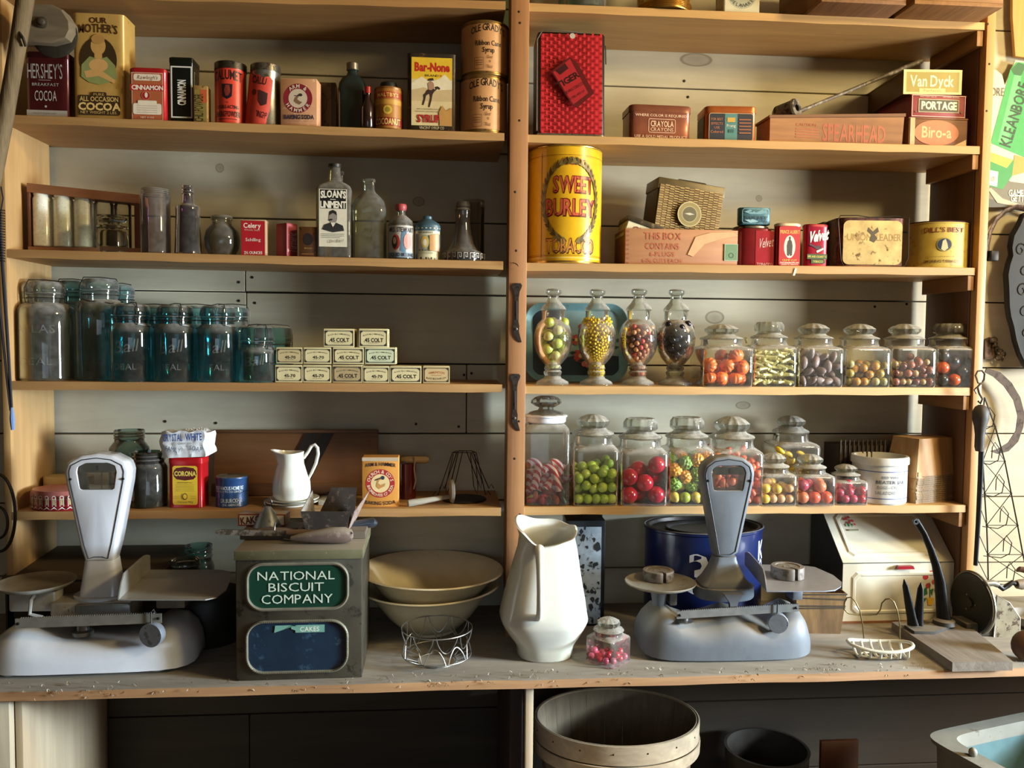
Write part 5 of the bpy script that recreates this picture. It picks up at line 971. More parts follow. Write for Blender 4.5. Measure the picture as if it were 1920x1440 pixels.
sweets('banana_candy', 'sweet', 'banana sweets', 'yellow curved banana sweet in the back jar', pts[13:], l, [((lambda mb: mb.tube([(.017 * math.cos(t), 0, .017 * math.sin(t)) for t in (-.9, -.6, -.3, 0, .3, .6, .9)], .006, 8, rr=[.002, .005, .0065, .007, .0065, .005, .002])), CANDY('CFAE2A'))])
sweets('lime_candy', 'sweet', 'green sweets in the back jar', 'green sweet low in the back jar', pts[:13], l, [(bl(.0125), CANDY('7FA034'))])
r_, l, a, H, hf = cjar((1414, 1484, 849), 4, .04, 'small jar of yellow and peach round sweets', wide=.80, hb=.60)
pts = pack(24, .0125, hf, .003, H * .50, True, 200, 18); sweets('peach_drop', 'sweet', 'peach gumballs', '', pts, l, [(bl(.0128), CANDY('D89070')), (bl(.0118), CANDY('D8B24A')), (bl(.0108), CANDY('D8A878'))], labels=[c + ' round sweet in the first small jar' for c in ('peach', 'yellow', 'cream')])
r_, l, a, H, hf = cjar((1481, 1554, 851), 4, .04, 'small jar of orange-red round sweets in the middle', wide=.78, hb=.60)
pts = pack(16, .0155, hf, .003, H * .52, True, 200, 19); sweets('gumball', 'sweet', 'orange-red gumballs', '', pts, l, [(bl(.0158), CANDY('D8583A')), (bl(.0145), CANDY('B8405A')), (bl(.0152), CANDY('D87A54'))], labels=[c + ' round sweet in the middle small jar' for c in ('orange', 'raspberry', 'salmon')])
r_, l, a, H, hf = cjar((1554, 1616, 870), 4, .04, 'smallest jar of dark pink sweets on its shelf beside the stoneware crock', wide=.80, hb=.60)
pts = pack(20, .0112, hf, .003, H * .58, True, 200, 20); sweets('cherry_drop', 'sweet', 'dark pink gumballs', '', pts, l, [(bl(.0122), CANDY('A81E34')), (bl(.0105), CANDY('B03A54'))], labels=['crimson round sweet in the smallest shelf jar', 'pinkish round sweet in the smallest shelf jar'])
# stoneware crock
X, z, W, H = spot(1602, 1694, 853, 4, .06); a = W / 2; r_ = thing('stoneware_crock', 'white stoneware beater jar with blue bands beside the berry baskets', 'crock', (X, .06, z)); stw = P('CFCDC4', .3, 0, .1, 60, 0, '9A8A6A', .68, coat=.4)
mb = MB(); mb.lathe([(a * .95, 0), (a, .004), (a, H * .78), (a * 1.0, H * .82), (a * 1.06, H * .845), (a * 1.06, H * .96), (a * 1.03, H), (a * .93, H), (a * .9, H * .96), (a * .88, H * .1), (.001, H * .08)], 56); obj('crock_body', mb, stw, r_)
label_part(r_, [('r', 0, .13, 1, .145, '3A4A8A'), ('r', 0, .70, 1, .715, '3A4A8A')], a * 2 * PI * .98, H, cyl=(a + .0002, a + .0002, 0), name='blue_bands')
label_part(r_, [('t', 'RED WING', .5, .80, .62, .1, '8A8A90', {'b': 1}), ('t', 'BEATER JAR', .5, .6, .95, .13, '5A5A66', {'b': 1}), ('t', 'EGGS - CREAM', .5, .38, .85, .12, '7A7A82'), ('t', 'SALAD DRESSING', .5, .15, .98, .13, '7A7A82')], a * 1.2, H * .5, cyl=(a + .0002, a + .0002, -.05), z0=H * .19, name='lettering')
# stack of upturned berry baskets
X, z, W, H = spot(1668, 1812, 820, 4, .07); n = 13
for i in range(n):
    lb = 'topmost of the upturned wooden berry baskets, tall pale side showing' if i == n - 1 else 'thin edge of a berry basket nested under the others in the stack'
    zb = z + i * .0052; hh = H - (n - 1) * .0052 if i == n - 1 else .02
    b0 = W / 2 * .80 * (1 - .01 * (i % 3)); b1 = b0 * .80
    q = thing('berry_basket', lb, 'basket', (X + random.uniform(-.002, .002), .09, zb), R_(random.uniform(-1.5, 1.5)) + R_(18), 'upturned berry baskets')
    mb = MB(); d = .05; t = b0 - (b0 - b1) * hh / (H * .6) if i < n - 1 else b1
    lo = [Vector((-b0, -d, 0)), Vector((b0, -d, 0)), Vector((b0, d, 0)), Vector((-b0, d, 0))]; s_ = t / b0
    hi = [Vector((p.x * s_, p.y * s_, hh - (0 if p.y < 0 else .0))) for p in lo]
    li = [p * .975 for p in lo]; hi2 = [Vector((p.x * .97, p.y * .97, hh - .0015)) for p in hi]
    mb.loft([li, lo, hi] if i == n - 1 else [[Vector((p.x, p.y, 0)) for p in li], lo, hi, hi2], cap0=False, cap1=i == n - 1)
    obj('veneer_side', mb, WOOD('9A6E3E', 'D0A870', 'Z', 9, .65, .2, None, .2, .2), q)
    mb = MB(); y = -d - .001
    for yy in (-1, 1): mb.hexa([(-b0 - .001, yy * d - .0012, .0002), (b0 + .001, yy * d - .0012, .0002), (b0 + .001, yy * d + .0012, .0002), (-b0 - .001, yy * d + .0012, .0002), (-b0 - .001, yy * d - .0012, .0044), (b0 + .001, yy * d - .0012, .0044), (b0 + .001, yy * d + .0012, .0044), (-b0 - .001, yy * d + .0012, .0044)])
    obj('rim_strip', mb, P('8A7454', .7, 0, .4, 90, .3, '4A3826', .56, 140), q)
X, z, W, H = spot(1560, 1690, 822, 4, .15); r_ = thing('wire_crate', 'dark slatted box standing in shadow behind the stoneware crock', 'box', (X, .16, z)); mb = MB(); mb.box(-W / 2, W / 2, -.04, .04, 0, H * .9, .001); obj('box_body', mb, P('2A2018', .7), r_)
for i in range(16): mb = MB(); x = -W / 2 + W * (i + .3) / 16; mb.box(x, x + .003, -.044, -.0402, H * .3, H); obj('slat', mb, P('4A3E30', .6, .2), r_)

# ------------------------------------------------------------ fourth shelf, left
X, z, W, H = spot(52, 172, 916, 4, .03); r_ = thing('hat_box_tin', 'low round red tin with white and gold bell pattern, its pale top tipped open', 'tin', (X, .055, z)); a = W / 2
mb = MB(); mb.lathe([(a * .96, 0), (a, .003), (a, H * .6), (a * .97, H * .62), (a * .97, H * .2), (.001, H * .2)], 48, 2, .8); obj('tin_base', mb, P('9A1E28', .4, .2, .15, 50, coat=.3), r_)
mb = MB(); mb.lathe([(a * 1.02, H * .55), (a * 1.03, H * .75), (a * .97, H * .95), (a * .8, H), (.001, H)], 48, 2, .8); obj('lid', mb, P('B26A5E', .4, .2, .2, 50), r_)
it = []
for i in range(15):
    u = .03 + i / 15; it += [('r', u, .28, u + .006, .72, 'E0D8C4'), ('r', u + .03, .28, u + .036, .72, 'E0D8C4'), ('e', u + .018, .72, .018, .1, 'E0D8C4'), ('e', u + .018, .72, .011, .06, '9A1E28'), ('p', [(u + .01, .35), (u + .026, .35), (u + .024, .62), (u + .018, .7), (u + .012, .62)], 'C9B878'), ('p', [(u - .015, .1), (u + .018, .27), (u + .05, .1), (u + .018, .19)], 'E0D8C4')]
label_part(r_, it, a * PI * .93, H * .95, cyl=(a + .0003, a * .8 + .0003, 0), name='bell_pattern', rough=.4)
X, z, W, H = spot(80, 172, 893, 4, .13); r_ = thing('cheese_box', 'round pale wooden box behind the red bell-patterned tin', 'box', (X, .14, z)); a = W / 2
mb = MB(); mb.lathe([(a * .95, 0), (a * .95, H * .6)], 48, 2, .7); obj('box_body', mb, WOOD('8A7044', 'A88C58', 'X', 6), r_)
mb = MB(); mb.lathe([(a, H * .6), (a, H * .97), (a * .98, H), (.001, H)], 48, 2, .7); obj('lid', mb, WOOD('A08450', 'BFA26A', 'X', 6), r_)
gt = GLASS('9FBCB8', '3E5E5C', .05, .2, .03, 2.2)
bottle('canning_jar', 'pale teal jar without a lid, the taller one behind the white scale', 'jar', (206, 281, 806), 4, .12, [(.9, 0), (1, .02), (1, .7), (.96, .76), (.76, .83), (.72, .85), (.72, .88), (.76, .89), (.72, .91), (.76, .93), (.72, .95), (.76, .97), (.72, 1)], gt)
bottle('canning_jar', 'dark green jar without a lid next to the red and yellow tin', 'jar', (245, 313, 847), 4, .06, [(.9, 0), (1, .02), (1, .72), (.9, .78), (.84, .80), (.84, .84), (.92, .86), (.84, .88), (.84, .92), (.9, .93), (.86, .95), (.88, 1)], GLASS('4E6A5E', '16241E', .04, .15, .04, 2.4))
r_, W, H = tin('liniment_tin', 'bright red tin with yellow label under the crumpled soap packet', 'tin', (315, 382, 858), 4, .03, .05, P('B0161C', .3, .2, .08, coat=.4), 8, rz=R_(-4), lid=(P('B8181E', .3, .2, coat=.4), .1), wk=.97); zc = r_.location.z + H + .0005
yl = 'E2BE34'
label_part(r_, [('r', .1, .05, .9, .93, yl, .08), ('r', .14, .65, .86, .86, '2A0E0C', .1), ('p', [(.12, .75), (.22, .88), (.5, .91), (.78, .88), (.88, .75), (.78, .63), (.5, .6), (.22, .63)], '5A120E'), ('t', 'CORONA', .5, .755, .68, .10, 'E8D060', {'b': 2}), ('t', 'ANTISEPTIC', .5, .55, .5, .03, '4A3A10')] + [('r', .2, .5 - .035 * i, .8, .507 - .035 * i, '8A7220') for i in range(5)] + [('e', .5, .24, .08, .075, '5A4A1A'), ('e', .5, .24, .06, .055, yl), ('r', .14, .24, .32, .246, '8A7220'), ('r', .14, .2, .32, .206, '8A7220'), ('r', .68, .24, .86, .246, '8A7220'), ('r', .68, .2, .86, .206, '8A7220'), ('t', 'Corona Mfg', .5, .12, .5, .04, '3A2A10', {'it': .3})], W * .92, H * .88, (0, -.0252, .002), rough=.35)
# crumpled soap packet
X, z, W, H = spot(300, 397, 806, 4, .03, zc); r_ = thing('soap_packet', 'crumpled white paper wrapped soap bar with blue lettering on the red tin', 'soap', (X, .052, zc), 0, rot=(0, R_(-2), 0)); mb = MB(); nx, nz_ = 22, 12; random.seed(9)
def crump(u, v): return .0012 * math.sin(u * 23 + v * 5) * math.cos(v * 11 + u * 3) + .0006 * math.sin(u * 47 + 2) 
fr_, bk = [], []
for i in range(nx + 1):
    u = i / nx; e = .6 + .4 * min(1, min(u, 1 - u) * 9); hh = H * (.94 + .04 * math.sin(u * 19)) * (1 - .18 * max(0, (u - .85) / .15)) ; z0 = H * .12 * max(0, (u - .88) / .12)
    rgn = []
    for j in range(nz_): v = j / (nz_ - 1); rgn.append(Vector(((u - .5) * W + .003 * math.sin(v * 8 + u), -.022 * e + crump(u, v), z0 + hh * v)))
    for j in range(nz_): v = 1 - j / (nz_ - 1); rgn.append(Vector(((u - .5) * W + .003 * math.sin(v * 8 + u), .022 * e, z0 + hh * v)))
    fr_.append(rgn)
mb.loft(fr_); obj('wrapper', mb, P('CDD0D2', .7, 0, .06, 60), r_, sharp=25)
bl_ = '24488E'
label_part(r_, [('t', 'CRYSTAL', .24, .78, .42, .26, bl_, {'b': 1}), ('t', 'WHITE', .70, .78, .36, .26, bl_, {'b': 1}), ('t', 'GIANT SIZE', .5, .54, .3, .06, '3A3E4A'), ('t', 'FAMILY', .24, .33, .34, .18, '3A4A6A', {'rot': -12}), ('t', 'SOAP', .74, .33, .28, .17, '3A4A6A', {'rot': -14})], W * .88, H * .95, (0, -.0262, 0), name='lettering')
mb = MB()
for k in range(9): x = W * (.02 + .05 * k - .02); mb.tube([(x, -.02, H * .94), (x + .003, -.022, H * 1.02 + random.uniform(0, .003)), (x + .008, -.02, H * .97)], .0009, 4, flat=.5)
obj('torn_edge', mb, P('B9AE94', .8), r_)
r_, W, H = can('remedy_tin', 'low round dark blue tin with white lettering round its side', 'tin', (405, 465, 892), 4, .06, P('24426E', .35, .2, .2, 50, coat=.2))
mb = MB(); mb.lathe([(W * .49, H), (W * .47, H + .001), (.001, H - .001)], 40); obj('lid_top', mb, P('8A8A7E', .4, .6, .3, 50, 0, '5A5648', .5), r_)
mb = MB(); mb.lathe([(W * .503, H * .5), (W * .508, H * .515), (W * .503, H * .53)], 48, cap0=False, cap1=False); obj('seam', mb, P('16284A', .35, .3), r_)
label_part(r_, [('t', 'DRS FAMOUS HOME RE', .5, .66, .62, .12, 'B9C4CC', {'b': 1}), ('t', 'PRODUCTS CO CINCIN', .5, .54, .56, .06, 'A9B4BC', {'b': 1}), ('t', 'DR.BURCKHA', .56, .24, .42, .13, 'B9C4CC', {'b': 1}), ('t', 'THE AMERICAN', .56, .10, .34, .07, 'A9B4BC', {'b': 1})], W / 2 * PI, H, cyl=(W / 2 + .0005, W / 2 + .0005, 0), name='lettering')
# wooden tray leaning at the back
X, z, W, H = spot(399, 708, 806, 4, .185); r_ = thing('wooden_tray', 'long brown wooden tray leaning on the back wall with a dark strap across', 'tray', (X, .178, z), 0, rot=(R_(-9), 0, 0))
bw = WOOD('6A4526', '9A6A3E', 'X', 6, .5, .08, None, .15, .25)
mb = MB(); mb.box(-W / 2, W / 2, 0, .008, 0, H, .002); obj('tray_board', mb, bw, r_)
for q in ((-W / 2, W / 2, -.012, -.0002, H - .008, H), (-W / 2, W / 2, -.012, -.0002, 0, .03)): mb = MB(); mb.box(*q, .001); obj('rail', mb, WOOD('5A3A20', '7A5430', 'X', 7, .5), r_)
for q in (0, .036): mb = MB(); mb.prism([(-.035 + q, .031), (-.003 + q, .031), (.055 + q, H - .009), (.023 + q, H - .009)], -.004, -.0002); obj('dark_strap', mb, P('2A2018', .6), r_)
# small pitcher on two plates
X, z, W, H = spot(497, 600, 922, 4, .06)
cer = P('D9D8CC', .22, 0, .04, 40, coat=.6); zt = sz(4, X)
for i, lb in enumerate(('lower white plate under the small pitcher', 'upper white plate under the small pitcher')):
    a = W / 2 * (1 - .06 * i); mb = MB(); mb.lathe([(a * .55, .0), (a * .58, .003), (a * .95, .008), (a, .0105), (a * .98, .0115), (a * .55, .0055), (.001, .005)], 56)
    obj('plate', mb, cer, label=lb, cat='plate', group='plates under the small pitcher', loc=(X + .002 * i, .06, zt)); zt += .0062
X, z, W, H = spot(510, 597, 840, 4, .06, zt - .001); r_ = thing('milk_pitcher', 'small white china pitcher with a looped handle on two plates', 'pitcher', (X, .06, zt - .0006))
def jug(H, prof, lipx, mbx, n=48, e=2):
    rs = []
    for (r, v, cx) in prof:
        o = []
        for i in range(n):
            t = 2 * PI * i / n; k = max(0, -math.cos(t)) ** 3; up = max(0, (v - .8) / .2)
            o.append(Vector((cx + r * math.cos(t) - up * k * lipx, r * math.sin(t) * (1 - .25 * up * k), H * v + up * (k * .07 + .03 * max(0, math.cos(t)) ** 2) * H - up * .06 * H)))
        rs.append(o)
    return rs
u = W / 87
pf = [(28 * u, 0, -7 * u), (33 * u, .04, -7 * u), (36 * u, .18, -7 * u), (35 * u, .35, -7 * u), (29 * u, .55, -8 * u), (24.5 * u, .7, -8 * u), (25 * u, .85, -9 * u), (27 * u, .96, -10 * u)]
mb = MB(); ro = jug(H, pf, 12 * u, None); ri = [[Vector((v.x * .93 - .0004, v.y * .93, v.z + .0005)) for v in rg] for rg in ro[::-1]]; mb.loft(ro + ri, True, True); obj('jug_body', mb, cer, r_, sharp=70)
mb = MB(); hp = [(16, .80), (24, .92), (30, 1.03), (37, 1.06), (42, 1.0), (43, .88), (39, .70), (31, .52), (26, .42), (24, .34)]; mb.tube([(x * u, 0, v * H) for x, v in hp], .004, 10, rr=[.0035, .004, .0042, .004, .004, .0042, .004, .0036, .003, .0025]); obj('handle', mb, cer, r_, sharp=70)
r_, W, H = carton('baking_soda_box', 'orange-yellow baking soda box with red ring on the lower shelf', 'box', (679, 747, 858), 4, .025, .045, P('C98A3A', .55, 0, .06))
label_part(r_, [('r', 0, .93, 1, 1, 'B9A890'), ('e', .5, .475, .40, None, 'A82A2E'), ('e', .5, .475, .26, None, 'E2C890'), ('c', "CHURCH & CO'S", .5, .475, .33, .09, -74, 74, 'E2C8A0', 1), ('c', 'BICARBONATE OF SODA', .5, .475, .33, .075, 256, 104, 'E2C8A0', 1), ('t', 'ARM & HAMMER', .5, .84, .84, .07, '2A2420', {'b': 1, 'arch': .03}), ('t', 'BAKING SODA', .5, .10, .84, .07, '2A2420', {'b': 1, 'arch': -.03}), ('p', [(.38, .42), (.46, .36), (.62, .42), (.64, .48), (.52, .44), (.44, .48), (.48, .54), (.56, .56), (.54, .6), (.42, .55)], 'C08A4A'), ('p', [(.36, .53), (.56, .585), (.55, .61), (.35, .555)], '4A3A2A'), ('e', .57, .59, .05, .04, '2A3448')], W, H, (0, -.0225, 0), step=.00008)
X, z, W, H = spot(745, 780, 868, 4, .13); r_ = thing('plug_jar', 'dark red jar closed by a wooden plug behind the orange soda box', 'jar', (X, .13, z)); mb = MB(); mb.lathe([(W * .5, 0), (W * .5, H), (W * .45, H)], 28); obj('jar_body', mb, P('4A1414', .25, 0, .2, coat=.4), r_)
# wooden spigot lying on the jar, masher on the shelf
p = at_y(752, 858, .12); q = at_y(806, 860, .12)
r_ = thing('wooden_spigot', 'wooden roller with twine lying over the dark red jar', 'tool', (p.x, p.y, z + H + .009)); mb = MB(); mb.tube([(0, 0, 0), (.01, 0, 0), (.012, 0, 0), (.06, -.002, .0), (.068, -.002, 0)], .008, 14, rr=[.006, .0085, .0088, .0088, .006]); obj('roller', mb, WOOD('7A6040', 'A08460', 'X', 8), r_)
mb = MB(); mb.tube([(.033, -.0095, .01), (.034, -.0105, 0), (.032, -.0105, -.02), (.036, -.0105, -.05), (.031, -.009, -.07)], .0016, 6); obj('twine', mb, P('7A7060', .9), r_)
a = at_y(764, 943, .02); b = at_y(843, 927, .05); r_ = thing('wooden_masher', 'grey wooden masher with a disc end lying near the shelf front', 'masher', (a.x, a.y, sz(4, a.x) + .008), 0)
d = Vector((b.x - a.x, .02, .012)); mb = MB(); mb.tube([d * t for t in (0, .02, .12, .4, .6, .8, 1)], .008, 14, rr=[.006, .008, .0085, .007, .0062, .0055, .005]); obj('handle', mb, WOOD('8A8272', 'B0A894', 'X', 8, .8), r_)
dz = MB(); dz.mark().lathe([(.018, -.003), (.026, -.002), (.028, .004), (.02, .006), (.005, .007)], 28); dz.xf(Matrix.Translation(d * 1.04 + Vector((0, 0, .012))) @ Matrix.Rotation(R_(8), 4, 'Z') @ Matrix.Rotation(R_(90), 4, 'Y')); obj('disc', dz, WOOD('8A8272', 'B0A894', 'Z', 8, .8), r_)
# wire toaster
p = at_y(870, 948, .1); z = sz(4, p.x); r_ = thing('camp_toaster', 'black wire camp toaster with four folding sides at the dark end of its shelf', 'toaster', (p.x, .1, z))
u = .00132; mb = MB()
mb.lathe([(.052, 0), (.055, .002), (.052, .005), (.03, .006), (.001, .006)], 32); obj('base_plate', mb, P('2A2622', .6, .6, .3), r_)
for (xs, yy) in (((-.075, -.03, .028, .062), -.03), ((-.06, -.018, .02, .075), .03)):
    mb = MB(); x0, x1, x2, x3 = xs
    mb.tube([(x0, yy * 1.5, .02), (x0 + .006, yy * 1.5, .03), (x0 + .012, yy * 1.45, .02), (x1, yy * .5, .115), (x1 + .005, yy * .5, .118), (x2, yy * .5, .118), (x3 - .012, yy * 1.45, .02), (x3 - .006, yy * 1.5, .03), (x3, yy * 1.5, .02)], .0012, 5)
    mb.tube([(x1 + .003, yy * .5, .114), (x0 + .03, yy * 1.3, .04), (x0 + .032, yy * 1.3, .02), (x0 + .04, yy * 1.3, .04), (x1 + .014, yy * .5, .116)], .0011, 5)
    mb.tube([(x2 - .003, yy * .5, .114), (x3 - .03, yy * 1.3, .04), (x3 - .032, yy * 1.3, .02), (x3 - .04, yy * 1.3, .04), (x2 - .014, yy * .5, .116)], .0011, 5)
    obj('wire_side', mb, P('2A2622', .5, .7), r_)
mb = MB(); mb.tube([(-.03, -.015, .118), (-.018, .015, .118)], .001, 5); mb.tube([(.028, -.015, .118), (.02, .015, .118)], .001, 5); obj('cross_wire', mb, P('2A2622', .5, .7), r_)
mb = MB(); mb.box(-.035, .035, -.02, .02, 0, .012, .001); p = at_y(640, 940, .14); obj('metal_strip', mb, P('4A463E', .5, .6, .3, 60), label='dim metal strips stacked on the shelf behind the berry carton', cat='metal strip', loc=(p.x, .14, sz(4, p.x)))
mb = MB(); mb.box(-.022, .022, -.03, .03, 0, .012, .0008); p = at_y(608, 940, .03); obj('card_stack', mb, P('A9A48E', .7, 0, .3, 200), label='small stack of pale cards beside the two plates', cat='cards', loc=(p.x + .006, .075, sz(4, p.x)))
# ------------------------------------------------------------ on the counter
def gp(px, py, h=0): return at_z(px, py, GZ + h)
IRON = P('1E1D1C', .45, .6, .3, 60, .1); RUST = P('5A4636', .6, .6, .4, 50, .2, '3A2A20', .5)
def tombstone(pts, cx, cz, n=64):
    """points of the closed outline seen from (cx, cz), one for each of n directions"""
    out = []
    m = len(pts)
    for i in range(n):
        a = 2 * PI * (i + .5) / n; dx, dz = math.cos(a), math.sin(a); best = None
        for j in range(m):
            (x0, z0), (x1, z1) = pts[j], pts[(j + 1) % m]; ex, ez = x1 - x0, z1 - z0; det = dx * -ez + ex * dz
            if abs(det) < 1e-12: continue
            t = ((x0 - cx) * -ez + ex * (z0 - cz)) / det; u = (dx * (z0 - cz) - dz * (x0 - cx)) / det
            if t > 0 and -1e-6 <= u <= 1 + 1e-6 and (best is None or t < best): best = t
        out.append((cx + dx * best, cz + dz * best))
    return out
def scale(name, label, gx, gy, k, Wb, dep, mat, line, g, mirror=1, tarn=None, tilt=0):
    """counter scale; g holds outline measures in units of k metres from the foot centre"""
    f = gp(gx, gy); base = Vector((at_y(gx, gy - 110, f.y + dep * k / 2).x, f.y + dep * k / 2, GZ)); root = thing(name, label, 'scale', base, R_(tilt))
    mb = MB(); st = []
    for (x, h, d, b) in g['body']:
        d *= k; h *= k; x *= k; b *= k; n = 22; rg = [Vector((x, -d, b)), Vector((x, d, b))]
        for i in range(n + 1):
            t = PI * i / n; e = 2 / 3.6; rg.append(Vector((x, d * sgn(math.cos(t)) * abs(math.cos(t)) ** e * (1 - .12 * math.sin(t)), b + (h - b) * max(0, math.sin(t)) ** e)))
        st.append(rg)
    mb.loft(st); obj('scale_base', mb, mat, root, sharp=60)
    for (x, y) in g['feet']:
        mb = MB(); mb.lathe([(12 * k, 0), (17 * k, 4 * k), (24 * k, 12 * k), (20 * k, 18 * k)], 24, 2); obj('foot', mb, mat, root).location = (x * k, y * k, 0)
    cx = g['cx']; o = [(cx + x, z) for x, z in g['outline']]; wx0, wx1, wz0, wz1 = [v for v in g['win']]
    hc, hz = cx + (wx0 + wx1) / 2, (wz0 + wz1) / 2; hole = [(cx + x, z) for x, z in g['hole']]
    oo = tombstone(o, hc, hz); hh = tombstone(hole, hc, hz); T2 = g['thick']; yc = g['yc']
    def R3(p, y, s=1, q=(0, 0)): return [Vector(((hc + (a - hc) * s) * k, y * k, (hz + (b - hz) * s) * k)) for a, b in p]
    def inset(p, d): 
        c = []; n = len(p)
        for i in range(n):
            (x0, z0), (x1, z1) = p[i - 1], p[(i + 1) % n]; tx, tz = x1 - x0, z1 - z0; L_ = math.hypot(tx, tz) or 1; c.append((p[i][0] - tz / L_ * d, p[i][1] + tx / L_ * d))
        return c
    mb = MB(); mb.loft([R3(hh, yc - T2 + 3), R3(inset(hh, -2), yc - T2), R3(inset(oo, 5), yc - T2), R3(inset(oo, 1.5), yc - T2 + 1.5), R3(oo, yc - T2 + 5), R3(oo, yc + T2 - 5), R3(inset(oo, 5), yc + T2), R3(inset(hh, -2), yc + T2), R3(hh, yc + T2 - 3), R3(hh, yc - T2 + 3)], False, False); obj('dial_column', mb, mat, root, sharp=50)
    mb = MB(); mb.tube(R3(inset(oo, g.get('ins', 10)), yc - T2 - .1), .9 * k, 5, True); obj('edge_line', mb, P(line, .5), root)
    x0, x1, z0, z1 = wx0 + cx, wx1 + cx, wz0, wz1
    mb = MB(); mb.box(x0 * k, x1 * k, (yc - T2 + 2.6) * k, (yc - T2 + 4) * k, (z1 - (z1 - z0) * .36) * k, (z1 - 1) * k); cb = obj('chart_band', mb, P('C9C6B4', .6, 0, .05), root)
    label_part(cb, [('t', '0', .5, .5, .06, .5, '1E1E1C', {'b': 1}), ('r', .2, .0, .204, .15, '3A3A36'), ('r', .5, .0, .505, .2, '3A3A36'), ('r', .8, .0, .804, .15, '3A3A36')], (x1 - x0) * k, (z1 - z0) * .34 * k, ((x0 + x1) / 2 * k, (yc - T2 + 2.6) * k, (z1 - (z1 - z0) * .36) * k), name='chart_print')
    mb = MB(); mb.box(x0 * k, x1 * k, (yc - T2 + 1) * k, (yc - T2 + 1.4) * k, z0 * k, z1 * k); obj('window_glass', mb, GLASS('F4F6F4', 'E0E4E0', .05, .0), root)
    mb = MB(); mb.tube([(hc * k, (yc) * k, z0 * k), (hc * k, yc * k, (z0 + (z1 - z0) * .66) * k)], 1.2 * k, 5); obj('pointer', mb, P('D8D8D4', .3, .3), root)
    for sx in (-1, 1): mb = MB(); mb.mark().lathe([(2.6 * k, 0), (2.6 * k, 1.5 * k), (1.5 * k, 2.4 * k)], 12); mb.xf(Matrix.Translation(((hc + sx * g['scr']) * k, (yc - T2) * k, (z0 + (z1 - z0) * .4) * k)) @ Matrix.Rotation(PI / 2, 4, 'X')); obj('screw', mb, IRON, root)
    mb = MB(); rs = [ring(a * k, b * k, z * k, 5, 40, cx * k, yc * k) for a, b, z in g['flare']]; mb.loft(rs); obj('column_foot', mb, mat, root)
    if g.get('collar'):
        a, b, z0_, z1_ = g['collar']; mb = MB(); mb.loft([ring(a * .96 * k, b * k * .96, z0_ * k, 2.4, 40, cx * k, yc * k), ring(a * k, b * k, (z0_ + 3) * k, 2.4, 40, cx * k, yc * k), ring(a * k, b * k, z1_ * k, 2.4, 40, cx * k, yc * k), ring(a * k * .94, b * k * .94, z1_ * k, 2.4, 40, cx * k, yc * k)]); obj('collar', mb, g.get('collarm', mat), root)
    return root, base
def place_px(root, base, pts, h):
    return [(gp(px, py, h) - base) for px, py in pts]
# --- white enamel scale
enw = P('D6D9DE', .2, 0, .05, 30, 0, 'A8A090', .72, 18, coat=.6, dust=.5)
k = .00107
body = [(-193, 40, 30, 16), (-188, 58, 48, 12), (-176, 72, 60, 9), (-155, 86, 70, 8), (-125, 86, 74, 8), (-95, 72, 76, 8), (-50, 64, 76, 8), (0, 66, 76, 8), (50, 68, 76, 8), (90, 76, 75, 8), (128, 98, 72, 8), (160, 94, 66, 9), (178, 78, 54, 10), (188, 60, 40, 12), (192, 42, 26, 16)]
gw = dict(body=body, feet=[(-150, -46), (122, -46), (-150, 46), (122, 46)], cx=0, yc=12, thick=24, scr=49,
    outline=[(-28, 206), (28, 206), (58, 362), (60, 385), (54, 402), (30, 415), (0, 419), (-30, 415), (-54, 402), (-60, 385), (-58, 362)], win=(-33, 34, 348, 400),
    hole=[(-30, 349), (31, 349), (36, 382), (33, 394), (20, 399), (-20, 399), (-34, 392), (-36, 382)], flare=[(38, 30, 136), (38, 28, 146), (34, 25, 170), (30, 24, 196), (28.5, 24, 207)], collar=(52, 42, 122, 137), ins=9)
ws, wb = scale('counter_scale', 'white enamel counter scale with tall dial column at the left end of the counter', 190, 1270, k, 385, 150, enw, '1E2430', gw, tilt=1.5)
alu = P('9C9A90', .38, .55, .15, 50, 0, '7A7668', .6, dust=.6)
def part_abs(name, mb, mt, root, **kw):
    mb.k = 0; mb.xf(Matrix.Rotation(-root.rotation_euler.z, 4, 'Z') @ Matrix.Translation(-root.location)); return obj(name, mb, mt, root, **kw)
h = .168; c = gp(68, 1097, h); e0 = gp(-2, 1097, h); r = (c - e0).length * 1.0
mb = MB(); mb.lathe([(r * .4, -.004), (r * .8, -.003), (r * .97, .004), (r, .008), (r * .985, .009), (r * .8, .0), (.001, -.0015)], 56, cx=0); mb.k = 0; mb.xf(Matrix.Translation((c.x, c.y, GZ + h))); part_abs('round_pan', mb, alu, ws)
mb = MB(); mb.box(c.x - .045, c.x + .05, c.y - .025, c.y + .02, GZ + .118, GZ + .162, .006); part_abs('pan_bracket', mb, P('B8B6AE', .35, .4, .2, dust=.4), ws)
mb = MB(); mb.tube([(c.x + .01, c.y - .03, GZ + .155), (c.x + .008, c.y - .04, GZ + .15), (c.x + .006, c.y - .042, GZ + .12), (c.x + .03, c.y - .04, GZ + .112)], .004, 8); part_abs('hook_arm', mb, P('C9C9C4', .3, .5), ws)
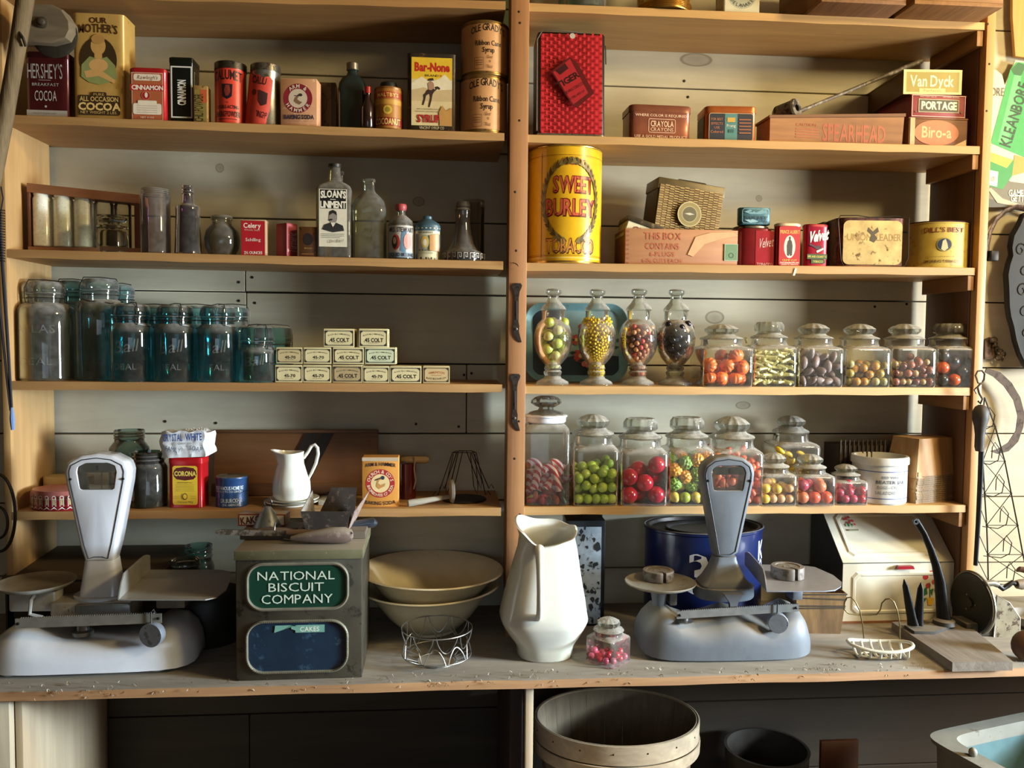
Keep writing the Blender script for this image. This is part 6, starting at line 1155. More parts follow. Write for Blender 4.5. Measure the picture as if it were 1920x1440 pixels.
def scoop(root, outline, wall, h, hw, mt):
    P_ = [gp(x, y, h) for x, y in outline]; mb = MB(); mb.loft([[Vector((p.x, p.y, GZ + h - .0012)) for p in P_], [Vector((p.x, p.y, GZ + h + .0012)) for p in P_]]); part_abs('scoop_pan', mb, mt, root)
    a, b = gp(*wall[0], h), gp(*wall[1], h); n = Vector((b.y - a.y, a.x - b.x, 0)).normalized() * .0012; rg = []
    for i in range(13):
        t = i / 12; z = hw * min(1, (1 - (1 - min(1, t * 5)) ** 2) * .92 + .08) * min(1, 1 - .25 * max(0, (t - .75) / .25) ** 2); p = a.lerp(b, t); rg.append([Vector((p.x, p.y, GZ + h)) + n, Vector((p.x, p.y, GZ + h)) - n, Vector((p.x, p.y, GZ + h + z)) - n, Vector((p.x, p.y, GZ + h + z)) + n])
    mb = MB(); mb.loft(rg); part_abs('scoop_wall', mb, mt, root)
scoop(ws, [(222, 1125), (385, 1125), (405, 1121), (424, 1107), (434, 1083), (432, 1073), (415, 1069), (282, 1069)], [(222, 1125), (281, 1069)], .166, .045, P('9C9A92', .35, .35, .12, 50, 0, '8A8678', .62, dust=.5))
b = gp(325, 1110, .15); mb = MB(); mb.box(b.x - .03, b.x + .03, b.y - .02, b.y + .02, GZ + .12, GZ + .164, .004); part_abs('pan_bracket', mb, P('8A8880', .4, .5, .2, dust=.3), ws)
def beam(root, p0, p1, yf, hz, mt, poise, pr, ptk=.016, teeth=60):
    a = at_y(*p0, yf); b = at_y(*p1, yf); L_ = (b - a); mb = MB(); n = teeth; tx = L_ / n; poly = [(0, -hz), (0, 0)]
    for i in range(n): poly += [((i + .5) / n, .0024 if 1 < i < n - 3 else 0), ((i + 1) / n, 0)]
    poly += [(1, -hz)]; pts = [(a.x + u * L_.x, a.z + u * L_.z + v) for u, v in poly]; mb.prism(pts, yf - .002, yf + .002); part_abs('beam', mb, mt, root)
    for q in (a, b): mb = MB(); mb.mark().lathe([(.0028, 0), (.0028, .002), (.001, .003)], 12); mb.xf(Matrix.Translation((q.x + (.006 if q is a else -.006), yf - .002, q.z - hz / 2)) @ Matrix.Rotation(PI / 2, 4, 'X')); part_abs('screw', mb, IRON, root)
    c = at_y(*poise, yf - .008); mb = MB(); mb.mark().lathe([(pr * .96, 0), (pr, .001), (pr, ptk), (pr * .96, ptk + .001)], 36); mb.xf(Matrix.Translation((c.x, yf - .006, c.z)) @ Matrix.Rotation(R_(-12), 4, 'Z') @ Matrix.Rotation(PI / 2, 4, 'X') @ Matrix.Translation((0, 0, -ptk / 2 - .001))); part_abs('poise', mb, P('8E96A0', .4, .5, .2, 60, 0, '6A7078', .6), root)
    zt = a.z + (b.z - a.z) * (c.x - a.x) / L_.x; mb = MB(); mb.tube([(c.x - .002, yf - .006, c.z + pr * .9), (c.x - .002, yf - .006, zt + .006), (c.x + .001, yf, zt + .008), (c.x + .003, yf + .005, zt), (c.x + .003, yf + .004, zt - hz)], .0014, 6); part_abs('poise_hanger', mb, WIRE, root)
beam(ws, (29, 1160), (303, 1150), wb.y - .078, .0195, P('8F8B7E', .42, .55, .15, 60), (285, 1190), .0245, teeth=64)
mb = MB(); c = gp(110, 1215, .08); mb.lathe([(.02, GZ + .072), (.021, GZ + .080), (.012, GZ + .082), (.012, GZ + .098), (.018, GZ + .1), (.018, GZ + .102)], 24, cx=c.x + .005, cy=wb.y - .03); part_abs('spring_stop', mb, STEEL, ws)
mb = MB(); mb.box(wb.x - .09, wb.x + .075, wb.y - .035, wb.y + .035, GZ + .09, GZ + .142, .008); part_abs('mechanism_block', mb, P('B4AFA2', .45, .2, .3, 30, 0, '5A5248', .6, dust=.4), ws)
mb = MB(); mb.box(at_y(200, 1130, wb.y).x - .045, at_y(260, 1130, wb.y).x, wb.y - .05, wb.y - .036, GZ + .115, GZ + .14, .004); part_abs('clamp', mb, STEEL, ws)
# --- grey painted scale
eng = P('62676C', .5, 0, .14, 25, 0, '5A6068', .62, 30, dust=.55)
k2 = .00114
bodyg = [(-167, 38, 34, 14), (-163, 58, 50, 10), (-152, 74, 60, 7), (-135, 90, 66, 5), (-118, 92, 70, 4), (-95, 76, 73, 4), (-62, 64, 75, 4), (-20, 74, 76, 4), (10, 84, 76, 4), (40, 76, 76, 4), (76, 64, 75, 4), (108, 80, 73, 4), (130, 92, 68, 4), (146, 86, 62, 5), (158, 68, 54, 7), (165, 48, 44, 10), (167, 36, 34, 14)]
gg = dict(body=bodyg, feet=[(-126, -42), (122, -44), (-126, 42), (122, 42)], cx=6, yc=8, thick=19, scr=42,
    outline=[(-21, 184), (21, 184), (51, 335), (52.5, 352), (48, 368), (30, 381), (0, 386), (-30, 381), (-48, 368), (-52.5, 352), (-51, 335)], win=(-31, 33, 318, 365),
    hole=[(-28, 318), (28, 318), (33, 352), (30, 361), (22, 365), (-22, 365), (-31, 359), (-33, 352)], flare=[(50, 36, 127), (50, 36, 131), (40, 30, 142), (30, 23, 160), (22.5, 19, 178), (21.5, 19, 185)], collar=(59, 46, 104, 127), ins=7)
gs, gb = scale('counter_scale', 'dark grey painted counter scale in front of the blue bucket', 1352, 1243, k2, 334, 150, eng, '14161A', gg, tilt=-1)
h = .150; c = gp(1238, 1094, h); r = (c - gp(1172, 1094, h)).length; alg = P('A8A496', .4, .5, .15, 50, 0, '7A7262', .6, dust=.3)
mb = MB(); mb.lathe([(r * .5, -.004), (r * .85, -.003), (r * .98, .002), (r, .005), (r * .985, .006), (r * .8, .0), (.001, -.001)], 56); mb.k = 0; mb.xf(Matrix.Translation((c.x, c.y, GZ + h))); part_abs('round_pan', mb, alg, gs)
mb = MB(); mb.lathe([(.016, GZ + .085), (.014, GZ + .1), (.022, GZ + .146)], 24, cx=c.x - .002, cy=c.y); part_abs('pan_stem', mb, eng, gs)
mb = MB(); mb.box(c.x + .018, c.x + .034, c.y - .02, c.y + .02, GZ + .105, GZ + .147, .003); part_abs('pan_bracket', mb, P('7A7E84', .4, .5, .2), gs)
def weight(c, z, r, hh, label):
    t = thing('cast_iron_weight', label, 'weight', (c.x, c.y, z), R_(10)); mb = MB(); n = 56; prof = [(.97, 0), (1, .04), (1, .92), (.96, 1), (.74, 1), (.70, .93), (.001, .93)]; rs = []
    for a, b in prof:
        rg = []
        for i in range(n):
            th = 2 * PI * i / n - PI / 2; d = abs((th + PI / 2 + PI) % (2 * PI) - PI); q = a * r * (1 - .55 * max(0, 1 - d / .12) if d < .12 else 1); rg.append(Vector((q * math.cos(th), q * math.sin(th), b * hh)))
        rs.append(rg)
    mb.loft(rs, True, True); obj('weight_body', mb, P('6E655C', .65, .4, .25, 40, .2, '4A443E', .55, dust=.4), t)
    label_part(t, [('o', .5, .5, .42, None, .04, '8A8276'), ('t', '2', .32, .55, .2, .34, '8A8276', {'b': 2}), ('t', 'LB', .62, .5, .34, .3, '8A8276', {'b': 2})], r * 1.3, r * 1.3, (0, -r * .65, hh * .93), 'top', name='raised_mark', off=.0006)
weight(gp(1234, 1086, h), GZ + h + .0004, .0355, .022, 'slotted cast iron weight on the round pan of the grey scale')
h2 = .163
scoop(gs, [(1438, 1109), (1546, 1109), (1566, 1107), (1577, 1100), (1578, 1092), (1562, 1079), (1528, 1064), (1495, 1060), (1397, 1059)], [(1438, 1109), (1397, 1059)], h2, .040, P('8E9096', .42, .35, .15, 50, 0, '8A8678', .62, dust=.4))
weight(gp(1476, 1083, h2), GZ + h2 + .0016, .0365, .026, 'cast iron weight on the square pan of the grey scale')
b = gp(1492, 1108, .13); mb = MB(); mb.box(b.x - .012, b.x + .012, b.y - .012, b.y + .03, GZ + .112, GZ + .142, .003); part_abs('pan_bracket', mb, P('7A7E84', .4, .5, .2), gs)
beam(gs, (1269, 1146), (1497, 1132), gb.y - .074, .0165, P('8A8A84', .42, .5, .15, 60), (1459, 1168), .0215, teeth=56)
mb = MB(); mb.lathe([(.012, GZ + .08), (.02, GZ + .084), (.009, GZ + .086), (.009, GZ + .1)], 20, cx=gp(1293, 1170, .09).x, cy=gb.y - .055); part_abs('spring_stop', mb, STEEL, gs)
c = at_y(1375, 1122, gb.y - .06); mb = MB(); mb.prism([(c.x - .024, c.z + .012), (c.x + .02, c.z + .012), (c.x + .008, c.z - .008), (c.x + .006, c.z - .025), (c.x - .008, c.z - .025), (c.x - .01, c.z - .008)], gb.y - .068, gb.y - .055); part_abs('clamp', mb, P('74767A', .4, .5, .2), gs)

# --- biscuit tin and the clutter on its lid
fl = gp(444, 1277); fr2 = gp(679, 1271); Wt = fr2.x - fl.x; Ht = at_y(560, 1049, fl.y).z - GZ; dt = .205; tz = R_(0)
bt = thing('biscuit_tin', 'square store biscuit tin with green name panel and glass window below', 'tin', ((fl.x + fr2.x) / 2 - .002, (fl.y + fr2.y) / 2 + dt / 2, GZ), math.atan2(fr2.y - fl.y, fr2.x - fl.x) + .01)
tinm = P('5E584A', .42, .7, .25, 14, .05, '3E3A30', .58, 22); a = Wt / 2
mb = MB(); mb.box(-a, a, -dt / 2, dt / 2, 0, Ht, .002); obj('tin_body', mb, tinm, bt)
mb = MB(); mb.box(-a - .002, a + .003, -dt / 2 - .004, dt / 2, Ht, Ht + .020, .002); obj('lid', mb, P('6E6A4C', .55, .4, .25, 20, .1, 'A39A80', .6, 30, dust=.9), bt)
def frame(name, x0, x1, z0, z1, r, w_, mt, bead=False):
    rs = []
    for (ins, y) in ((0, 0), (0, -.003), (w_ * .5, -.0045), (w_, -.003), (w_, 0)): rs.append([Vector((p, -dt / 2 + y, q)) for p, q in rrect(x0 + ins, z0 + ins, x1 - ins, z1 - ins, max(.002, r - ins), 8)])
    mb = MB(); mb.loft(rs, False, False); obj(name, mb, mt, bt)
    if bead:
        mb = MB(); q = rrect(x0 + w_ / 2, z0 + w_ / 2, x1 - w_ / 2, z1 - w_ / 2, r - w_ / 2, 8); q.append(q[0]); d = 0; acc = 0
        for (p0, p1) in zip(q, q[1:]):
            L_ = math.hypot(p1[0] - p0[0], p1[1] - p0[1]); s_ = acc
            while s_ < L_: t = s_ / L_; mb.box(p0[0] + (p1[0] - p0[0]) * t - .0011, p0[0] + (p1[0] - p0[0]) * t + .0011, -dt / 2 - .0062, -dt / 2 - .004, p0[1] + (p1[1] - p0[1]) * t - .0011, p0[1] + (p1[1] - p0[1]) * t + .0011); s_ += .0042
            acc = s_ - L_
        o_ = obj('bead_row', mb, mt, bt); o_['kind'] = 'stuff'
ux = lambda px: (px - 444) / 235 * Wt - a; uz = lambda py: (1275 - py) / 228 * Ht
pm = P('A8A794', .3, .7, .2, 50)
frame('panel_frame', ux(463), ux(655), uz(1143), uz(1052), .034, .006, pm)
label_part(bt, [('r', 0, 0, 1, 1, '14382A', .17)], (ux(651) - ux(467)), uz(1056) - uz(1139), ((ux(467) + ux(651)) / 2, -dt / 2, uz(1139)), name='green_panel', rough=.25)
wt = 'C4D2BE'
label_part(bt, [('t', 'NATIONAL', .5, .76, .78, .20, wt), ('t', 'BISCUIT', .5, .49, .56, .20, wt), ('t', 'COMPANY', .51, .21, .72, .21, wt)], (ux(651) - ux(467)), uz(1058) - uz(1138), ((ux(467) + ux(651)) / 2 - .003, -dt / 2 - .0008, uz(1138)), name='name_lettering')
frame('window_frame', ux(462), ux(654), uz(1262), uz(1161), .036, .005, pm, True)
label_part(bt, [('r', 0, 0, 1, 1, P('1C2E3E', .12, 0, .25, 12, 0, '2E4658', .6, 30, coat=.5), .17)], (ux(651) - ux(466)), uz(1165) - uz(1258), ((ux(466) + ux(651)) / 2, -dt / 2, uz(1258)), name='window_pane')
label_part(bt, [('p', [(0, .05), (.02, 1), (.32, 1), (.34, .5), (.42, .3), (.42, 0), (1, 0), (1, 1), (.45, 1), (.38, .85), (.3, .95), (.2, .5), (.12, .3)], '6FA08E'), ('t', 'CAKES', .7, .45, .38, .6, 'D9DCCC', {'b': 1})], ux(609) - ux(515), .0155, ((ux(515) + ux(609)) / 2, -dt / 2 - .0008, uz(1185)), name='paper_strip', off=.0012)
zl = GZ + Ht + .0204
def tp(px, py, hh=0): return at_z(px, py, zl + hh)
# cowbell
mb = MB(); p0 = at_y(462, 1000, -.08); p1 = at_y(690, 1000, -.08); zr_ = zl + .0165; mb.box(0, p1.x - p0.x, -.05, .045, 0, .016, .002); obj('slat_board', mb, WOOD('4E4234', '6E6250', 'X', 8, .8), label='dusty brown flat board across the back of the biscuit tin lid', cat='board', loc=(p0.x, -.09, zl))
c = at_y(502, 984, -.085); r_ = thing('cowbell', 'small grey cone bell with wire ring on the biscuit tin', 'bell', (c.x, -.085, zr_)); mb = MB()
mb.lathe([(.031, 0), (.029, .003), (.016, .030), (.010, .038), (.006, .043), (.001, .044)], 28); obj('bell_body', mb, P('848C90', .4, .6, .25, 50, 0, '5A6064', .6), r_)
mb = MB(); mb.tube([(.0085 * math.cos(t), .002, .0515 + .0085 * math.sin(t)) for t in [2 * PI * i / 20 for i in range(20)]], .0016, 6, True); obj('hanging_ring', mb, WIRE, r_)
c = at_y(503, 984, -.04); r_ = thing('yeast_box', 'small flat cream and red carton lying behind the bell', 'box', (c.x, -.064, zr_), R_(-4))
mb = MB(); mb.box(-.055, .048, -.02, .02, 0, .026, .0008); obj('box_body', mb, P('9A8468', .6, 0, .15), r_)
label_part(r_, [('r', 0, 0, 1, 1, '8A2E1E'), ('r', .03, .1, .97, .9, 'CDBFA0'), ('t', 'KAKO', .26, .5, .42, .55, '5A1E14', {'b': 2, 'rot': 8})], .102, .026, (-.0035, -.02, 0))
# knives, sheath, scoop
def bar(name, label, cat, p, q, prof, mt, flat=.35, n=12, zo=0):
    t = thing(name, label, cat, p); d = Vector(q) - Vector(p); mb = MB(); m = len(prof); pts = [d * u for u, r in prof]; mb.tube(pts, .01, n, rr=[r for u, r in prof]); o = obj('body', mb, mt, t, sharp=60); return t
a = at_y(404, 990, -.152); b = tp(560, 994, .006)
r_ = thing('old_knife', 'long corroded knife blade jutting left over the edge of the biscuit tin', 'knife', (a.x, -.152, zl + .018)); L_ = at_y(540, 985, -.15).x - a.x
mb = MB(); mb.prism([(0, .004), (.012, .0075), (L_ * .8, .004), (L_, .003), (L_, -.007), (L_ * .5, -.0065), (.01, -.0035), (0, 0)], -.002, .002); obj('blade', mb, P('7A7060', .6, .4, .4, 50, .3, '4A4034', .5), r_)
mb = MB(); mb.tube([(L_ * .98, 0, -.001), (L_ + .03, 0, -.002), (L_ + .07, 0, -.003)], .007, 10, rr=[.006, .008, .007]); obj('handle', mb, WOOD('5A4430', '7A6048', 'X', 9, .7), r_)
c = tp(540, 1003, .005); r_ = thing('bone_knife', 'short brown handled tool with a pale knob beside the sheath', 'tool', (c.x, c.y - .005, zl + .014)); mb = MB(); mb.tube([(-.06, 0, .0), (-.03, 0, .0), (.02, 0, .002)], .009, 12, rr=[.007, .009, .006]); obj('body', mb, WOOD('4E3C2C', '6E5640', 'X', 9, .7), r_)
mb = MB(); mb.ball((.03, -.002, .003), .0075, (.9, .8, 1.2)); obj('knob', mb, P('9A7A5E', .5), r_)
mb = MB(); mb.tube([(-.025, -.012 * math.cos(t), .003 + .015 * math.sin(t)) for t in [2 * PI * i / 14 for i in range(14)]], .0018, 6, True); obj('ring', mb, P('7A7870', .4, .6), r_)
c = tp(615, 1010, .01); r_ = thing('knife_sheath', 'dusty brown bulbous wooden handle lying across the front of the tin lid', 'handle', (c.x, c.y - .002, zl + .0165), R_(3)); mb = MB()
mb.tube([(-.075, 0, -.004), (-.06, 0, -.003), (-.03, 0, -.001), (.01, 0, .001), (.035, 0, .001), (.048, 0, 0), (.052, 0, 0)], .02, 20, rr=[.004, .008, .0125, .017, .0165, .012, .004]); obj('body', mb, P('5E4C42', .7, 0, .3, 30, .2, '7A6E60', .6, dust=.7), r_)
mb = MB(); mb.lathe([(.002, .0), (.003, .002)], 10, cx=.0, cy=0); mb.k = 0; mb.xf(Matrix.Translation((.048, -.009, .006)) @ Matrix.Rotation(R_(60), 4, 'X')); obj('rivet', mb, STEEL, r_)
c = tp(547, 1014, 0); r_ = thing('spoon', 'small pale spoon bowl poking out under the wooden handle', 'spoon', (c.x, c.y + .003, zl + .001)); mb = MB(); mb.k = 0; mb.lathe([(.002, .0), (.014, .0018), (.018, .004), (.0172, .0045), (.001, .001)], 28, sy=.7); obj('spoon_bowl', mb, P('A8A498', .3, .7), r_)
mb = MB(); mb.tube([(.015, .002, .004), (.05, .006, .005)], .0022, 6); obj('handle', mb, P('A8A498', .3, .7), r_)
c = tp(688, 992, .01); r_ = thing('black_handled_knife', 'black knife handle sticking out past the right edge of the tin lid', 'knife', (c.x - .022, c.y + .01, zl + .012), R_(8)); mb = MB()
mb.tube([(-.035, 0, .003), (-.01, 0, .004), (.02, 0, .008), (.036, 0, .008), (.043, 0, .006)], .01, 14, rr=[.008, .009, .0105, .0105, .004]); obj('handle', mb, P('2A3038', .35, .1, .2, coat=.3), r_)
mb = MB(); mb.box(-.13, -.034, -.008, .008, .001, .003); obj('blade', mb, STEEL, r_)
c = tp(664, 1003, .0); r_ = thing('wooden_peg', 'short pale wooden peg beside the black handle', 'peg', (c.x, c.y + .005, zl + .006), R_(14)); mb = MB(); mb.tube([(-.018, 0, 0), (.016, 0, 0)], .006, 8); obj('peg_body', mb, WOOD('8A7A5E', 'AA9A7A', 'X', 9), r_)
# berry carton behind the clutter
c = at_y(622, 985, -.09); r_ = thing('berry_carton', 'dark stained berry carton with a raised pale right flap on the biscuit tin', 'carton', (c.x, -.09, zr_), R_(-3)); bm_ = P('3E342C', .7, 0, .35, 30, .1, '6A5A4C', .58)
def pan(name, p, mt): mb = MB(); mb.hexa(p); obj(name, mb, mt, r_)
def quad(a, b, c_, d, t=Vector((0, .0015, 0))):
    a, b, c_, d = map(Vector, (a, b, c_, d)); return [a, b, b + t, a + t, d, c_, c_ + t, d + t]
pan('front_side', quad((-.045, -.05, 0), (.042, -.05, 0), (.05, -.062, .045), (-.054, -.062, .045)), bm_)
pan('back_side', quad((-.045, .045, 0), (.042, .045, 0), (.045, .055, .075), (-.01, .055, .075)), bm_)
pan('left_side', quad((-.045, .045, 0), (-.045, -.05, 0), (-.054, -.062, .045), (-.054, .055, .068), Vector((.0015, 0, 0))), P('8A8274', .6, 0, .3, 40, 0, '5A5248', .55))
pan('right_side', quad((.042, .045, 0), (.042, -.05, 0), (.058, -.062, .045), (.078, .03, .075), Vector((.0015, 0, 0))), P('9A8478', .6, 0, .2, 40, 0, '7A665A', .55))

# --- bowls
c = gp(808, 1158); c.y = .03; c.x = at_y(808, 1100, .055).x; cer2 = P('E6DAB8', .3, 0, .08, 30, coat=.5); Rm = at_y(943, 1085, c.y + .02).x - c.x
zr = at_y(808, 1068, c.y + .02).z - GZ; yb = c.y + .025; R2 = Rm * .97
for i, (lb, z0, kk) in enumerate((('lower of the two nested cream wash bowls', 0, R2), ('upper of the two nested cream wash bowls', .036, Rm))):
    Hh = zr - .036 if i == 0 else zr - .036
    mb = MB(); mb.lathe([(kk * .36, 0), (kk * .36, .006), (kk * .42, .010), (kk * .60, Hh * .35), (kk * .76, Hh * .68), (kk * .86, Hh * .88), (kk * .96, Hh * .97), (kk, Hh), (kk * .985, Hh + .003), (kk * .84, Hh * .93), (kk * .72, Hh * .68), (kk * .56, Hh * .37), (kk * .38, .016), (.001, .014)], 72)
    obj('wash_bowl', mb, cer2, label=lb, cat='bowl', group='nested cream wash bowls', loc=(c.x, yb, GZ + z0), rot=(0, R_(.8 if i else -1.2), 0))
# --- wire egg basket
c = gp(819, 1240); r_ = thing('wire_basket', 'small galvanised wire egg basket standing on the front of the counter', 'basket', (c.x, c.y, GZ)); rb = (at_y(886, 1200, c.y).x - at_y(753, 1200, c.y).x) / 2; hb = at_y(820, 1176, c.y).z - GZ
gw_ = P('9A9A96', .35, .8, .25, 80)
def circ(r, z, n=40): return [(r * math.cos(2 * PI * i / n), r * math.sin(2 * PI * i / n), z) for i in range(n)]
for nm, r, z in (('top_ring', rb, hb), ('bottom_ring', rb * .97, .018), ('foot_ring', rb * .55, .002)): mb = MB(); mb.tube(circ(r, z), .0013, 6, True); obj(nm, mb, gw_, r_)
for i in range(9):
    t0 = 2 * PI * i / 9 - PI / 2 + .3; q = []
    for j in range(15):
        u = j / 14; a = t0 + (u - .5) * .62; z = hb - (hb * .46) * math.sin(PI * u) ** .7; rr = rb * (1 - .12 * math.sin(PI * u)); q.append((rr * math.cos(a), rr * math.sin(a), z))
    mb = MB(); mb.tube(q, .0011, 5); obj('wire_loop', mb, gw_, r_); q = []
    for j in range(15):
        u = j / 14; a = t0 + .35 + (u - .5) * .62; z = .018 + (hb * .42) * math.sin(PI * u) ** .7; rr = rb * (.97 - .1 * math.sin(PI * u)); q.append((rr * math.cos(a), rr * math.sin(a), z))
    mb = MB(); mb.tube(q, .0011, 5); obj('wire_loop', mb, gw_, r_); q = []
    for j in range(12):
        u = j / 11; a = t0 + .35 + (u - .5) * .45; rr = rb * (.97 - .42 * math.sin(PI * u)); q.append((rr * math.cos(a), rr * math.sin(a), .018 - .015 * math.sin(PI * u)))
    mb = MB(); mb.tube(q, .0011, 5); obj('wire_loop', mb, gw_, r_)
# --- tall ironstone pitcher
fb = gp(1020, 1245); a0 = at_y(970, 1240, fb.y + .05).x; a1 = at_y(1073, 1240, fb.y + .05).x; u = (a1 - a0) / 103; yb = fb.y + 52 * u
Xp = (a0 + a1) / 2; r_ = thing('ironstone_pitcher', 'tall white ironstone pitcher with square shoulders and its handle towards the front', 'pitcher', (Xp, yb, GZ)); Hp = at_y(1020, 992, yb).z - GZ
prof = [(50, 0, 0, 2.3), (52, .012, 0, 2.3), (53, .08, 0, 2.5), (57, .12, -1, 2.8), (69, .20, -2, 3), (78, .275, -3, 3.2), (81, .315, -3, 3.2), (79, .36, -3, 3.1), (75, .46, -2, 3), (68, .60, -1, 2.9), (61, .74, 1, 2.8), (55, .86, 3, 2.6), (50, .93, 4, 2.5), (51, .97, 4, 2.5), (54, 1.0, 4, 2.5)]
n = 72; outer = []
for (r, v, cx, e) in prof:
    rg = []
    for i in range(n):
        t = 2 * PI * i / n; cc, ss = math.cos(t), math.sin(t); up = max(0, (v - .88) / .12)
        x = cx + r * sgn(cc) * abs(cc) ** (2 / e); y = r * .95 * sgn(ss) * abs(ss) ** (2 / e)
        z = v * Hp + up * Hp * (.05 * math.sin(t) + .03 * math.cos(2 * t + .6) + .02 * math.cos(t - 2.6) + .010 * math.cos(5 * t)); x -= up * 10 * max(0, math.cos(t - 2.7)) ** 4
        rg.append(Vector((x * u, y * u, z)))
    outer.append(rg)
inner = [[Vector(((p.x - 5 * u) * .93 + 5 * u, p.y * .93, p.z + .001)) for p in rg] for rg in outer[:2:-1]]
mb = MB(); mb.loft(outer + inner); iro = P('D6D4C6', .25, 0, .04, 25, coat=.5); obj('pitcher_body', mb, iro, r_, sharp=75)
mb = MB(); mb.tube([(-18 * u, -44 * u, Hp * .88), (-19 * u, -62 * u, Hp * .905), (-20 * u, -76 * u, Hp * .88), (-20 * u, -84 * u, Hp * .78), (-20 * u, -92 * u, Hp * .62), (-20 * u, -92 * u, Hp * .50), (-20 * u, -82 * u, Hp * .42), (-20 * u, -70 * u, Hp * .38)], .008, 12, rr=[.010, .011, .0095, .008, .0075, .0075, .007, .006]); obj('handle', mb, iro, r_, sharp=75)
# --- black peeling canister behind the pitcher
X, z, W, H = spot(1062, 1134, 975, 5, .06, GZ); r_ = thing('black_canister', 'tall black tin with paint peeling to bare metal behind the white pitcher', 'tin', (X, .10, GZ), R_(-2))
mb = MB(); mb.box(-W / 2, W / 2, -.045, .045, 0, H, .002); obj('tin_body', mb, P('15171A', .35, .3, .2, 40), r_)
random.seed(21); it = [('r', .06, .02, .9, .94, P('98A4AE', .45, .25, .3, 30, 0, '2A2E34', .58, 45))]
for kk in range(34):
    x, y = random.uniform(.2, .9), random.uniform(.03, .93); s_ = random.uniform(.03, .08); it.append(('p', [(x + s_ * random.uniform(.4, 1.3) * math.cos(t), y + s_ * .45 * random.uniform(.3, 1.4) * math.sin(t)) for t in (0, .8, 1.5, 2.3, 3.1, 4, 4.8, 5.6)], '15171A'))
label_part(r_, it, W, H, (0, -.045, 0), name='peeling_face', step=.00004)
# --- small jar on the counter
c = gp(1142, 1256); X, z, W, H = spot(1100, 1182, 1158, 5, c.y + .04, GZ)
def cjar_at(px, Yc, label, rz, wk):
    X, z, W, H = spot(px[0], px[1], px[2], 5, Yc, GZ); a = W * wk / 2; r = thing('candy_jar', label, 'jar', (X, Yc, GZ), rz); nk = .85 * a; hb = .60
    mb = MB(); mb.lathe([(a * .93, .001, 7), (a * .98, .0005, 8), (a, .004, 8), (a, H * (hb - .05), 8), (a * .98, H * (hb - .02), 7), (a * .9, H * hb, 5), (nk, H * (hb + .03), 2.2), (nk * .95, H * (hb + .06), 2), (nk * .95, H * (hb + .11), 2)], 56, cap1=False); obj('jar_glass', mb, gclear, r)
    lg = GLASS('E9EEE9', 'C9D0C9', .06, .35, .03, 2.2); h = hb + .11
    mb = MB(); mb.lathe([(nk * 1.0, H * h), (nk * 1.08, H * (h + .02)), (nk * 1.0, H * (h + .05)), (nk * .7, H * (h + .08)), (nk * .6, H * (h + .1))], 40); obj('lid', mb, lg, r); hk = h + .1; u = 1 - hk
    mb = MB(); mb.lathe([(nk * .60, H * hk), (nk * .78, H * (hk + u * .3)), (nk * .76, H * (hk + u * .6)), (nk * .4, H * (hk + u * .95)), (.001, H)], 48, flute=.06, fn=12); obj('lid_knob', mb, lg, r)
    return r, a, H
r_, a, H = cjar_at((1100, 1182, 1158), c.y + .048, 'small square jar turned corner-on with a few red sweets beside the white pitcher', R_(40), .76)
pts = pack(20, .0078, lambda z: a * .9, .003, H * .24, True, 200, 30); sweets('cherry_candy', 'sweet', 'cherry sweets', '', pts, r_.location, [(bl(.008), CANDY('A81428')), (bl(.0075), CANDY('C04A62'))], R_(40), labels=['dark cherry red sweet in the counter jar', 'pinkish sweet in the counter jar'])
# --- blue bucket
X, z, W, H = spot(1208, 1426, 985, 5, .12, GZ); a = W / 2; r_ = thing('blue_bucket', 'large round cobalt blue can with white numerals standing behind the grey scale', 'bucket', (X, .123, GZ), 0); r_.scale = (1, .74, 1)
mb = MB(); mb.lathe([(a * .97, 0), (a * .98, .003), (a * .98, H * .97), (a, H * .98), (a * 1.0, H), (a * .97, H)], 72, cap1=False); obj('bucket_body', mb, P('14204E', .28, .1, .12, 30, coat=.4), r_)
mb = MB(); mb.lathe([(a * .985, H - .001), (a * .93, H + .002), (a * .90, H + .001), (a * .88, H - .008), (.001, H - .009)], 72, cap0=False); obj('lid_rim', mb, P('3A3634', .4, .5, .25, 30, 0, '5E564E', .6, dust=.5), r_)
mb = MB(); mb.lathe([(a * .64, H - .0088), (a * .66, H - .004), (a * .64, H - .002), (a * .60, H - .004), (a * .58, H - .0085)], 56, cy=-a * .05, cap0=False, cap1=False); obj('lid_ring', mb, P('4A4644', .4, .5, .25, 30), r_)
mb = MB(); mb.lathe([(a * .985, H), (a * 1.005, H + .0015), (a * .99, H + .003), (a * .97, H + .001)], 72, cap0=False, cap1=False); obj('top_bead', mb, P('8A8A90', .35, .6), r_)
label_part(r_, [('t', '3', .40, .58, .10, .40, 'C4CCE0', {'b': 1}), ('t', 'K', .83, .78, .08, .2, 'C4CCE0', {'b': 1}), ('t', 'O', .83, .60, .05, .16, 'C4CCE0', {'b': 1})], a * PI * .98, H, cyl=(a * .981, a * .981, 0), name='painted_numerals', rough=.3)
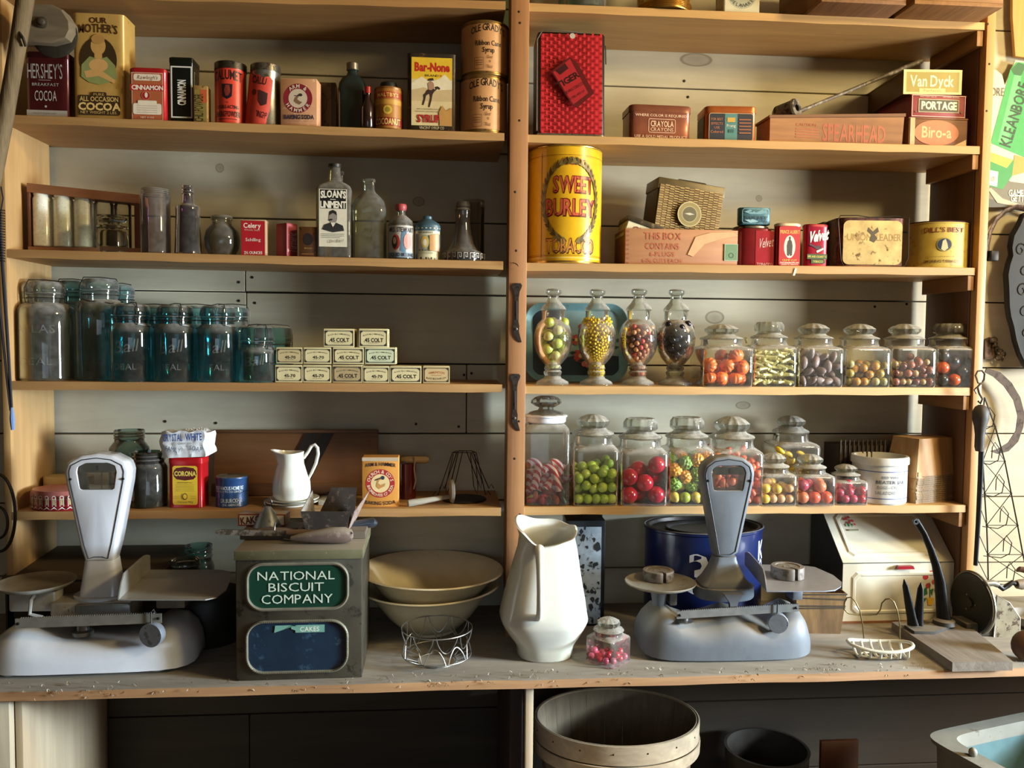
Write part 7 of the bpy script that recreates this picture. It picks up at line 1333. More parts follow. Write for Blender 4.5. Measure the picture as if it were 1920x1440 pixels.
# --- bread box
Y0 = .035; x0 = at_y(1579, 1120, Y0).x; x1 = at_y(1787, 1110, Y0).x; zc_ = at_y(1580, 1056, Y0).z
def solveY(px, py, X):
    lo, hi = 0, .5
    for _ in range(40):
        m = (lo + hi) / 2
        if at_y(px, py, m).x < X: lo = m
        else: hi = m
    return lo
Yt = min(.16, solveY(1545, 965, x0)); zt = at_y(1545, 965, Yt).z; sl = (zt - zc_) / (Yt - Y0)
r_ = thing('bread_box', 'cream enamelled bread box with sloping lid, red knob and rose decals', 'bread box', ((x0 + x1) / 2, Y0, GZ)); a = (x1 - x0) / 2; zc0 = zc_ - GZ; zt0 = zt - GZ
crmb = P('D8D2BC', .3, .05, .05, 20, 0, 'B8AC8C', .72, 20, coat=.4)
Yb = .215 - Y0; ytop = Yt - Y0 + .012; ztop = min(zt0 + .012 * sl, ZC - .389 - T - GZ - .002); ytop = (ztop - zc0) / sl
mb = MB(); mb.prism([(0, .006), (0, zc0), (ytop, ztop), (Yb, ztop), (Yb, .006)], -a, a, 'X'); obj('box_body', mb, crmb, r_, sharp=20)
mb = MB(); mb.prism([(-.001, 0), (-.001, .006), (Yb, .006), (Yb, 0)], -a - .001, a + .001, 'X'); obj('foot_trim', mb, P('8A5A38', .5, 0, .2), r_)
mb = MB(); mb.prism([(.001, .008), (.001, zc0 - .001), (ytop + .001, ztop - .001), (Yb - .001, ztop - .001), (Yb - .001, .008)], -a - .0012, -a - .0002, 'X'); obj('side_panel', mb, P('2E302E', .35, .2, .15, 30, coat=.3), r_, label='dark grey painted left side')  # thin dark grey overlay on the left side only
mb = MB(); mb.tube([(-a, -.001, zc0), (a, -.001, zc0)], .0012, 6); obj('lid_seam', mb, P('4A4A40', .5), r_)
def raised(x0, x1, z0, z1, M_, nm):
    mb = MB(); rs = []
    c_ = .012
    def oct_(i, y): return [Vector(p) for p in [(x0 + i + c_, y, z0 + i), (x1 - i - c_, y, z0 + i), (x1 - i, y, z0 + i + c_), (x1 - i, y, z1 - i - c_), (x1 - i - c_, y, z1 - i), (x0 + i + c_, y, z1 - i), (x0 + i, y, z1 - i - c_), (x0 + i, y, z0 + i + c_)]]
    mb.loft([oct_(0, 0), oct_(.004, -.003), oct_(.009, -.003), oct_(.012, -.0012)], False, True); mb.k = 0; mb.xf(M_); obj(nm, mb, crmb, r_, sharp=20)
raised(-a + .022, a - .03, .022, zc0 - .022, Matrix.Identity(4), 'door_panel')
ang = math.atan2(Yt - Y0, zt0 - zc0); Ms = Matrix.Translation((0, 0, zc0)) @ Matrix.Rotation(-ang, 4, 'X'); Ls = math.hypot(ytop, ztop - zc0)
raised(-a + .022, a - .03, .018, Ls - .012, Ms, 'lid_panel')
mb = MB(); mb.prism([(-.022, 0), (.022, 0), (.018, .008), (-.018, .008)], -.012, 0, 'Y'); mb.k = 0; mb.xf(Matrix.Translation((.012, -.001, zc0 - .014))); obj('knob', mb, P('8A1620', .3, 0, .1, coat=.5), r_)
fl_ = [('e', .30, .85, .12, None, 'B8323A'), ('e', .55, .95, .11, None, 'C4454A'), ('e', .42, .62, .11, None, 'B8323A'), ('e', .7, .72, .12, None, 'C4454A'), ('e', .78, .5, .1, None, 'C85A5A'), ('p', [(.2, .5), (.35, .6), (.4, .4), (.25, .35)], '2E6A3E'), ('p', [(.5, .5), (.65, .55), (.6, .35)], '2E6A3E'), ('p', [(.5, .3), (.46, .7), (.49, .7), (.53, .3)], '2E6A3E'), ('p', [(.38, .3), (.68, .3), (.62, .1), (.44, .1)], 'D9A92A'), ('p', [(.3, .2), (.2, .28), (.36, .3)], '2E6A3E')]
label_part(r_, fl_, .060, .095, (a - .062, -.0013, .034), name='rose_decal')
label_part(r_, fl_[:8] + [('p', [(.2, .2), (.9, .2), (.9, .1), (.2, .1)], '8A8A6A')], .036, .05, M=Ms @ Matrix.Translation((-a + .058, -.0035, Ls - .075)), name='rose_decal')
# --- berry basket beside the scale
c = gp(1540, 1190); X, z, W, H = spot(1497, 1588, 1112, 5, c.y, GZ); b0 = W / 2; r_ = thing('berry_basket', 'scorched veneer berry basket standing behind the grey scale pan', 'basket', (X, c.y + .045, GZ), R_(-6))
d = .045; lo = [(-b0 * .84, -d * .84, 0), (b0 * .84, -d * .84, 0), (b0 * .84, d * .84, 0), (-b0 * .84, d * .84, 0)]; hi = [(-b0, -d, H), (b0, -d, H), (b0, d, H), (-b0, d, H)]
mb = MB(); mb.loft([[Vector(p) for p in lo], [Vector(p) for p in hi], [Vector((p[0] * .97, p[1] * .95, H)) for p in hi], [Vector((p[0] * .95, p[1] * .93, .003)) for p in lo]], True, True)
obj('veneer_side', mb, WOOD('5A4022', 'B08A54', 'Z', 7, .7, .25, None, .3, .5), r_)
for zz in (.62, .68, .88, .96): mb = MB(); q = b0 * (.84 + .16 * zz) + .001; qd = d * (.84 + .16 * zz) + .001; mb.tube([(-q, -qd, H * zz), (q, -qd, H * (zz + random.uniform(-.03, .03))), (q, qd, H * zz), (-q, qd, H * zz)], .0016, 5, True); obj('rim_wire', mb, P('4A443C', .5, .4), r_)
# --- hanging soap dish
c = gp(1663, 1243); r_ = thing('soap_dish', 'white enamelled wire-slotted soap dish with looped brass hanger', 'soap dish', (c.x, c.y + .03, GZ + .001), R_(-8)); a = (at_y(1722, 1220, c.y).x - at_y(1608, 1220, c.y).x) / 2
wm = P('CFCBB8', .3, .05, .1, coat=.3); b = a * .5
mb = MB(); mb.tube([(a * math.cos(t) * (1), b * sgn(math.sin(t)) * abs(math.sin(t)) ** .8, .028 + .004 * math.cos(2 * t)) for t in [2 * PI * i / 36 for i in range(36)]], .0038, 8, True); obj('dish_rim', mb, wm, r_)
for i in range(6): x = -a * .75 + i * a * .3; q = b * (1 - (x / a) ** 2) ** .5; mb = MB(); mb.tube([(x, -q, .026), (x + .002, -q * .8, .010), (x + .003, -q * .35, .003), (x + .003, q * .35, .004), (x + .002, q * .8, .012), (x, q, .027)], .0032, 8); obj('dish_rib', mb, wm, r_)
mb = MB(); mb.tube([(a * .62 * math.cos(t), b * .5 * math.sin(t), .004) for t in [2 * PI * i / 24 for i in range(24)]], .0025, 6, True); obj('dish_base', mb, wm, r_)
def soapw(pts): return [(at_y(px, py, c.y + .03 + b).x - (c.x), b + dy, at_y(px, py, c.y + .03 + b).z - GZ) for px, py, dy in pts]
mb = MB(); mb.tube(soapw([(1617, 1199, 0), (1615, 1175, 0), (1610, 1148, 0), (1603, 1132, 0), (1595, 1123, .002), (1588, 1125, .004), (1584, 1135, .006), (1584, 1148, .008), (1592, 1156, .01), (1610, 1158, .01), (1630, 1157, .01), (1642, 1155, .008), (1648, 1145, .006), (1650, 1132, .004), (1656, 1124, .002), (1663, 1122, 0), (1670, 1128, 0), (1676, 1145, 0), (1680, 1170, 0), (1680, 1199, 0)]), .0015, 6); obj('wire_hanger', mb, P('7A6A44', .35, .8), r_, sharp=70)
# --- plank with black iron pitter
h = .020; tpx = [(1786, 1242), (1899, 1240), (1800, 1158), (1672, 1166)]; q = [gp(x, y, h) for x, y in tpx]; org = q[3].copy(); org.z = GZ
r_ = thing('wooden_plank', 'weathered grey plank carrying a black iron tool at the right of the counter', 'board', org); mb = MB()
lo = [Vector((p.x, p.y, GZ)) - org for p in q]; hi = [Vector((p.x, p.y, GZ + h)) - org for p in q]; mb.hexa(lo + hi); obj('board', mb, WOOD('6A6052', '8E8474', 'Y', 8, .85, .15, None, .5, .3), r_)
o2 = gp(1735, 1180, h); r_ = thing('cherry_stoner', 'black cast iron hand tool with two prongs and a tall curved lever', 'tool', (o2.x, o2.y, GZ + h)); 
def tl(px, py, y): p = at_y(px, py, y); return (p.x - o2.x, p.y - o2.y, p.z - GZ - h)
mb = MB(); mb.prism([(-.045, -.03), (.0, -.035), (.03, -.02), (.06, .0), (.06, .03), (.03, .028), (.01, .01), (-.02, .02), (-.045, .012)], .0002, .007, 'Z'); obj('foot_plate', mb, P('3A3630', .6, .4, .3, dust=.6), r_)
for (xa, ya, xb, yb_, yy) in ((1712, 1172, 1695, 1086, -.01), (1721, 1172, 1727, 1092, -.004)):
    mb = MB(); A, B = Vector(tl(xa, ya, o2.y + yy)), Vector(tl(xb, yb_, o2.y + yy)); mb.tube([A.lerp(B, t) for t in (0, .15, .5, .85, 1)], .01, 10, rr=[.013, .011, .0095, .007, .001], flat=.5); obj('prong', mb, IRON, r_, sharp=60)
mb = MB(); mb.tube([tl(x, y, o2.y + .015) for x, y in ((1770, 1163), (1766, 1130), (1762, 1090), (1755, 1060), (1745, 1030), (1732, 1000), (1722, 984), (1716, 975))], .01, 12, rr=[.017, .014, .0125, .010, .0085, .0075, .008, .0085], flat=.6); obj('lever', mb, IRON, r_, sharp=60)
mb = MB(); c2 = tl(1716, 978, o2.y + .012); mb.tube([(c2[0] + .005 * math.cos(t), c2[1] - .002, c2[2] + .005 * math.sin(t)) for t in [2 * PI * i / 14 for i in range(14)]], .0022, 6, True); obj('lever_eye', mb, P('5A6068', .4, .6), r_)
mb = MB(); c2 = tl(1770, 1168, o2.y + .015); mb.lathe([(.026, .007), (.024, .016), (.015, .02)], 24, cx=c2[0], cy=c2[1]); obj('socket', mb, P('3A3630', .6, .4, .3, dust=.6), r_)
# --- rotary slicer
Yd = gp(1830, 1180, 0).y - .02; c = at_y(1821, 1130, Yd); r_ = thing('food_slicer', 'old rotary slicer with a round dark blade and rusty guard plate', 'slicer', (c.x, Yd, GZ + h))
c = c - Vector(r_.location); Rd = .0715; mb = MB(); mb.mark().lathe([(Rd, -.001), (Rd, .001), (Rd * .97, .003), (.012, .004), (.011, .008), (.003, .009)], 56); Mr = Matrix.Translation(c) @ Matrix.Rotation(R_(-86), 4, 'Z') @ Matrix.Rotation(PI / 2, 4, 'X'); mb.xf(Mr); obj('blade', mb, P('33332F', .4, .6, .25, 20), r_)
mb = MB(); mb.mark().tube([(Rd * 1.03 * math.cos(t), Rd * 1.03 * math.sin(t), -.004) for t in [R_(-60) + R_(270) * i / 30 for i in range(31)]], .003, 6); mb.xf(Mr); obj('blade_guard', mb, P('8A8474', .4, .6, .3), r_)
for t in (0, 2.1, 4.2): mb = MB(); mb.mark().lathe([(.0022, .003), (.0022, .0055), (.001, .006)], 10); mb.xf(Mr @ Matrix.Translation((.02 * math.cos(t), .02 * math.sin(t), 0))); obj('rivet', mb, STEEL, r_)
g0 = [at_y(x, y, Yd - .0) - Vector(r_.location) for x, y in ((1846, 1192), (1892, 1226), (1894, 1150), (1875, 1122), (1852, 1108))]
mb = MB(); mb.prism([(p.x, p.z) for p in g0], -.035, -.032); obj('guard_plate', mb, P('8A8068', .5, .3, .3, 30, 0, '4A3A28', .55, 70), r_)
mb = MB(); mb.tube([Vector((p.x, -.0335, p.z)) for p in g0], .002, 6, True); obj('plate_edge', mb, P('A8A294', .4, .5), r_)
cr = [at_y(x, y, Yd - .01) - Vector(r_.location) for x, y in ((1846, 1094), (1862, 1093), (1870, 1096), (1880, 1104), (1890, 1098), (1898, 1092), (1906, 1096))]
mb = MB(); mb.tube(cr[:3], .0075, 10); obj('axle', mb, P('8A8476', .4, .6, .3), r_)
mb = MB(); mb.tube(cr[1:], .006, 10); obj('crank', mb, IRON, r_)
mb = MB(); q0 = cr[-1]; mb.tube([q0, q0 + Vector((.01, 0, 0)), q0 + Vector((.03, 0, .002))], .011, 14, rr=[.010, .0125, .012]); obj('crank_handle', mb, P('8A7E6C', .5, .1, .3), r_)
mb = MB(); p0 = at_y(1893, 1210, Yd - .04) - Vector(r_.location); mb.ball(p0, .006); obj('thumb_nut', mb, P('D8D6CC', .4), r_)
mb = MB(); mb.box(-.03, .07, -.03, .03, -.0195, .012, .003); obj('slicer_foot', mb, P('4A443A', .6, .4, .3, dust=.5), r_)
# odds and ends at the frame edge
p = at_y(1925, 1240, gp(1900, 1250).y + .03); r_ = thing('wooden_ball_handle', 'round brown wooden knob at the right frame edge beside the plank', 'knob', (p.x, p.y, GZ + .034)); mb = MB(); mb.ball((0, 0, 0), .034, (1, .8, 1), 3); obj('knob_body', mb, WOOD('4A3020', '6A4830', 'Z', 8), r_)
p = gp(1912, 1175); r_ = thing('grey_dish', 'shallow dusty grey dish behind the brown knob', 'dish', (p.x + .03, p.y, GZ)); mb = MB(); mb.lathe([(.03, 0), (.05, .012), (.055, .03), (.052, .03), (.045, .012), (.001, .006)], 40); obj('dish_body', mb, P('7E7A70', .6, .1, .2, dust=.5), r_)
p = gp(1905, 1130); r_ = thing('bentwood_hoop', 'curved brown wooden hoop lying behind the slicer crank', 'hoop', (p.x + .03, p.y - .03, GZ + .05)); mb = MB(); mb.tube([(-.05 + .1 * t, 0, .05 - .08 * t * t) for t in [i / 10 for i in range(11)]], .012, 8, flat=.4); obj('hoop_body', mb, WOOD('4A2E1C', '6E4A30', 'X', 8), r_)
# --- dark board and teal jars behind the white scale
z0 = GZ; r_ = thing('lidded_bin', 'low dark wooden bin with a sloping lid behind the white scale', 'bin', (at_y(190, 1060, .1).x, .1, GZ)); W = at_y(345, 1060, .1).x - at_y(70, 1060, .1).x; hB = at_y(190, 1032, .2).z - GZ; hF = at_y(190, 1085, .0).z - GZ
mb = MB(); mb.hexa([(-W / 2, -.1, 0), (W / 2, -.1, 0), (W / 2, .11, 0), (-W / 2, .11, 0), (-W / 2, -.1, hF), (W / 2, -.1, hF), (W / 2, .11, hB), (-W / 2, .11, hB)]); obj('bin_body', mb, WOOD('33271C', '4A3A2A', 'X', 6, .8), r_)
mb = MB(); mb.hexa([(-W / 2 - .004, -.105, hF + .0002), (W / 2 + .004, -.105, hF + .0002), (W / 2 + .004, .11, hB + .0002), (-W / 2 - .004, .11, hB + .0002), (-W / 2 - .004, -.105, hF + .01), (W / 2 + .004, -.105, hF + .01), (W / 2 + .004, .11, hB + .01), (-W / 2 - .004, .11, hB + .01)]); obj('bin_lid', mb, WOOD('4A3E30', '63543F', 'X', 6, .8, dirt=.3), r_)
def jbase(lb, px, Yc, g): bottle('canning_jar', lb, 'jar', px, 5, Yc, [(.9, 0), (1, .02), (1, .72), (.9, .78), (.84, .80), (.84, .84), (.92, .86), (.84, .88), (.84, .92), (.9, .93), (.86, .95), (.88, 1)], g, zb=GZ)
jbase('teal open jar in the gloom between the white scale and the biscuit tin', (345, 402, 1022), .14, GLASS('8FC4C2', '2E6E6E', .05, .2, .03, 2))
jbase('darker open jar in front of the teal one behind the scale pan', (318, 380, 1048), .06, GLASS('5E7E76', '1E342E', .05, .2, .03, 2))
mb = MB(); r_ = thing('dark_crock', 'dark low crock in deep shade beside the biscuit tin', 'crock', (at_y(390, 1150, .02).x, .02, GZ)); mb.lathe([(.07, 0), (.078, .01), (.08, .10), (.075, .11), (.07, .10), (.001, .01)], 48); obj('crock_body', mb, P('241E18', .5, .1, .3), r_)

# ------------------------------------------------------------ under the counter
ZL = GZ - .49; Yc = .0; cz = at_y(1157, 1340, Yc).z; rb = (at_y(1308, 1345, Yc).x - at_y(1004, 1345, Yc).x) / 2; Xc = at_y(1156, 1345, Yc).x
r_ = thing('bushel_basket', 'round bentwood bushel basket with nailed rim bands under the counter', 'basket', (Xc, Yc, ZL)); r_.scale = (1, .8, 1); Hb = cz - ZL; n = 36
vw = WOOD('6E5E48', '9A8A70', 'Z', 7, .75, .2, None, .4, .3); rimw = WOOD('9A8468', 'C4B090', 'X', 7, .7, .3, None, .3, .25)
for i in range(24):
    t0, t1 = 2 * PI * i / 24, 2 * PI * (i + .985) / 24; st = []
    for (q, z) in ((.80, 0.004), (.88, Hb * .4), (.95, Hb * .8), (.985, Hb - .004)):
        o = []
        for (t, rr) in ((t0, q * rb - .003), ((t0 + t1) / 2, q * rb - .003), (t1, q * rb - .003), (t1, q * rb - .005), ((t0 + t1) / 2, q * rb - .005), (t0, q * rb - .005)): o.append(Vector((rr * math.cos(t), rr * math.sin(t), z)))
        st.append(o)
    mb = MB(); mb.loft(st); obj('stave', mb, vw, r_)
mb = MB(); mb.lathe([(rb * .8, .001), (rb * .8, .008)], 48); obj('basket_floor', mb, vw, r_)
for (z0_, z1_, o_) in ((Hb - .045, Hb, .0), (Hb - .075, Hb - .047, .002), (Hb * .4, Hb * .4 + .03, -.02)):
    mb = MB(); q = rb + o_ if o_ >= 0 else rb * .885
    mb.lathe([(q - .002, z0_), (q, z0_ + .001), (q + .001, z1_ - .001), (q - .001, z1_), (q - .0025, z1_), (q - .0035, z0_)], 72, cap0=False, cap1=False); obj('rim_band', mb, rimw, r_)
mb = MB(); mb.lathe([(rb - .006, Hb - .03), (rb - .0052, Hb), (rb - .0075, Hb), (rb - .0085, Hb - .03)], 72, cap0=False, cap1=False); obj('inner_rim', mb, rimw, r_)
for i in range(16): t = 2 * PI * i / 16 - .2; mb = MB(); mb.ball(((rb + .0005) * math.cos(t), (rb + .0005) * math.sin(t), Hb - .018), .0022, (1, 1, 1), 1); obj('nail_head', mb, P('2E2A26', .5, .5), r_)
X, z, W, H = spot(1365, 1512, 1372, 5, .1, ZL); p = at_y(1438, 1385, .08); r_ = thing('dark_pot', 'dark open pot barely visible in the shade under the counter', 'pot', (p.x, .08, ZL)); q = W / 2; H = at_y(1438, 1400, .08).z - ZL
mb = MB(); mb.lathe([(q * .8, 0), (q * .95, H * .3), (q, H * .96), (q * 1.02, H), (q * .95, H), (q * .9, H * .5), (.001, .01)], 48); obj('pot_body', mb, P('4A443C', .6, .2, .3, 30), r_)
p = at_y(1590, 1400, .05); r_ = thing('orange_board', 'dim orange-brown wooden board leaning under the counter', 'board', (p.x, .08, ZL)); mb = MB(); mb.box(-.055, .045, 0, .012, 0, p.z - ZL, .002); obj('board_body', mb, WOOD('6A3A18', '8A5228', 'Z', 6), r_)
# enamel basin at lower right
zr = ZC - .87; pc = at_z(1750, 1378, zr); e1 = (at_z(1920, 1342, zr) - pc).normalized(); an = math.atan2(e1.y, e1.x); e2 = Vector((math.sin(an), -math.cos(an), 0)); cc = pc + e1 * .172 + e2 * .140; r_ = thing('wash_basin', 'chipped grey-white enamel basin with pale blue inside at the lower right corner', 'basin', (cc.x, cc.y, ZL), an); Hb = zr - ZL
bs = P('8E8C80', .5, .05, .15, 20, 0, '6E6858', .62, 40); a, b = .19, .15
mb = MB(); mb.lathe([(a * .88, 0, 8), (a * .94, Hb * .5, 8), (a * .97, Hb - .014, 8), (a * 1.02, Hb - .010, 8), (a * 1.03, Hb, 8), (a * .80, Hb + .001, 7), (a * .785, Hb - .0305, 7)], 64, sy=b / a, cap1=False); obj('basin_body', mb, bs, r_)
mb = MB(); mb.lathe([(a * .785, Hb - .03, 5), (a * .76, Hb - .06, 5), (a * .7, Hb - .12, 5), (.001, Hb - .125, 5)], 64, sy=b / a, cap0=False); obj('basin_inside', mb, P('5E7C80', .35, 0, .15, 20, coat=.3), r_)
mb = MB(); mb.hexa([(-a - .05, -.05, Hb - .07), (-a + .008, -.05, Hb - .06), (-a + .008, .03, Hb - .06), (-a - .03, .03, Hb - .07), (-a - .05, -.05, Hb - .045), (-a + .008, -.05, Hb - .03), (-a + .008, .03, Hb - .03), (-a - .03, .03, Hb - .045)]); obj('bracket', mb, bs, r_)
mb = MB(); mb.ball((-a * .9, .04, Hb + .008), .009, (1, 1, 1.2)); obj('lug', mb, bs, r_)

# ------------------------------------------------------------ right-hand wall: signs, harness iron, sickle, wire rack
def wp(px, py, y=.2): return at_y(px, py, y)
p = wp(1852, 388, .205); x1 = wp(2010, 388, .205).x; zt = wp(1890, 170, .205).z; r_ = thing('ammunition_sign', 'die-cut cardboard advertising sign with a green tube on the right wall', 'sign', (p.x, .205, p.z)); W = x1 - p.x; H = zt - p.z
px_ = lambda x, y: ((wp(x, y, .203).x - p.x) / W, (wp(x, y, .203).z - p.z) / H)
cd_ = [px_(x, y) for x, y in ((1852, 388), (2010, 388), (2010, 150), (1935, 118), (1905, 112), (1885, 160), (1880, 140), (1868, 130), (1852, 132))]
mb = MB(); mb.prism([(u * W, v * H) for u, v in cd_], 0, .004); obj('card', mb, P('D3CCB0', .6, 0, .06), r_)
g1, g2 = '2F9A4E', '5FBF74'
tube = [px_(x, y) for x, y in ((1858, 268), (1895, 130), (1906, 116), (1930, 118), (1975, 150), (1935, 300), (1915, 292))]
it = [('p', [px_(x, y) for x, y in ((1852, 388), (1990, 388), (1990, 345), (1852, 352))], '4A4A40'), ('p', [px_(x, y) for x, y in ((1853, 372), (1853, 300), (1895, 340), (1930, 345), (1920, 385))], '6A6656'),
      ('p', tube, g1), ('p', [px_(x, y) for x, y in ((1872, 265), (1904, 135), (1918, 130), (1890, 270))], g2), ('p', [px_(x, y) for x, y in ((1896, 130), (1910, 117), (1925, 122), (1915, 142), (1902, 140))], '1F5E34'), ('p', [px_(x, y) for x, y in ((1898, 330), (1903, 290), (1925, 296), (1925, 322))], 'B8923E'), ('p', [px_(x, y) for x, y in ((1852, 285), (1902, 300), (1898, 330), (1880, 355), (1852, 348))], '2A8A44'), ('p', [px_(x, y) for x, y in ((1852, 283), (1900, 300), (1888, 315), (1852, 300))], 'D9A23E'), ('p', [px_(x, y) for x, y in ((1853, 318), (1872, 322), (1870, 350), (1853, 346))], 'D9D6C8'),
      ('t', 'KLEANBORE', *px_(1903, 215), .72, .10, '14361E', {'rot': 74, 'b': 1}), ('t', 'ORE', *px_(1871, 172), .16, .07, '5A5A52'), ('t', 'DS', *px_(1868, 182), .06, .04, '5A5A52') , ('t', 'GAME', *px_(1905, 362), .17, .055, 'E2E0D0', {'b': 1}), ('t', 'GETTERS', *px_(1916, 372), .26, .055, 'E2E0D0', {'b': 1}), ('p', [px_(x, y) for x, y in ((1853, 355), (1858, 352), (1880, 372), (1915, 384), (1900, 386), (1870, 380))], 'C9A890'), ('t', 'KLEA', *px_(1862, 335), .05, .03, '8A5A3A', {'rot': 80})]
it = [i for i in it if not (i[0] == 't' and i[1] == 'DS')]
label_part(r_, it, W, H, (W / 2, 0, 0), name='printed_face', step=.0001)
p = wp(1904, 105, .2); r_ = thing('tan_sign', 'tan board edge hanging at the top right corner', 'board', (p.x, .2, p.z)); mb = MB(); mb.prism([(0, 0), (.12, -.012), (.12, .3), (-.02, .3), (-.012, .1)], 0, .01); obj('board_body', mb, WOOD('C08A44', 'D8A65E', 'Z', 6), r_)
def hung(name, label, cat, px, py, y=.17): p = wp(px, py, y); return thing(name, label, cat, p), (lambda a, b, dy=0: wp(a, b, y + dy) - p)
r_, L2 = hung('iron_hoop', 'curved iron strap with a square lug beside the sign', 'iron strap', 1905, 385, .2)
mb = MB(); mb.tube([L2(x, y) for x, y in ((1950, 400), (1925, 392), (1905, 388), (1885, 396), (1868, 412), (1857, 435), (1852, 460), (1851, 484))], .009, 8, flat=.35); obj('strap', mb, RUST, r_)
mb = MB(); q0 = L2(1859, 480); mb.box(q0.x - .012, q0.x + .01, -.016, .004, q0.z - .014, q0.z + .013, .002); obj('lug', mb, IRON, r_)
r_, L2 = hung('stove_ornament', 'large black cast iron ornament with scrolled relief at the right edge', 'iron casting', 1915, 550, .185)
out = [(1925, 396), (1912, 402), (1905, 418), (1892, 440), (1888, 462), (1890, 478), (1884, 495), (1880, 515), (1882, 545), (1883, 575), (1886, 596), (1892, 615), (1897, 640), (1905, 665), (1915, 685), (1925, 698), (1990, 690), (1990, 400)]
mb = MB(); q = [(L2(x, y).x, L2(x, y).z) for x, y in out]; cx_ = sum(a for a, b in q) / len(q); cz_ = sum(b for a, b in q) / len(q); mb.loft([[Vector((a, 0, b)) for a, b in q], [Vector((a, -.012, b)) for a, b in q], [Vector((cx_ + (a - cx_) * .9, -.017, cz_ + (b - cz_) * .96)) for a, b in q]]); obj('casting', mb, P('1C1E20', .55, .5, .2, 40), r_, sharp=30)
mb = MB()
for (cx2, cy2, rr) in ((1905, 470, 12), (1912, 510, 10), (1908, 545, 13), (1912, 585, 11), (1915, 625, 9)):
    q0 = L2(cx2, cy2); mb.tube([(q0.x + rr * .00135 * (1 - i / 20) * math.cos(i * .5), -.017, q0.z + rr * .0016 * (1 - i / 20) * math.sin(i * .5)) for i in range(16)], .0022, 5)
obj('scroll_relief', mb, P('2A2C2E', .5, .5, .2), r_)
r_, L2 = hung('harness_chain', 'short rusty chain and iron plate hooked on the shelving side post', 'chain', 1862, 640, .215)
mb = MB(); mb.prism([(L2(x, y).x, L2(x, y).z) for x, y in ((1846, 636), (1856, 632), (1868, 652), (1874, 664), (1862, 672), (1846, 674))], -.002, .003); obj('plate', mb, RUST, r_)
for i, (x, y) in enumerate(((1860, 637), (1864, 645), (1866, 654), (1871, 659), (1877, 664), (1876, 672), (1869, 670))):
    q0 = L2(x, y); mb = MB(); t1 = i * .9; mb.tube([(q0.x + .0085 * math.cos(t) * math.cos(t1) * 1.1, -.008 + .005 * math.cos(t) * math.sin(t1), q0.z + .0065 * math.sin(t)) for t in [2 * PI * j / 14 for j in range(14)]], .0022, 6, True); obj('link', mb, P('4A3E34', .5, .6, .3), r_)
r_, L2 = hung('sickle', 'rusty curved sickle blade hanging on the right wall', 'sickle', 1850, 705, .19)
A = [(1846, 698), (1862, 706), (1882, 724), (1900, 750), (1908, 780), (1904, 808), (1890, 830), (1870, 842), (1856, 846)]; B = [(1870, 851), (1890, 846), (1908, 828), (1918, 800), (1920, 775), (1912, 745), (1896, 718), (1875, 698), (1850, 690)]
mb = MB(); fa = [L2(*p_) for p_ in A]; fb_ = [L2(*p_) for p_ in B[::-1]]; rg = []
for a, b in zip(fa, fb_): rg.append([a + Vector((0, -.001, 0)), b + Vector((0, -.0025, 0)), b + Vector((0, .0025, 0)), a + Vector((0, .001, 0))])
mb.loft(rg); obj('blade', mb, P('544840', .7, .2, .3, 40, 0, '3A302A', .55), r_)
r_, L2 = hung('hay_knife', 'turned wooden handle with a long dark rod hanging from a hook on the corner post', 'tool', 1839, 760, -.03)
mb = MB(); pz = lambda y: L2(1839, y).z; mb.lathe([(.0085, pz(846)), (.011, pz(838)), (.011, pz(815)), (.0135, pz(800)), (.0185, pz(785)), (.0185, pz(772)), (.013, pz(763)), (.006, pz(759))], 24, cx=L2(1838, 800).x); obj('handle', mb, P('3E3832', .6, .1, .3, 40, 0, '5A5248', .6), r_)
mb = MB(); mb.tube([L2(1840, 846), L2(1838, 900), L2(1834, 980), L2(1829, 1060)], .0055, 8, rr=[.0065, .0062, .0055, .005]); obj('rod', mb, IRON, r_)
r_, L2 = hung('snap_hook', 'iron swivel snap hook holding the turned handle', 'hook', 1838, 700, -.03)
mb = MB(); mb.tube([L2(x, y) for x, y in ((1832, 712), (1829, 704), (1833, 696), (1841, 695), (1846, 701), (1845, 712), (1840, 720), (1834, 718))], .0022, 6, True); obj('hook_loop', mb, P('4A4038', .45, .6), r_)
mb = MB(); mb.tube([L2(x, y) for x, y in ((1839, 718), (1833, 726), (1836, 738), (1842, 748), (1838, 757), (1834, 752))], .0024, 6); obj('hook_tail', mb, P('4A4038', .45, .6), r_)
mb = MB(); mb.tube([L2(x, y) for x, y in ((1832, 726), (1827, 731), (1831, 738))], .002, 6); obj('hook_spur', mb, P('4A4038', .45, .6), r_)
r_, L2 = hung('wire_rack', 'tall tapering black wire drying rack hanging on the right wall', 'rack', 1850, 750, .15)
BW = P('2E2C2A', .5, .6, .2)
rl = [(1846, 745), (1866, 800), (1884, 865), (1896, 925), (1908, 985), (1918, 1040), (1930, 1090)]; ll = [(1846, 745), (1841, 800), (1843, 865), (1846, 925), (1850, 985), (1852, 1040), (1853, 1090)]; l0 = [(1840, 760), (1830, 800), (1828, 865), (1828, 925), (1828, 985), (1828, 1040), (1828, 1090)]
for s_ in (rl, ll): mb = MB(); mb.tube([L2(*q) for q in s_], .0019, 6); obj('rail_wire', mb, BW, r_)
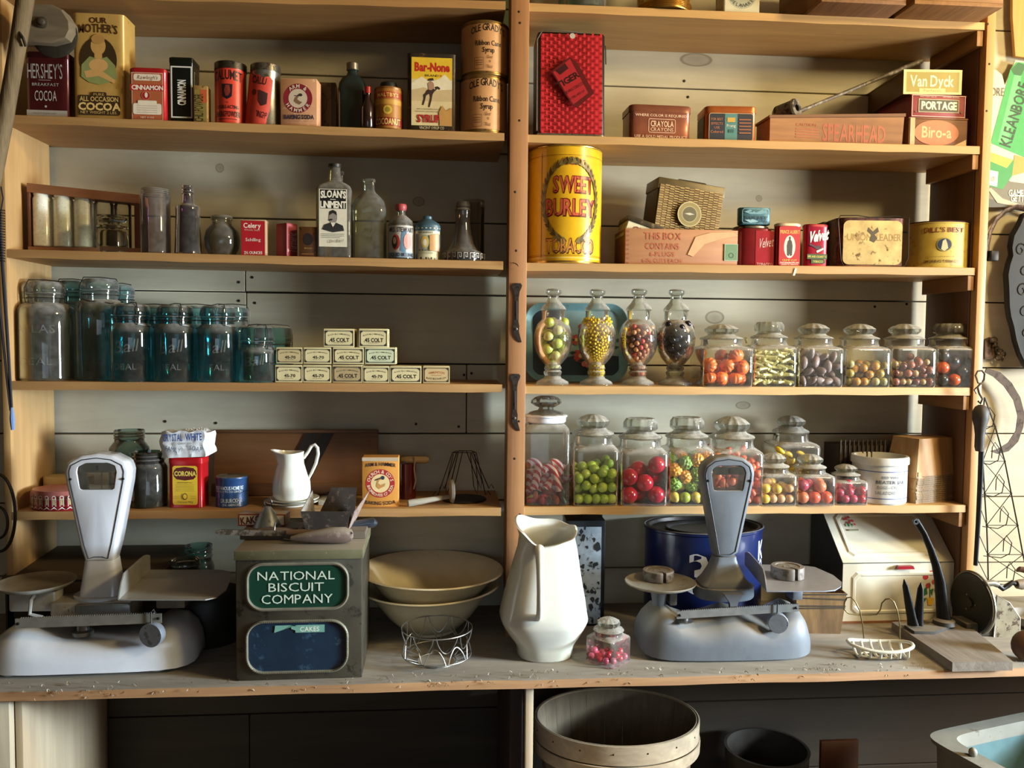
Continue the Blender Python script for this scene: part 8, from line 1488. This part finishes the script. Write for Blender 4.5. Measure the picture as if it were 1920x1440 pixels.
for i in range(1, 7):
    for (a, b) in ((rl[i], ll[i - 1]), (ll[i], rl[i - 1]), (ll[i], l0[i - 1]), (rl[i], ll[i])):
        mb = MB(); mb.tube([L2(*a), L2(*b, -.008)], .0011, 5); obj('cross_wire', mb, BW, r_)
    a, b = rl[i], ll[i]; cx2, cy2 = (a[0] + b[0]) / 2, a[1]
    mb = MB(); mb.tube([L2(b[0] - 8, b[1] + 2, -.01), L2(cx2 - 8, cy2 + 6, -.02), L2(cx2 + 8, cy2 - 2, -.03), L2(cx2 + 12, cy2 - 22, -.04), L2(cx2 + 2, cy2 - 36, -.04), L2(cx2 - 3, cy2 - 26, -.035), L2(cx2 - 4, cy2 - 6, -.02)], .0013, 5); obj('peg_loop', mb, BW, r_)
    for q in (a, b): mb = MB(); mb.ball(L2(*q), .0032, (1, 1, 1), 1); obj('wire_knot', mb, BW, r_)
# ------------------------------------------------------------ openers on the centre post and gear at the left edge
def opener(px, y0, y1, label):
    p = at_y(px, (y0 + y1) / 2, -.006); r = thing('can_opener', label, 'opener', (p.x, -.0045, p.z), R_(0), 'can openers on the centre post'); hh = (at_y(px, y0, -.006).z - at_y(px, y1, -.006).z) / 2; m_ = P('4A4038', .4, .7, .25, 50, 0, '2E2620', .55)
    mb = MB(); o = [(-.008, 1), (.008, 1), (.0115, .93), (.010, .84), (.006, .72), (.004, .5), (.004, -.3), (.006, -.45), (.005, -.62), (.008, -.8), (.012, -1), (.002, -.9), (-.006, -.72), (-.008, -.5), (-.006, -.3), (-.005, .5), (-.007, .72), (-.0115, .84), (-.0115, .93)]
    mb.prism([(x, z * hh) for x, z in o[::-1]], -.0035, 0); obj('opener_body', mb, m_, r)
    mb = MB(); mb.prism([(-.002, .4 * hh), (-.001, -.25 * hh), (.002, -.25 * hh), (.0015, .4 * hh)], -.0055, -.0035); obj('raised_rib', mb, P('6A5E54', .4, .7), r)
    mb = MB(); mb.lathe([(.0032, 0), (.0032, .0025), (.001, .0035)], 12); mb.k = 0; mb.xf(Matrix.Translation((-.001, -.0035, -.55 * hh)) @ Matrix.Rotation(PI / 2, 4, 'X')); obj('pivot', mb, STEEL, r)
opener(969, 531, 642, 'upper of two old iron can openers nailed to the centre post')
opener(966, 701, 808, 'lower of two old iron can openers nailed to the centre post')
Yk = -.10; r_ = thing('scythe_handle', 'weathered curved wooden handle slanting down the left frame edge', 'handle', at_y(30, 150, Yk)); o = Vector(r_.location)
mb = MB(); mb.tube([at_y(x, y, Yk) - o for x, y in ((54, -60), (47, 0), (36, 70), (22, 150), (8, 230), (-8, 310), (-30, 400))], .02, 14, rr=[.0165, .017, .016, .0155, .016, .0165, .0165]); obj('snath', mb, WOOD('574830', '94805A', 'Z', 16, .8, .12, None, .8, .4), r_, sharp=60)
mb = MB(); q = at_y(50, 78, Yk) - o; mb.tube([q + Vector((-.008, -.012, .012)), q + Vector((.002, -.018, 0)), q + Vector((.004, -.012, -.014))], .005, 8, flat=.5); obj('hook', mb, P('6A6458', .5, .5), r_)
r_ = thing('pulley_block', 'grey wooden pulley block with a bolt and iron wheel at the upper left', 'pulley', at_y(95, 55, -.02)); o = Vector(r_.location); k_ = .00122
mb = MB(); pts_ = [(-48, 35), (12, 35), (30, 27), (42, 8), (43, -8), (36, -22), (10, -30), (-48, -28)]
def rg_(y, s): return [Vector((a * k_ * s, y, b * k_ * s)) for a, b in pts_]
mb.loft([rg_(-.028, .93), rg_(-.024, 1), rg_(.01, 1), rg_(.014, .94)]); obj('wooden_cheek', mb, WOOD('5E5442', '8A7C62', 'X', 8, .8, .2, None, .4, .2), r_, sharp=25)
mb = MB(); mb.k = 0; mb.lathe([(.0115, 0), (.0115, .004), (.007, .005), (.006, .011), (.001, .012)], 20); mb.xf(Matrix.Translation((-.003, -.028, .003)) @ Matrix.Rotation(PI / 2, 4, 'X')); obj('bolt', mb, P('5E5648', .5, .5, .3), r_)
mb = MB(); mb.k = 0; mb.lathe([(.042, -.003), (.048, 0), (.042, .003)], 40); mb.xf(Matrix.Translation((.008, .0, -.012)) @ Matrix.Rotation(PI / 2, 4, 'X')); obj('wheel', mb, P('4A463C', .45, .6, .3), r_)
r_ = thing('black_whip', 'thin black cord hanging down the left post with a pale blue tip', 'cord', at_y(8, 500, -.03)); o = Vector(r_.location)
mb = MB(); mb.tube([at_y(x, y, -.03) - o for x, y in ((2, 350), (6, 372), (2, 395), (1, 430), (5, 500), (12, 600), (18, 700), (22, 765))], .0034, 8, rr=[.0015, .0015, .0015, .003, .0036, .0036, .0032, .0028]); obj('cord', mb, P('1E1C22', .45, 0, .2), r_)
mb = MB(); mb.tube([at_y(x, y, -.03) - o for x, y in ((-2, 560), (6, 640), (14, 720), (20, 770))], .0026, 8); obj('cord_strand', mb, P('26222A', .45, 0, .2), r_)
mb = MB(); mb.tube([at_y(x, y, -.03) - o for x, y in ((22, 764), (23, 785), (24, 806))], .005, 8, rr=[.003, .0055, .004]); obj('tip', mb, P('6A84B0', .4), r_)
mb = MB()
for i in range(20): p = at_y(4, 395 + i * 5, -.03) - o; mb.tube([(p.x + .006 * math.cos(t), p.y + .006 * math.sin(t), p.z + .001 * t / 6.28) for t in [2 * PI * j / 10 for j in range(11)]], .0007, 4)
obj('coil', mb, P('2A2628', .4, .6), r_)
r_ = thing('iron_ring', 'dark iron ring hanging at the left frame edge above the white scale', 'ring', at_y(-2, 962, -.02)); mb = MB(); mb.tube([(.034 * math.cos(t), 0, .085 * math.sin(t)) for t in [2 * PI * j / 40 for j in range(40)]], .0035, 8, True); obj('outer_ring', mb, P('3A3634', .45, .6, .3), r_)
mb = MB(); mb.tube([(.02 * math.cos(t), -.004, -.02 + .035 * math.sin(t)) for t in [2 * PI * j / 30 for j in range(30)]], .003, 8, True); obj('inner_ring', mb, P('3A3634', .45, .6, .3), r_)
